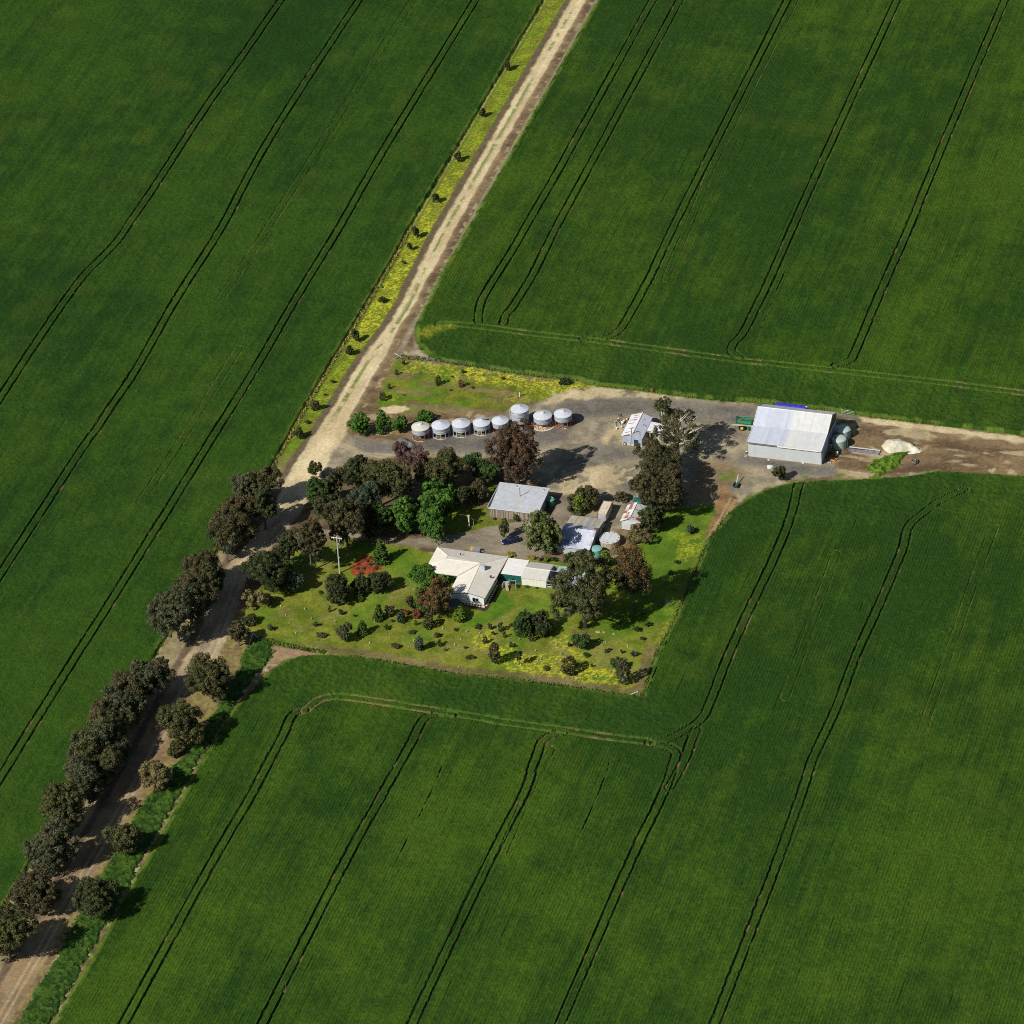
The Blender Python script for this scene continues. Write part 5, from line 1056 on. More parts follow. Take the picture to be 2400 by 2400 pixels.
# ---- pavers along the house bed
def line_pts(a, b, n): return [(a[0]+(b[0]-a[0])*i/(n-1), a[1]+(b[1]-a[1])*i/(n-1)) for i in range(n)]
pv = None
for grp, pts in (('front', line_pts((845, 1308), (1128, 1360), 6)), ('side', line_pts((1262, 1338), (1472, 955), 12))):
    for zx, zy in pts:
        p = at(zx, zy, Z8, 8.4)
        if pv is None: o = pv = MB().lathe([(0.26, -0.02), (0.29, 0.06), (0.25, 0.1), (0, 0.1)], 10, (0.72, 0.60, 0.38)).build('paver', M_CONC)
        else: o = pv.copy(); COL.objects.link(o)
        o.location = (p[0], p[1], 0.04); o.rotation_euler = (0, 0, rnd.random())
        tag(o, 'round cream paver in the dark strip under the white gable' if grp == 'front' else 'round cream paver in the dark strip along the shaded house side', 'paver', 'pavers under the gable' if grp == 'front' else 'pavers along the house side')

# ---- small things round the machinery shed
def drum(px, py, r, h, c, label, name='drum', mat=None, cap=None):
    g = G(px, py); o = MB().lathe([(r*0.95, 0), (r, 0.05), (r, h*0.33), (r*1.05, h*0.35), (r, h*0.37), (r, h*0.66), (r*1.05, h*0.68), (r, h*0.7), (r, h-0.03), (r*0.9, h), (0, h)], 14, c, colf=(lambda k, i: cap if k > 8 else jit(c, 0.05)) if cap else None).build(name, mat or M_PAINT, None, loc=(g[0], g[1], 0)); return tag(o, label, 'drum')
drum(1860+845/9.66, 920+1385/9.66, 0.36, 0.95, (0.10, 0.06, 0.04), 'rusty brown drum in the shade beside the machinery shed end wall', mat=M_RUSTY, cap=(0.16, 0.10, 0.05))
drum(1860+985/9.66, 920+1415/9.66, 0.38, 1.05, (0.50, 0.48, 0.42), 'pale drum standing in front of the pale green tanks', cap=(0.66, 0.64, 0.58))
drum(1700+480/9.66, 920+1372/9.66, 0.28, 0.5, (0.05, 0.05, 0.05), 'black drum with a white lid at the machinery shed corner', cap=(0.75, 0.75, 0.75))
g = at(838, 1255, Z2, 9.66); o = MB().box((-0.5, -0.45, 0), (0.5, 0.45, 0.15), (0.2, 0.15, 0.1)).box((-0.48, -0.43, 0.15), (0.48, 0.43, 1.0), (0.30, 0.28, 0.27), top=(0.52, 0.48, 0.46)).box((-0.2, -0.44, 0.4), (0.1, -0.42, 0.8), (0.3, 0.05, 0.04)).build('crate', M_RUSTY, None, loc=(g[0], g[1], 0)); tag(o, 'pale crate in the gap between end wall and water tank', 'crate')
g = at(905, 1515, Z2, 9.66); o = empty('pallet', (g[0], g[1], 0), 'orange steel pallet on the soil near the machinery shed', 'pallet', rz=rad(-22))
for k in range(4): MB().box((-0.95+k*0.53, -0.65, 0.1), (-0.62+k*0.53, 0.65, 0.2), jit((0.50, 0.20, 0.025), 0.15)).build('slat', M_RUSTY, o)
MB().box((-0.95, -0.7, 0), (1.0, -0.55, 0.24), (0.55, 0.24, 0.03)).box((-0.95, 0.55, 0), (1.0, 0.7, 0.24), (0.40, 0.15, 0.02)).build('bearer', M_RUSTY, o); MB().box((-0.35, -0.35, 0.2), (0.25, 0.3, 0.32), (0.04, 0.03, 0.03)).build('motor_block', M_RUSTY, o)
g = at(465, 1440, Z1, 9.66); o = MB().box((-0.45, -0.4, 0), (0.45, 0.4, 0.2), (0.40, 0.34, 0.20)).box((-0.4, -0.35, 0.2), (0.35, 0.1, 0.26), (0.36, 0.3, 0.17)).build('pallet', M_WOOD, None, loc=(g[0], g[1], 0)); tag(o, 'tan timber pallet at the front corner of the machinery shed', 'pallet')
for zx, zy, oo, lab in ((980, 1533, Z1, 'white block lying in front of the bluish half of the shed'), (1755, 1603, Z1, 'white block lying in front of the cream half of the shed')):
    g = at(zx, zy, oo, 9.66); o = MB().box((-0.28, -0.14, 0), (0.28, 0.14, 0.2), (0.7, 0.68, 0.62)).box((-0.24, -0.1, 0.2), (0.2, 0.1, 0.24), (0.66, 0.64, 0.6)).build('block', M_CONC, None, loc=(g[0], g[1], 0)); tag(o, lab, 'block')
for zx, lab in ((790, 'small pale boulder closest to the machinery shed corner'), (835, 'small pale boulder beside its twin below the orange pallet')):
    g = at(zx, 1600, Z2, 9.66); o = MB().lathe([(0.2, 0), (0.28, 0.12), (0.2, 0.28), (0, 0.34)], 7, (0.45, 0.43, 0.42)).build('boulder', M_CONC, None, loc=(g[0], g[1], -0.02)); tag(o, lab, 'boulder')
p = Gs([(1797, 1090), (1805, 1088), (1812, 1092), (1806, 1098), (1800, 1100), (1796, 1094)])
mound(p, *bbgrid(p, 0.15), lambda s, x, y: np.clip(s, 0, 0.4)*0.35, (0.55, 0.56, 0.56), (0.72, 0.73, 0.73), 'lime_patch', 'small spill of white powder on the gravel in front of the shed', 'lime', M_SOIL, 0.2, kind='thing', tap=0.3)
# burnt branch heap
g = G(2146, 1083); o = empty('branch_heap', (g[0], g[1], 0), 'charred heap of branches on the bare soil right of the long grass', 'branch heap'); mb = MB()
for i in range(34):
    t = rnd.uniform(0, 6.28); r = rnd.uniform(0, 1.1); l = rnd.uniform(0.5, 1.3); q = rnd.uniform(0, 3.14); x, y, z = r*math.cos(t), r*math.sin(t)*1.1, rnd.uniform(0.05, 0.75*(1.25-r))
    mb.bar((x-l*math.cos(q)/2, y-l*math.sin(q)/2, z), (x+l*math.cos(q)/2, y+l*math.sin(q)/2, z+rnd.uniform(-0.2, 0.3)), rnd.uniform(0.05, 0.11), jit((0.045, 0.038, 0.04) if rnd.random() < 0.7 else (0.32, 0.30, 0.28), 0.2), 5, 0.04)
mb.build('branches', M_BARK, o)
# ash heap & stump & rock in the lawn
p = Gs([(1556, 1410), (1563, 1405), (1572, 1408), (1570, 1415), (1562, 1418)])
mound(p, *bbgrid(p, 0.14), lambda s, x, y: np.clip(s, 0, 0.5)*0.5, (0.10, 0.095, 0.11), (0.20, 0.18, 0.18), 'ash_heap', 'small grey heap of ash on the lawn near the crop edge', 'ash heap', M_SOIL, 0.3, kind='thing', tap=0.3)
for x, y, s, lab in ((1402, 1482, 1.0, 'largest tan rock on the lawn below the tall gum'), (1415, 1482, 0.55, 'smaller tan rock beside the largest one'), (1438, 1486, 0.6, 'tan rock lying alone on the lawn below the rust topped gum')):
    g = G(x, y); o = MB().lathe([(0.5*s, 0), (0.6*s, 0.15*s), (0.4*s, 0.32*s), (0, 0.36*s)], 7, (0.36, 0.28, 0.18)).build('rock', M_CONC, None, loc=(g[0], g[1], -0.03)); o.scale = (1.3, 0.8, 1); tag(o, lab, 'rock')
g = G(1266, 1314); o = MB().lathe([(0.55, 0), (0.45, 0.2), (0.42, 1.2), (0, 1.22)], 10, (0.07, 0.05, 0.045), colf=lambda k, i: (0.22, 0.19, 0.18) if k == 3 else jit((0.07, 0.05, 0.045), 0.2)).build('tree_stump', M_BARK, None, loc=(g[0], g[1], 0)); tag(o, 'dark tree stump with pale cut top between garden shrubs', 'stump')
g = G(1417.5, 1309); o = empty('leaning_sheet', (g[0], g[1], 0), 'dark roofing sheet leaning upright beside the teal tank', 'sheet'); MB().sheets((0, 0, 0.1), (0.9, 1.6, 0.1), (0.75, 1.7, 1.6), (-0.1, 0.15, 1.6), 4, lambda i, j: (0.06, 0.07, 0.10), 2).build('sheet', M_SHEET, o); MB().box((-0.15, -0.15, 0), (0.1, 0.1, 0.9), (0.65, 0.63, 0.55)).build('prop', M_WOOD, o)
g = G(1529, 918); o = MB().lathe([(0.5, 0), (0.6, 0.5), (0.45, 1.0), (0.0, 1.1)], 9, (0.20, 0.07, 0.025), colf=lambda k, i: jit((0.20, 0.07, 0.025), 0.35)).build('rusty_bin', M_RUSTY, None, loc=(g[0], g[1], 0)); tag(o, 'rust red bin at the crop edge behind the workshop', 'bin')
g = G(1218, 929); o = MB().bar((0, 0, 0), (0, 0, 0.95), 0.14, (0.75, 0.74, 0.7), 8).bar((0, 0, 0.95), (0.02, 0, 1.15), 0.2, (0.78, 0.77, 0.74), 8).build('marker_post', M_PAINT, None, loc=(g[0], g[1], 0)); tag(o, 'white marker post in the flowering paddock above the tallest silo', 'post')

# ---- tree guards
tg = [((860, 1400), 6.44, l) for l in ((1147, 478), (1512, 523), (340, 612), (43, 694), (1418, 637), (1700, 547), (1325, 721), (113, 376), (1382, 1061), (703, 660))]
tg += [((1140, 1400), 7.43, l) for l in ((570, 740), (860, 931), (1215, 836), (1305, 992), (945, 1088), (592, 1190), (1920, 1379))]
tg += [((1340, 1400), 7.43, l) for l in ((590, 796), (975, 863), (858, 989), (440, 1382))]
tg += [((700, 1200), 3.864, l) for l in ((55, 880), (115, 969), (330, 996))]+[((200, 1200), 3.864, l) for l in ((1772, 855), (1815, 938), (1848, 1010), (1907, 1100))]+[((880, 830), 6.44, l) for l in ((570, 312), (1608, 331))]
gm = None
for i, (oo, s, l) in enumerate(tg):
    g = at(l[0], l[1], oo, s)
    if gm is None:
        gm = []
        for c in ((0.60, 0.62, 0.58), (0.30, 0.50, 0.40)):
            m = MB().lathe([(0.12, 0), (0.14, 0.2), (0.14, 0.42), (0.11, 0.42), (0.10, 0.1), (0, 0.08)], 10, c); o = m.build('tree_guard', M_PLAST); gm.append(o)
        o = gm[0]
    elif i == 1: o = gm[1]
    else: o = gm[0 if i % 3 == 0 else 1].copy(); COL.objects.link(o)
    o.location = (g[0], g[1], 0)
    if i >= len(tg)-2: tag(o, 'small pale tree guard tube in the flowering paddock', 'tree guard', 'tree guards in the paddock')
    else: tag(o, 'small pale plastic tree guard tube on the mown lawn', 'tree guard', 'tree guards on the lawn')

# ---- wire fences
pm = None
def fence(pts, label, step=5.0, stay=None):
    global pm
    o = empty('wire_fence', (pts[0][0], pts[0][1], 0), label, 'fence'); x0, y0 = pts[0]; mb = MB()
    for (ax, ay), (bx, by) in zip(pts, pts[1:]):
        l = math.hypot(bx-ax, by-ay); n = max(1, int(l/step))
        for i in range(n+1):
            x, y = ax+(bx-ax)*i/n-x0, ay+(by-ay)*i/n-y0
            if pm is None: p_ = pm = MB().box((-0.045, -0.045, 0), (0.045, 0.045, 1.15), (0.15, 0.13, 0.10)).build('post', M_WOOD, o)
            else: p_ = pm.copy(); COL.objects.link(p_); p_.parent = o
            p_.location = (x, y, 0)
        for z in (0.4, 0.75, 1.05): mb.bar((ax-x0, ay-y0, z), (bx-x0, by-y0, z), 0.007, (0.16, 0.16, 0.16), 3, cap=False)
    mb.build('wire', M_GALV, o)
    if stay:
        for a, b in stay:
            a = G(*a); b = G(*b); MB().bar((a[0]-x0, a[1]-y0, 1.15), (b[0]-x0, b[1]-y0, 0.15), 0.06, (0.72, 0.73, 0.72), 6).bar((a[0]-x0, a[1]-y0, 0), (a[0]-x0, a[1]-y0, 1.3), 0.09, (0.35, 0.33, 0.3), 6).build('stay', M_GALV, o)
lw = Gs([(1709, 1206), (1622, 1354), (1580, 1452), (1535, 1538), (1497, 1626)]); fence([tuple(q) for q in lw], 'wire fence down the right side of the lawn beside the striped crop')
lw = Gs([(1495, 1629), (1345, 1608), (1200, 1588), (1075, 1577), (907, 1547), (780, 1524), (640, 1500), (593, 1493)]); fence([tuple(q) for q in lw], 'wire fence along the bottom of the lawn above the curved tracks', 5.0, [((1495, 1629), (1478, 1629)), ((593, 1493), (608, 1498)), ((593, 1493), (584, 1512))])
fence([(q[0]+0.4, q[1]) for q in LB if -110 < q[1] < 250], 'wire fence between the dark crop and the flowering roadside verge', 6.0)
lw = Gs([(926, 836), (990, 843), (1060, 855), (1130, 862), (1200, 875), (1290, 886), (1390, 902)]); fence([tuple(q) for q in lw], 'wire fence along the upper edge of the flowering paddock', 5.0, [((926, 836), (948, 843))])
g = G(1973, 969); gt = empty('farm_gate', (g[0], g[1], 0), 'pale green tubular gate standing at the crop edge behind the tanks', 'gate', rz=rad(-4)); mb = MB()
for z in (0.3, 0.75, 1.2): mb.bar((0, 0, z), (3.4, 0, z), 0.035, (0.42, 0.55, 0.46), 5)
for x in (0, 1.7, 3.4): mb.bar((x, 0, 0.1), (x, 0, 1.25), 0.035, (0.42, 0.55, 0.46), 5)
mb.build('frame', M_PAINT, gt); MB().bar((0, 0, 0), (0, 0, 1.5), 0.08, (0.4, 0.4, 0.38)).build('post', M_GALV, gt); MB().bar((1.3, 0.05, 1.15), (1.8, 0.05, 1.25), 0.06, (0.75, 0.75, 0.72)).build('sign_plate', M_PAINT, gt)
# ================================================================ TREES AND SHRUBS
KIND = {  # leaf colours, tip colour, tip share, bark, puff radius, leaf size
 'brown': ([(0.0593, 0.0599, 0.0233), (0.0445, 0.0485, 0.0197), (0.0741, 0.0712, 0.0276)], (0.1111, 0.076, 0.0254), 0.30, (0.14, 0.12, 0.10)),
 'grey': ([(0.0638, 0.0771, 0.0344), (0.047, 0.0582, 0.0255), (0.0806, 0.0939, 0.0441)], (0.1092, 0.0922, 0.0399), 0.30, (0.22, 0.19, 0.16)),
 'olive': ([(0.0588, 0.067, 0.0192), (0.0437, 0.0507, 0.0155), (0.0773, 0.0812, 0.0244)], (0.1092, 0.0938, 0.0281), 0.30, (0.16, 0.13, 0.10)),
 'gum': ([(0.0738, 0.086, 0.0279), (0.054, 0.0671, 0.0217), (0.0972, 0.1048, 0.0348)], (0.117, 0.0958, 0.0348), 0.25, (0.27, 0.235, 0.19)),
 'russet': ([(0.078, 0.054, 0.031), (0.058, 0.045, 0.027), (0.098, 0.062, 0.035)], (0.165, 0.078, 0.035), 0.30, (0.14, 0.12, 0.10)),
 'palegum': ([(0.070, 0.078, 0.028), (0.054, 0.062, 0.023), (0.096, 0.098, 0.038)], (0.13, 0.105, 0.045), 0.2, (0.62, 0.57, 0.48)),
 'rust': ([(0.034, 0.042, 0.018), (0.044, 0.050, 0.021), (0.060, 0.058, 0.023)], (0.20, 0.098, 0.026), 0.75, (0.12, 0.10, 0.08)),
 'green': ([(0.050, 0.125, 0.014), (0.068, 0.160, 0.018), (0.038, 0.095, 0.011)], (0.11, 0.22, 0.026), 0.25, (0.12, 0.10, 0.08)),
 'dkgreen': ([(0.032, 0.070, 0.013), (0.046, 0.092, 0.016), (0.025, 0.054, 0.010)], (0.075, 0.125, 0.022), 0.2, (0.10, 0.08, 0.06)),
 'broad': ([(0.060, 0.088, 0.020), (0.085, 0.115, 0.028), (0.115, 0.140, 0.040)], (0.17, 0.18, 0.06), 0.3, (0.12, 0.10, 0.08)),
 'dark': ([(0.0282, 0.0401, 0.0121), (0.0387, 0.0522, 0.0144), (0.0493, 0.0602, 0.0181)], (0.0704, 0.0803, 0.0243), 0.2, (0.10, 0.085, 0.07)),
 'red': ([(0.100, 0.056, 0.046), (0.072, 0.044, 0.038), (0.125, 0.070, 0.056)], (0.165, 0.085, 0.070), 0.3, (0.10, 0.08, 0.07)),
 'conifer': ([(0.050, 0.098, 0.012), (0.066, 0.125, 0.016), (0.040, 0.078, 0.012)], (0.10, 0.155, 0.02), 0.25, (0.10, 0.08, 0.06)),
 'lime':  ([(0.115, 0.190, 0.018), (0.145, 0.215, 0.022), (0.09, 0.15, 0.016)], (0.22, 0.26, 0.03), 0.3, (0.12, 0.10, 0.08)),
 'gold':  ([(0.27, 0.22, 0.025), (0.33, 0.27, 0.04), (0.20, 0.17, 0.025)], (0.42, 0.34, 0.06), 0.3, (0.12, 0.10, 0.08)),
 'crimson': ([(0.20, 0.045, 0.03), (0.12, 0.05, 0.03), (0.08, 0.07, 0.03)], (0.30, 0.07, 0.04), 0.3, (0.12, 0.10, 0.08)),
 'dry':   ([(0.1615, 0.1313, 0.0467), (0.114, 0.0998, 0.0382), (0.1995, 0.168, 0.068)], (0.228, 0.1995, 0.085), 0.2, (0.2, 0.16, 0.12)),
 'bluegrey': ([(0.0527, 0.0735, 0.0414), (0.0395, 0.0565, 0.0311), (0.0708, 0.0943, 0.0532)], (0.0947, 0.1155, 0.068), 0.2, (0.14, 0.12, 0.10)),
}
def leaves(rng, cen, rad_, nl, size, cols, tips, tipw, gravity=0.2):
    """nl small leaf-sprays on each puff; returns vertices, colours"""
    n = len(cen); k = n*nl
    c = np.repeat(cen, nl, 0); R_ = np.repeat(rad_, nl)[:, None]
    d = rng.normal(size=(k, 3)); d[:, 2] += 0.35; d /= np.linalg.norm(d, axis=1)[:, None]
    p = c+d*R_*rng.uniform(0.72, 1.06, (k, 1))
    nr = d+rng.normal(size=(k, 3))*0.27; nr[:, 2] += gravity; nr /= np.linalg.norm(nr, axis=1)[:, None]
    t = rng.normal(size=(k, 3)); t -= (t*nr).sum(1)[:, None]*nr; t /= np.linalg.norm(t, axis=1)[:, None]; b = np.cross(nr, t)
    s = size*rng.uniform(0.6, 1.35, (k, 1)); l = s*rng.uniform(0.8, 1.5, (k, 1))
    V = np.stack([p-t*s-b*l*0.35, p+t*s*0.3-b*l, p+t*s+b*l*0.35, p-t*s*0.3+b*l], 1).reshape(-1, 3)
    tw = np.repeat(tipw, nl)*sstep(0.05, 0.7, d[:, 2]+rng.normal(size=k)*0.15); tw = tw[:, None]   # new growth sits on the outside of each spray
    cc = (np.repeat(cols, nl, 0)*(1-tw)+np.array(tips)*tw)*rng.uniform(0.82, 1.18, (k, 1))
    return V, np.repeat(cc, 4, 0)
def pal(rng, kind, n, hrel):
    cs, tip, share, _ = KIND[kind]; cs = np.array(cs)
    c = cs[rng.integers(0, len(cs), n)]*rng.uniform(0.8, 1.2, (n, 1))
    m = rng.random(n) < share*2.2*np.clip((hrel-0.3)/0.5, 0.1, 1)
    return c, tip, rng.uniform(0.45, 1.0, n)*m
def crown_mesh(name, kind, r, a, zc, seed, form='round', puff=None, leaf=0.125, dens=1.0, limbs=True, open_=0.0, drop=1.0):
    rng = np.random.default_rng(seed)
    lob = []; puff = puff or min(0.80, max(0.22, r*0.14))
    if form == 'open':          # separate leaf clouds carried on bare limbs
        form = 'round'; nl_ = 17; open_ = max(open_, 0.31)
        for i in range(nl_):
            for _ in range(40):
                v = rng.normal(size=3); v /= np.linalg.norm(v); v *= rng.uniform(0.45, 0.86)
                if v[2] > -0.8 and all(np.linalg.norm(v-w[0]) > 0.36 for w in lob): break
            lob.append((v, rng.uniform(0.21, 0.33)))
    elif form == 'round':
        nl_ = max(3, min(14, int(4+r*1.35))) if r > 1.2 else 3
        for i in range(nl_):
            for _ in range(30):
                v = rng.normal(size=3); v /= np.linalg.norm(v); v *= rng.uniform(0.30, 0.74)
                if v[2] > -0.62: break
            lob.append((v, rng.uniform(0.34, 0.52)))
        if open_ < 0.3: lob.append((np.array([0, 0, -0.05]), 0.60))
    P, Rr = [], []
    if form == 'round':
        for v, lr in lob:
            n = max(5, int(dens*0.86*4*math.pi*(lr*r)*(lr*(0.5*r+0.5*a))/(math.pi*puff*puff)))
            d = rng.normal(size=(n, 3)); d /= np.linalg.norm(d, axis=1)[:, None]
            d = d[d[:, 2] > -0.85]
            rr_ = rng.uniform(0.72, 1.0, (len(d), 1)); q = v+d*lr*rr_
            if open_: 
                g = np.sin(q[:, 0]*7+seed)+np.sin(q[:, 1]*6.3+seed*1.7)+np.sin(q[:, 2]*6.7+seed*0.6); q = q[g > -1.6+2.2*open_]
            P.append(q)
        q = np.vstack(P); nrm = np.linalg.norm(q, axis=1); q = q[nrm < 1.10]; q[:, 2] = np.where(q[:, 2] < 0, q[:, 2]*drop, q[:, 2])
        q = q*np.array([r, r, a])+[0, 0, zc]
    else:   # cone or column
        H = 2*a; n = int(dens*2.2*math.pi*r*H/(math.pi*puff*puff)*0.8)
        u = rng.random(n); u = u if form == 'column' else 1-np.sqrt(1-u*0.985)
        rad_z = r*((1-u)**0.8 if form == 'cone' else np.sqrt(np.clip(1-(2*u-0.9)**2/1.25, 0.05, 1)))
        th = rng.uniform(0, 6.28, n); k = rng.uniform(0.6, 1.0, n)*(1+0.18*np.sin(th*3+u*9+seed))
        q = np.stack([np.cos(th)*rad_z*k, np.sin(th)*rad_z*k, zc-a+u*H], 1)
    n = len(q); hrel = np.clip((q[:, 2]-zc)/a*0.5+0.5, 0, 1)*0.7+0.3*np.clip(np.hypot(q[:, 0], q[:, 1])/r, 0, 1)
    cols, tip, tipw = pal(rng, kind, n, hrel)
    # neighbouring sprays of one limb share their tint
    tint = 0.86+0.28*np.array([(math.sin(x*1.1+seed)+math.sin(y*1.3+seed*2)+math.sin(z*1.2))/6+0.5 for x, y, z in q])[:, None]
    V, C_ = leaves(rng, q, puff*rng.uniform(0.65, 1.2, n), int(max(10, min(78, 0.60*(puff/leaf)**2*4.2))), leaf, cols*tint, tip, tipw)
    if V[:, 2].min() < 0.03: V[:, 2] = np.maximum(V[:, 2], 0.03)
    return npmesh(name, V, np.arange(len(V), dtype=np.int32).reshape(-1, 4), C_, [M_LEAF]), [np.array(v)*np.array([r, r, a])+[0, 0, zc] for v, lr in lob]
def trunk_obj(parent, kind, r, a, zc, lobs, seed, thick=None, lean=(0, 0)):
    rng = random.Random(seed); bark = KIND[kind][3]; H = zc+a; t = thick or max(0.05, H*0.022)
    fork = Vector((lean[0]+rng.uniform(-.2, .2)*t, lean[1]+rng.uniform(-.2, .2)*t, max(0.25*H, (zc-a)*0.95)))
    mb = MB().bar((0, 0, -0.2), (fork.x*0.5, fork.y*0.5, fork.z*0.5), t*1.35, jit(bark, 0.1), 8, t, cap=False).bar((fork.x*0.5, fork.y*0.5, fork.z*0.5), fork, t, jit(bark, 0.1), 8, t*0.85, cap=False)
    for L_ in lobs:
        L_ = Vector(L_); m = fork.lerp(L_, 0.5)+Vector((rng.uniform(-.12, .12)*r, rng.uniform(-.12, .12)*r, 0.06*a))
        mb.bar(fork, m, t*0.6, jit(bark, 0.12), 6, t*0.42, cap=False).bar(m, L_, t*0.42, jit(bark, 0.12), 5, t*0.2, cap=False)
        for _ in range(3):
            e = L_+Vector((rng.uniform(-.36, .36)*r, rng.uniform(-.36, .36)*r, rng.uniform(-0.05, 0.40)*a)); mb.bar(m.lerp(L_, rng.uniform(0.3, 1)), e, t*0.2, jit(bark, 0.15), 4, t*0.07, cap=False)
    if not lobs: mb.bar(fork, (0, 0, zc+a*0.6), t*0.85, jit(bark, 0.1), 6, t*0.2, cap=False)
    return mb.build('trunk', M_BARK, parent)
SEED = [100]
def tree(kind, x0, y0, x1, y1, by, label, name='gum_tree', form='round', cat='tree', group=None, open_=0.0, dens=1.0, leaf=0.125, puff=None, thick=None):
    SEED[0] += 1
    r = (x1-x0)/18.0; hh = (y1-y0)/18.0; yc = (y0+y1)/2; xc = (x0+x1)/2
    if form in ('round', 'open'): a = math.sqrt(max(hh*hh-(r*0.562)**2, (0.55*hh)**2))/0.826
    else: a = max(0.4, hh-0.15*r)/0.826
    a = max(a, 0.5*r)
    low = name not in ('gum_tree', 'young_gum', 'sapling', 'understorey_tree')
    zc = (by-yc)/7.43 if by and not low else (0.93*a if low else 1.15*a)
    zc = max(zc, a*0.95) if not low else zc
    drop = min(1.45, max(1.0, (zc-0.16*a)/a)) if form in ('round', 'open') else 1.0
    bx = xc+0.061*zc*7.43; byy = yc+zc*7.43
    g = G(bx, byy)
    o = empty(name, (g[0], g[1], 0), label, cat, group)
    me, lobs = crown_mesh(name+'_crown', kind, r*(1.15 if name == 'gum_tree' and r < 5.6 and form == 'round' else 1.07), a*1.05, zc, SEED[0], form, puff, leaf, dens, True, open_, drop)
    c = link('crown', me, o); c.rotation_euler = (0, 0, 0)
    trunk_obj(o, kind, r, a, zc, lobs, SEED[0], thick)
    return o
W = 'row of gums beside the dirt road'
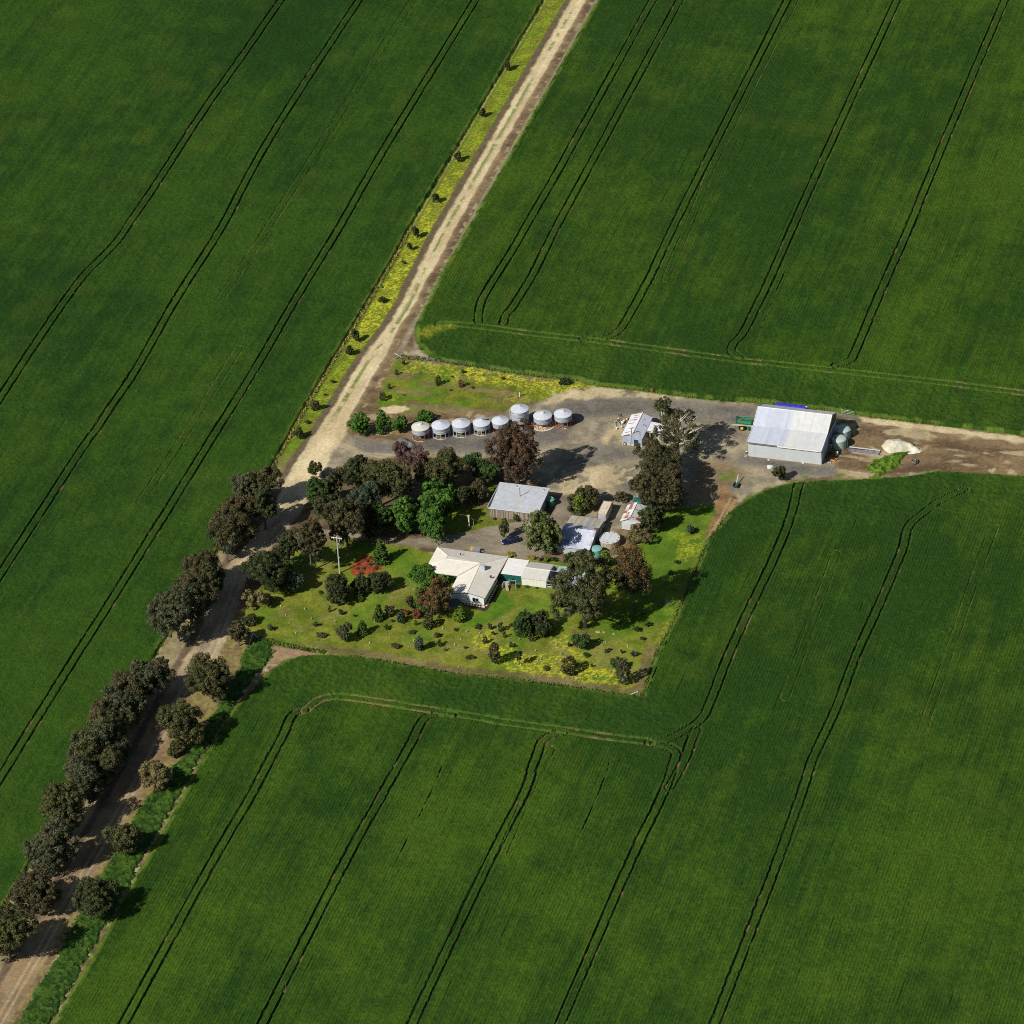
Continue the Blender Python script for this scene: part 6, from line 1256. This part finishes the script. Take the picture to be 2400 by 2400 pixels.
TREES = [

 ('brown',583,1096,663,1160,1190,'dusky brown gum at the top end of the roadside row',{}),
 ('grey',533,1102,602,1172,1198,'grey leaved gum overhanging the crop at the top of the roadside row',dict(open_=0.15)),
 ('brown',521,1148,600,1222,1236,'brown gum between the top of the roadside row and its rounder neighbour',{}),
 ('dark',588,1142,650,1220,1240,'dark shaded gum on the road side of the upper roadside row',{}),
 ('brown',489,1185,596,1286,1292,'broad round brown gum with puffy crown beside the crop and road bend',{}),
 ('bluegrey',517,1268,545,1303,1317,'little blue grey tree alone in the gap of the roadside row',dict(name='young_gum')),
 ('brown',428,1288,520,1372,1385,'brown topped gum first below the gap in the roadside row',{}),
 ('dark',470,1310,534,1400,1410,'dark green gum on the road side just below the gap',{}),
 ('brown',402,1338,508,1425,1440,'rusty brown gum behind the grey gum with the forked trunk',dict()),
 ('grey',348,1378,482,1482,1503,'large grey gum with forked pale trunk at the end of its roadside group',dict(thick=0.32)),
 ('grey',304,1533,408,1622,1640,'grey gum heading the long lower row beside the road',{}),
 ('brown',258,1568,345,1660,0,'brown tipped gum second from the head of the long lower row',{}),
 ('grey',232,1605,340,1702,0,'grey gum third from the head of the long lower row',{}),
 ('olive',213,1655,309,1755,0,'olive gum in the middle of the long lower row',{}),
 ('grey',195,1690,290,1795,0,'grey gum just below the middle of the long lower row',{}),
 ('olive',182,1740,280,1845,0,'olive gum in the lower part of the long lower row',{}),
 ('grey',150,1775,255,1885,0,'grey gum second to last before the row thins out',{}),
 ('olive',110,1840,215,1955,0,'olive gum near the bottom end of the long lower row',{}),
 ('olive',345,1540,395,1600,1628,'slender olive gum squeezed behind the head of the long lower row',{}),
 ('brown',222,1640,300,1725,0,'brown gum pressed between olive and grey ones in the long lower row',{}),
 ('grey',160,1722,235,1800,0,'grey gum on the crop side of the lower half of the row',{}),
 ('brown',190,1795,262,1870,0,'brown gum on the road side of the lower half of the row',{}),
 ('brown',120,1880,200,1965,0,'brown gum closing the lower gap of the row',{}),
 ('grey',70,1935,175,2045,0,'grey gum at the bottom left end of the row',{}),
 ('brown',20,2030,130,2140,0,'brown gum below the bottom end of the row',{}),
 ('olive',-40,2130,80,2250,0,'lowest olive gum beside the road at the picture edge',{}),
 ('olive',448,1540,545,1637,1645,'wide dark olive tree leaning over the road from the weedy side',{}),
 ('olive',385,1648,475,1745,1752,'round dark olive tree between road and green weeds',{}),
 ('olive',388,1733,436,1770,1774,'low olive bush at the foot of the round dark olive tree',dict(name='bush')),
 ('dry',326,1780,402,1850,1856,'pale thin leaved tree low on the weedy road side',dict(open_=0.3)),
 ('olive',250,1925,330,2000,0,'olive tree between road and weeds below the pale thin one',{}),
 ('dark',180,2060,270,2150,0,'dark tree on the weedy side lowest down the road',{}),
 ('dark',575,1280,688,1370,1378,'spreading dark green tree on the inside of the road bend',dict(thick=0.25)),
 ('bluegrey',660,1335,714,1392,1396,'rounded grey green tree beside the spreading dark one',dict(name='bushy_tree')),
 ('brown',690,1208,760,1300,1338,'tall thin brown gum with a bare dark trunk left of the power pole',dict(open_=0.25,thick=0.2)),
 ('dark',648,1242,705,1310,1330,'dark gum at the grove corner by the road bend',dict()),
 ('dry',575,1368,640,1425,1432,'dry straggly scrub on the lawn edge by the road',dict(name='scrub',open_=0.4)),
 ('dark',566,1434,605,1464,1467,'dark round shrub at the roadside corner of the lawn',dict(name='shrub')),
 ('brown',536,1453,582,1508,1514,'brown tree by the lower gate corner of the lawn',dict(open_=0.15)),
 ('olive',717,1081,757,1112,1122,'tiny umbrella crowned gum alone at the road junction',dict(name='young_gum',thick=0.09)),
 ('dkgreen',714,1118,782,1182,1195,'dark green gum at the road end of the grove',{}),
 ('brown',765,1098,812,1160,1180,'brown gum behind the dark green one at the road end of the grove',dict(open_=0.2)),
 ('dark',800,1068,868,1142,1172,'dark gum on the yard side of the grove near the road',{}),
 ('olive',850,1066,925,1150,1185,'tan olive gum on the yard edge of the grove',dict(open_=0.12)),
 ('olive',890,1088,974,1165,1200,'wide tan olive gum in the heart of the grove',dict(open_=0.12)),
 ('bluegrey',812,1130,900,1205,1230,'blue grey gum in the middle of the grove',{}),
 ('dark',736,1150,800,1222,1240,'dark gum at the lower road end of the grove',{}),
 ('brown',760,1165,862,1265,1288,'big brown gum at the lower edge of the grove by the drive',dict(thick=0.3)),
 ('red',912,1034,1002,1100,1150,'sparse reddish gum with bare limbs facing the silos',dict(open_=0.45,dens=0.8)),
 ('olive',972,1070,1034,1130,1160,'olive gum beside the sparse reddish one',{}),
 ('olive',1000,1044,1086,1130,1162,'taller olive gum facing the grey legged silos',{}),
 ('dkgreen',1083,1060,1130,1090,1106,'small flat topped green tree on the gravel edge',dict(thick=0.12)),
 ('dkgreen',1104,1074,1176,1122,1136,'umbrella shaped dark green tree beside the big rusty brown gum',dict(thick=0.16)),
 ('russet',1142,984,1272,1112,1134,'big rusty brown gum in front of the silos',dict(open_=0.22,thick=0.35)),
 ('green',986,1110,1088,1198,1212,'bright green shade tree nearest the olive gums',dict(name='shade_tree',leaf=0.17)),
 ('green',912,1160,994,1262,1262,'bright green shade tree on the grove side of the pair by the drive',dict(name='shade_tree',leaf=0.17)),
 ('green',974,1162,1060,1270,1271,'bright green shade tree on the lawn post side of the pair by the drive',dict(name='shade_tree',leaf=0.17)),
 ('dkgreen',860,1170,932,1254,1252,'dark green shade tree tucked beside the bright pair',dict(name='shade_tree',leaf=0.17)),
 ('dark',1070,1128,1108,1186,1192,'dark understorey tree behind the nearest bright shade tree',dict(name='understorey_tree')),
 ('brown',1092,1122,1148,1186,1192,'brown bushy tree at the back corner of the timber shed',dict(name='bushy_tree')),
 ('dark',840,1215,905,1262,1266,'low dark tree over the drive under the grove',dict(name='understorey_tree')),
 ('green',814,964,868,1024,1026,'largest round green tree at the road end of the silo row',dict(name='round_tree')),
 ('green',875,963,914,1018,1020,'narrower green tree second from the road in the silo row',dict(name='round_tree')),
 ('green',917,968,962,1016,1018,'round green tree nearest the gravel heap',dict(name='round_tree')),
 ('green',969,957,1011,993,1002,'small green tree behind the cream roofed silo',dict(name='round_tree')),
 ('palegum',1518,950,1654,1056,1074,'open crowned gum with white limbs behind the workshop',dict(form='open',dens=0.8,thick=0.44,open_=0.5)),
 ('palegum',1524,937,1572,962,1066,'small high tuft of gum rising beyond the workshop roof',dict(open_=0.2,thick=0.14)),
 ('brown',1490,1030,1614,1112,1138,'brown gum in the middle of the yard row by the workshop',dict(open_=0.2)),
 ('brown',1482,1092,1622,1186,1198,'huge brown gum at the lawn end of the yard row',dict(open_=0.15,thick=0.4)),
 ('olive',1331,1140,1408,1205,1208,'big round olive bush between the timber shed and the container',dict(name='bush')),
 ('lime',1344,1160,1374,1205,1208,'yellow green upright shrub in front of the big olive bush',dict(name='shrub',form='column')),
 ('dark',1497,1180,1562,1240,1246,'dark spreading tree beside the rusty roofed hut',dict(open_=0.1)),
 ('brown',1436,1155,1474,1180,1184,'low heap of dead brown brush behind the container',dict(name='dead_bush',open_=0.3)),
 ('olive',1809,1086,1846,1121,1125,'small olive tree in front of the machinery shed',dict(name='young_gum')),
 ('broad',1232,1201,1318,1306,1312,'tall dark broad leaved tree between the car and the old blue shed',dict(name='broadleaf_tree',leaf=0.2,open_=0.28)),
 ('gum',1284,1306,1448,1470,1470,'tall open gum with forked trunk in front of the shade house',dict(form='open',thick=0.36,dens=1.15)),
 ('gum',1322,1298,1396,1348,1462,'high outer limb tuft of gum above the shade house',dict(open_=0.35,thick=0.16)),
 ('rust',1426,1264,1536,1408,1428,'rust topped bushy gum beside the concrete tank',dict(thick=0.3,puff=1.25)),
 ('lime',1407,1290,1436,1328,1332,'small yellow green tree leaning on the rust topped gum',dict(name='small_tree')),
 ('dry',1460,1235,1530,1268,1272,'dry twiggy scrub between the hut and the rust topped gum',dict(name='scrub',open_=0.35)),
 ('dkgreen',1200,1433,1258,1490,1494,'deep green half of the big bush pair on the lower lawn',dict(name='bush')),
 ('dark',1236,1434,1298,1488,1492,'grey tipped half of the big bush pair on the lower lawn',dict(name='bush')),
 ('dkgreen',1340,1486,1384,1526,1528,'broad green bush below the trunk of the tall open gum',dict(name='bush')),
 ('conifer',872,1256,912,1322,1328,'tall conifer behind the red garden bed',dict(name='conifer_tree',form='cone')),
 ('dark',760,1345,824,1416,1420,'dense dark bush below the power pole',dict(name='bush')),
 ('dark',824,1348,882,1400,1404,'shadowed dark bush between the two larger ones below the red bed',dict(name='bush',open_=0.15)),
 ('dark',866,1335,924,1392,1396,'rounded dark tree just below the red garden bed',dict(name='bushy_tree')),
 ('green',956,1323,1020,1374,1384,'bright green tree shading the house front',dict(name='garden_tree')),
 ('green',968,1362,1006,1436,1440,'bright green climber like tree beside the rusty garden gum',dict(name='garden_tree')),
 ('green',1018,1342,1064,1370,1382,'low bright green tree under the eave of the house wing',dict(name='garden_tree')),
 ('rust',984,1358,1066,1440,1443,'rusty tipped gum crowding the house front and small tank',dict(thick=0.22,puff=0.85,open_=0.25)),
 ('lime',1055,1420,1097,1458,1461,'round glossy green bush in front of the small concrete tank',dict(name='bush',leaf=0.17)),
 ('conifer',873,1412,902,1455,1460,'small conifer nearest the dense dark bush on the lower lawn',dict(name='conifer_tree',form='cone')),
 ('brown',902,1415,925,1445,1448,'brown shrub beside the small conifer',dict(name='shrub')),
 ('brown',952,1398,974,1430,1433,'dark reddish shrub behind the crimson one',dict(name='shrub')),
 ('crimson',962,1429,992,1450,1453,'crimson tinted shrub in front of the rusty garden gum',dict(name='shrub')),
 ('crimson',944,1428,962,1442,1446,'small reddish shrub next to the crimson tinted one',dict(name='shrub')),
 ('bluegrey',929,1430,952,1458,1462,'grey green shrub beside the small reddish one',dict(name='shrub')),
 ('olive',991,1441,1017,1473,1477,'upright olive shrub in front of the garden beds',dict(name='shrub',form='column')),
 ('grey',789,1461,826,1506,1509,'grey brown bushy tree on the lower lawn left of the dark conifer',dict(name='bushy_tree')),
 ('conifer',836,1448,864,1489,1492,'dark green conifer beside the grey brown bushy tree',dict(name='conifer_tree',form='cone')),
 ('dkgreen',1429,1536,1456,1573,1576,'green bush behind the two toned tree at the lawn corner',dict(name='bush')),
 ('grey',1445,1545,1476,1598,1602,'two toned brown and grey tree at the bottom corner of the lawn',dict(name='young_gum',form='column')),
 ('brown',1317,1541,1352,1580,1584,'dense brown shrub in the yellow flowers of the lower lawn',dict(name='shrub',form='column')),
 ('bluegrey',969,1493,996,1527,1530,'blue grey bushy shrub near the bottom fence',dict(name='shrub')),
 ('brown',1147,1508,1170,1550,1556,'tall dark brown sapling among the first yellow flowers',dict(name='sapling',form='column')),
 ('dark',1206,1521,1226,1553,1558,'dark leaning sapling with a white guard among yellow flowers',dict(name='sapling',open_=0.2)),
 ('olive',1169,1212,1194,1252,1262,'slender young gum standing beside the navy car',dict(name='young_gum',open_=0.2,thick=0.07)),
 ('bluegrey',1607,1229,1631,1253,1256,'grey shrub on the lawn near the crop corner',dict(name='shrub')),
 ('lime',1456,1430,1486,1460,1463,'bright green bush in the shade below the rust topped gum',dict(name='bush')),
 ('dark',1307,885,1336,905,908,'dark round bush in the yellow flowers of the paddock',dict(name='bush')),
 ('dark',964,528,988,560,563,'dark bush uppermost on the verge where the road leaves',dict(name='bush')),
 ('brown',952,563,969,588,590,'brown bush just below the uppermost verge bush',dict(name='bush')),
 ('dark',882,693,903,711,714,'round dark bush alone in the yellow verge flowers',dict(name='bush')),
 ('dark',824,768,846,803,806,'upright dark bush at the lower end of the yellow verge strip',dict(name='bush')),
 ('dark',806,808,828,835,838,'dark bush on the verge beside the paddock gate',dict(name='bush')),
 ('brown',727,933,754,964,967,'brown bush on the lower verge',dict(name='bush')),
 ('dark',688,996,714,1028,1031,'dark bush at the bottom end of the verge by the fence',dict(name='bush')),
 ('dark',1012,448,1034,478,481,'dark bush on the yellow verge far up the road',dict(name='bush')),
 ('brown',1062,352,1084,380,383,'brown bush higher up the yellow verge',dict(name='bush')),
 ('dark',1118,250,1140,276,279,'small dark bush near the top of the verge',dict(name='bush')),
 ('dark',1178,140,1200,168,171,'dark bush on the verge near the top edge',dict(name='bush')),
]
for t in TREES: tree(*t[:6], t[6], **t[7])
# ---- low shrubs: base point, width, height in survey units
SHR = [
 (905,1478,17,13,'dkgreen','dark green shrub below the small conifer'), (964,1487,22,10,'brown','flat brown shrub between the saplings and the blue grey shrub'),
 (1025,1496,25,14,'olive','low spreading olive shrub under the garden beds'), (1068,1480,13,9,'olive','thin olive shrub below the round glossy bush'), (1120,1476,23,10,'dark','flat dark shrub below the corner of the white gable'),
 (928,1522,27,15,'brown','wide brown shrub near the bottom fence'), (1029,1517,16,16,'dkgreen','dark green shrub beside the blue grey one'), (1103,1548,22,14,'brown','brown twiggy shrub close to the bottom fence'),
 (1090,1522,11,8,'olive','sparse little shrub before the yellow flowers start'), (945,1462,9,19,'dkgreen','narrow dark column shrub below the grey green one'), (975,1466,7,11,'dkgreen','smallest dark column shrub beside the upright olive one'),
 (1137,1509,12,16,'dark','dark upright shrub at the start of the yellow flowers'), (919,1459,9,9,'brown','tiny brown shrub below the brown one beside the conifer'), (1043,1527,7,9,'dry','thin dry sapling in the mown stripes'),
 (1149,1478,16,17,'olive','greyish olive shrub on the lush lawn edge'), (1174,1481,14,19,'dkgreen','dark green cone shrub left of the big bush pair'), (1197,1470,11,10,'brown','reddish brown shrub touching the big bush pair'),
 (1156,1490,10,11,'bluegrey','wispy grey shrub between two darker ones'), (1183,1496,9,14,'dkgreen','little dark conifer like shrub below the big bush pair'), (1198,1519,15,14,'olive','olive shrub between the two dark saplings'),
 (1245,1505,14,18,'olive','thin yellowish sapling in front of the big bush pair'), (1281,1572,21,10,'brown','low brown mound shrub ringed by yellow flowers'), (1376,1542,19,12,'dkgreen','green shrub below the broad green bush'),
 (1387,1565,10,10,'olive','wispy shrub right of the dense brown one'), (1335,1517,13,13,'dark','dark shrub joined to the broad green bush'), (1426,1530,20,11,'brown','brown shrub in the middle of the lower lawn corner'),
 (1457,1533,10,11,'olive','small guarded shrub in the lower lawn corner'), (1485,1541,21,16,'bluegrey','grey green shrub nearest the right fence corner'), (1505,1502,14,12,'brown','brown shrub by the right fence'),
 (1493,1482,19,15,'dark','dark rounded shrub below the bright green bush'), (1521,1469,21,13,'dark','dark shrub in the tree shade by the right fence'), (1507,1443,11,10,'brown','small brown shrub in the shade of the rust topped gum'),
 (739,1472,17,14,'dkgreen','dark shrub on the open lawn below the dense bush'), (753,1496,27,13,'brown','wide brown shrub near the bare soil wedge'), (773,1435,7,13,'olive','spindly sapling below the dense dark bush'),
 (800,1443,15,15,'dkgreen','dark green shrub right of the spindly sapling'), (831,1447,9,9,'brown','small brown shrub between conifer and dark green shrub'), (752,1393,14,8,'dkgreen','tiny shrub left of the dense dark bush'),
 (853,1336,13,8,'bluegrey','grey green shrub at the left of the red bed'), (868,1328,11,8,'dkgreen','dark green shrub in the middle of the red bed'), (884,1325,9,6,'bluegrey','pale little shrub near the conifer in the red bed'), (846,1348,14,8,'olive','olive shrub on the lower rim of the red bed'), (872,1313,16,9,'crimson','low red shrub at the top of the red bed'), (858,1318,13,7,'crimson','low red shrub at the upper left of the red bed'), (880,1336,17,9,'crimson','red shrub touching the rounded dark tree in the red bed'), (838,1337,12,7,'crimson','little red shrub at the far left of the red bed'),
 (634,1481,21,19,'bluegrey','grey shrub by the roadside corner of the lawn'), (596,1432,14,10,'dry','dry tuft at the lawn edge by the road'), (893,1384,18,9,'dkgreen','low green shrub at the foot of the rounded dark tree'),
 (844,1413,22,12,'dkgreen','low leafy shrub in the shade below the dark bushes'),
 (1211,1225,19,18,'dkgreen','clipped green shrub against the paling front'), (1228,1221,10,8,'dark','dark small shrub against the paling front'), (1159,1219,11,6,'dark','low dark plant at the left of the paling front'),
 (1197,1308,28,11,'gold','golden hedge shrub behind the annexe roof'), (1246,1314,26,14,'gold','golden mounded shrub beside the tree stump'), (1280,1319,17,15,'lime','ball shaped lime shrub by the garage'),
 (1198,1372,23,13,'dkgreen','leafy shrub against the green annexe wall'), (1213,1378,16,9,'dkgreen','low shrub by the swing set'), (1234,1378,14,7,'dkgreen','low shrub at the foot of the garage wall near the annexe'), (1257,1381,11,5,'dkgreen','flat shrub at the middle of the garage wall'),
 (1339,1312,30,14,'brown','brown scrub in front of the old blue shed'), (1362,1307,15,10,'dkgreen','spiky green plant before the pale green wall'), (1572,1350,16,15,'dark','dark grey shrub in the long tree shade by the crop'), (1588,1323,17,11,'dark','dark shrub at the edge of the yellow lawn patch'),
 (1300,1318,22,14,'dkgreen','dark garden shrub under the tall broad leaved tree'), (1085,1462,18,10,'dkgreen','low leafy plants below the round glossy bush'),
 (945,620,14,11,'olive','small olive bush high in the yellow verge flowers'), (896,676,8,5,'dkgreen','tiny bush above the lone round verge bush'), (778,901,17,12,'dkgreen','low green bush on the verge opposite the paddock'), (762,929,12,8,'dkgreen','small green bush above the brown verge bush'), (722,995,19,12,'dkgreen','low green bush near the bottom of the verge'),
 (946,857,12,13,'brown','little round topped shrub by the paddock gate'), (930,880,9,12,'brown','small brown shrub on the bare paddock edge by the road'), (913,913,9,13,'brown','small rusty shrub at the road corner of the paddock'), (897,941,17,20,'olive','olive shrub at the lower road corner of the paddock'),
 (1027,905,15,23,'olive','tallest paddock sapling with long shadow'), (1081,909,14,18,'red','pinkish paddock sapling beside the tallest one'), (1085,877,13,11,'brown','brown shrub in the brightest paddock flowers'), (1056,918,7,8,'bluegrey','faint blue grey paddock seedling'),
 (1107,912,10,8,'bluegrey','small blue green paddock shrub'), (1059,886,9,6,'dkgreen','low dark paddock tuft'), (1179,891,13,8,'brown','small brown shrub in the middle of the paddock flowers'), (947,928,6,5,'dkgreen','tiny dark paddock tuft near the olive shrub'),
]
proto = {}
for i, (x, y, w_, h_, kind, lab) in enumerate(SHR):
    r = w_/18.0; a = max(0.28*r, math.sqrt(max((h_/18.0)**2-(r*0.5)**2, (h_/30.0)**2))/0.826); zc = a*0.92
    form = 'column' if h_ > 1.15*w_ else 'round'
    key = (kind, form, i % 3)
    g = G(x, y-0.30*w_*0.56); o = empty('shrub', (g[0], g[1], 0), lab, 'shrub')
    if key not in proto:
        me, lobs = crown_mesh('shrub_crown', kind, 1.0, 1.0, 0.95, 900+i, form, 0.24, 0.10, 0.9, True, 0.0)
        tm = MB()
        for k in range(4):
            t = k*1.57+i; tm.bar((0.03*math.cos(t), 0.03*math.sin(t), -0.1), (0.4*math.cos(t), 0.4*math.sin(t), 0.9), 0.05, jit(KIND[kind][3], 0.1), 5, 0.02, cap=False)
        t0 = tm.build('trunk', M_BARK, None); proto[key] = (me, t0.data); bpy.data.objects.remove(t0)
    me, tme = proto[key]
    for nm, m in (('crown', me), ('trunk', tme)):
        c = link(nm, m, o); c.scale = (r, r*rnd.uniform(0.85, 1.1), a*1.05); c.rotation_euler = (0, 0, rnd.uniform(0, 6.28) if form == 'round' else 0)

# ---- rank grass along fences and crop edges
rng = np.random.default_rng(77); P = []
def band(line, off0, off1, per_m, keep=None):
    line = np.asarray(line)
    for (ax, ay), (bx, by) in zip(line[:-1], line[1:]):
        l = math.hypot(bx-ax, by-ay); n = int(min(l, 400)*per_m)
        t = rng.random(n); o = rng.uniform(off0, off1, n); nx_, ny_ = -(by-ay)/l, (bx-ax)/l
        P.append(np.stack([ax+(bx-ax)*t+nx_*o, ay+(by-ay)*t+ny_*o], 1))
_lawn_edge = Gs([(1713,1202),(1666,1261),(1624,1352),(1583,1450),(1539,1535),(1508,1634),(1485,1633),(1345,1614),(1200,1594),(1075,1583),(907,1553),(816,1539)])
band(_lawn_edge, -0.7, 0.5, 12)
_b = Gs([(930,838),(990,843),(1036,846),(1080,854),(1130,861),(1200,874),(1290,884),(1355,891)]); band(_b, -0.8, 1.2, 14)
_c = Gs([(1402,904),(1510,916),(1667,936),(1778,943),(1961,964),(2010,973),(2200,995)]); band(_c, -0.5, 0.9, 8)
_d = Gs([(596,1494),(690,1518),(762,1530)]); band(_d, -0.7, 0.7, 22)
Q = np.vstack(P); px, py = pix(Q[:, 0], Q[:, 1]); n = len(Q)
h = rng.uniform(0.25, 0.65, n); th = rng.uniform(0, 6.28, n); w_ = rng.uniform(0.08, 0.2, n); ln = rng.normal(size=(n, 2))*0.25
dx, dy = np.cos(th)*w_, np.sin(th)*w_
V = np.stack([np.stack([Q[:, 0]-dx, Q[:, 1]-dy, np.zeros(n)], 1), np.stack([Q[:, 0]+dx, Q[:, 1]+dy, np.zeros(n)], 1), np.stack([Q[:, 0]+dx*0.5+ln[:, 0], Q[:, 1]+dy*0.5+ln[:, 1], h], 1), np.stack([Q[:, 0]-dx*0.5+ln[:, 0], Q[:, 1]-dy*0.5+ln[:, 1], h], 1)], 1).reshape(-1, 3)
t = rng.random((n, 1)); c = np.array([0.05, 0.11, 0.012])*(1-t)+np.array([0.15, 0.19, 0.025])*t
tag(link('long_grass', npmesh('long_grass', V, np.arange(4*n, dtype=np.int32).reshape(-1, 4), np.repeat(c, 4, 0), [M_LEAF])), 'pale rank grass along the lawn fences and crop edges', 'grass', kind='stuff')
P = []; band(LB[(LB[:, 1] < 260) & (LB[:, 1] > -40)], 0.1, 0.7, 9); Q = np.vstack(P); n = len(Q); h = rng.uniform(0.25, 0.6, n); th = rng.uniform(0, 6.28, n); dx, dy = np.cos(th)*0.12, np.sin(th)*0.12; ln = rng.normal(size=(n, 2))*0.2
V = np.stack([np.stack([Q[:, 0]-dx, Q[:, 1]-dy, np.zeros(n)], 1), np.stack([Q[:, 0]+dx, Q[:, 1]+dy, np.zeros(n)], 1), np.stack([Q[:, 0]+dx+ln[:, 0], Q[:, 1]+dy+ln[:, 1], h], 1), np.stack([Q[:, 0]-dx+ln[:, 0], Q[:, 1]-dy+ln[:, 1], h], 1)], 1).reshape(-1, 3)
t = rng.random((n, 1)); c = np.array([0.24, 0.20, 0.03])*(1-t)+np.array([0.42, 0.33, 0.09])*t
tag(link('dry_grass', npmesh('dry_grass', V, np.arange(4*n, dtype=np.int32).reshape(-1, 4), np.repeat(c, 4, 0), [M_LEAF])), 'dry straw coloured grass along the verge fence beside the crop', 'grass', kind='stuff')
# ================================================================ LIGHT, SKY, CAMERA
SUN_AZ, SUN_EL = rad(55), rad(40.5)          # shadows run towards SUN_AZ
sdir = Vector((math.cos(SUN_AZ)*math.cos(SUN_EL), math.sin(SUN_AZ)*math.cos(SUN_EL), -math.sin(SUN_EL)))
ld = bpy.data.lights.new('sun', 'SUN'); ld.energy = 4.2; ld.angle = rad(0.55); ld.color = (1.0, 0.955, 0.88)
lo = bpy.data.objects.new('sun', ld); COL.objects.link(lo); lo.rotation_euler = sdir.to_track_quat('-Z', 'Y').to_euler(); lo.location = (0, 0, 300)
w = bpy.data.worlds.new('World'); sc.world = w; w.use_nodes = True
nt = w.node_tree; sky = nt.nodes.new('ShaderNodeTexSky'); sky.sky_type = 'NISHITA'; sky.sun_disc = False
sky.sun_elevation = SUN_EL; sky.sun_rotation = math.atan2(-math.cos(SUN_AZ), -math.sin(SUN_AZ))
nt.links.new(sky.outputs[0], nt.nodes['Background'].inputs['Color']); nt.nodes['Background'].inputs['Strength'].default_value = 0.05
cd = bpy.data.cameras.new('camera'); cam = bpy.data.objects.new('camera', cd); COL.objects.link(cam)
cd.sensor_width = 36; cd.lens = 36*FOC/2400; cd.clip_start = 10; cd.clip_end = 20000
B = -_F
cam.matrix_world = Matrix(((_R[0], _U[0], B[0], _P[0]), (_R[1], _U[1], B[1], _P[1]), (_R[2], _U[2], B[2], _P[2]), (0, 0, 0, 1)))
sc.camera = cam
vs = sc.view_settings
sc.display_settings.display_device = 'sRGB'
vs.view_transform = 'Standard'; vs.look = 'None'; vs.exposure = 0.22; vs.gamma = 1.0
sc.render.engine = 'CYCLES'; sc.cycles.max_bounces = 6; sc.cycles.diffuse_bounces = 2; sc.cycles.use_denoising = False; sc.cycles.pixel_filter_type = 'BLACKMAN_HARRIS'; sc.cycles.filter_width = 1.0
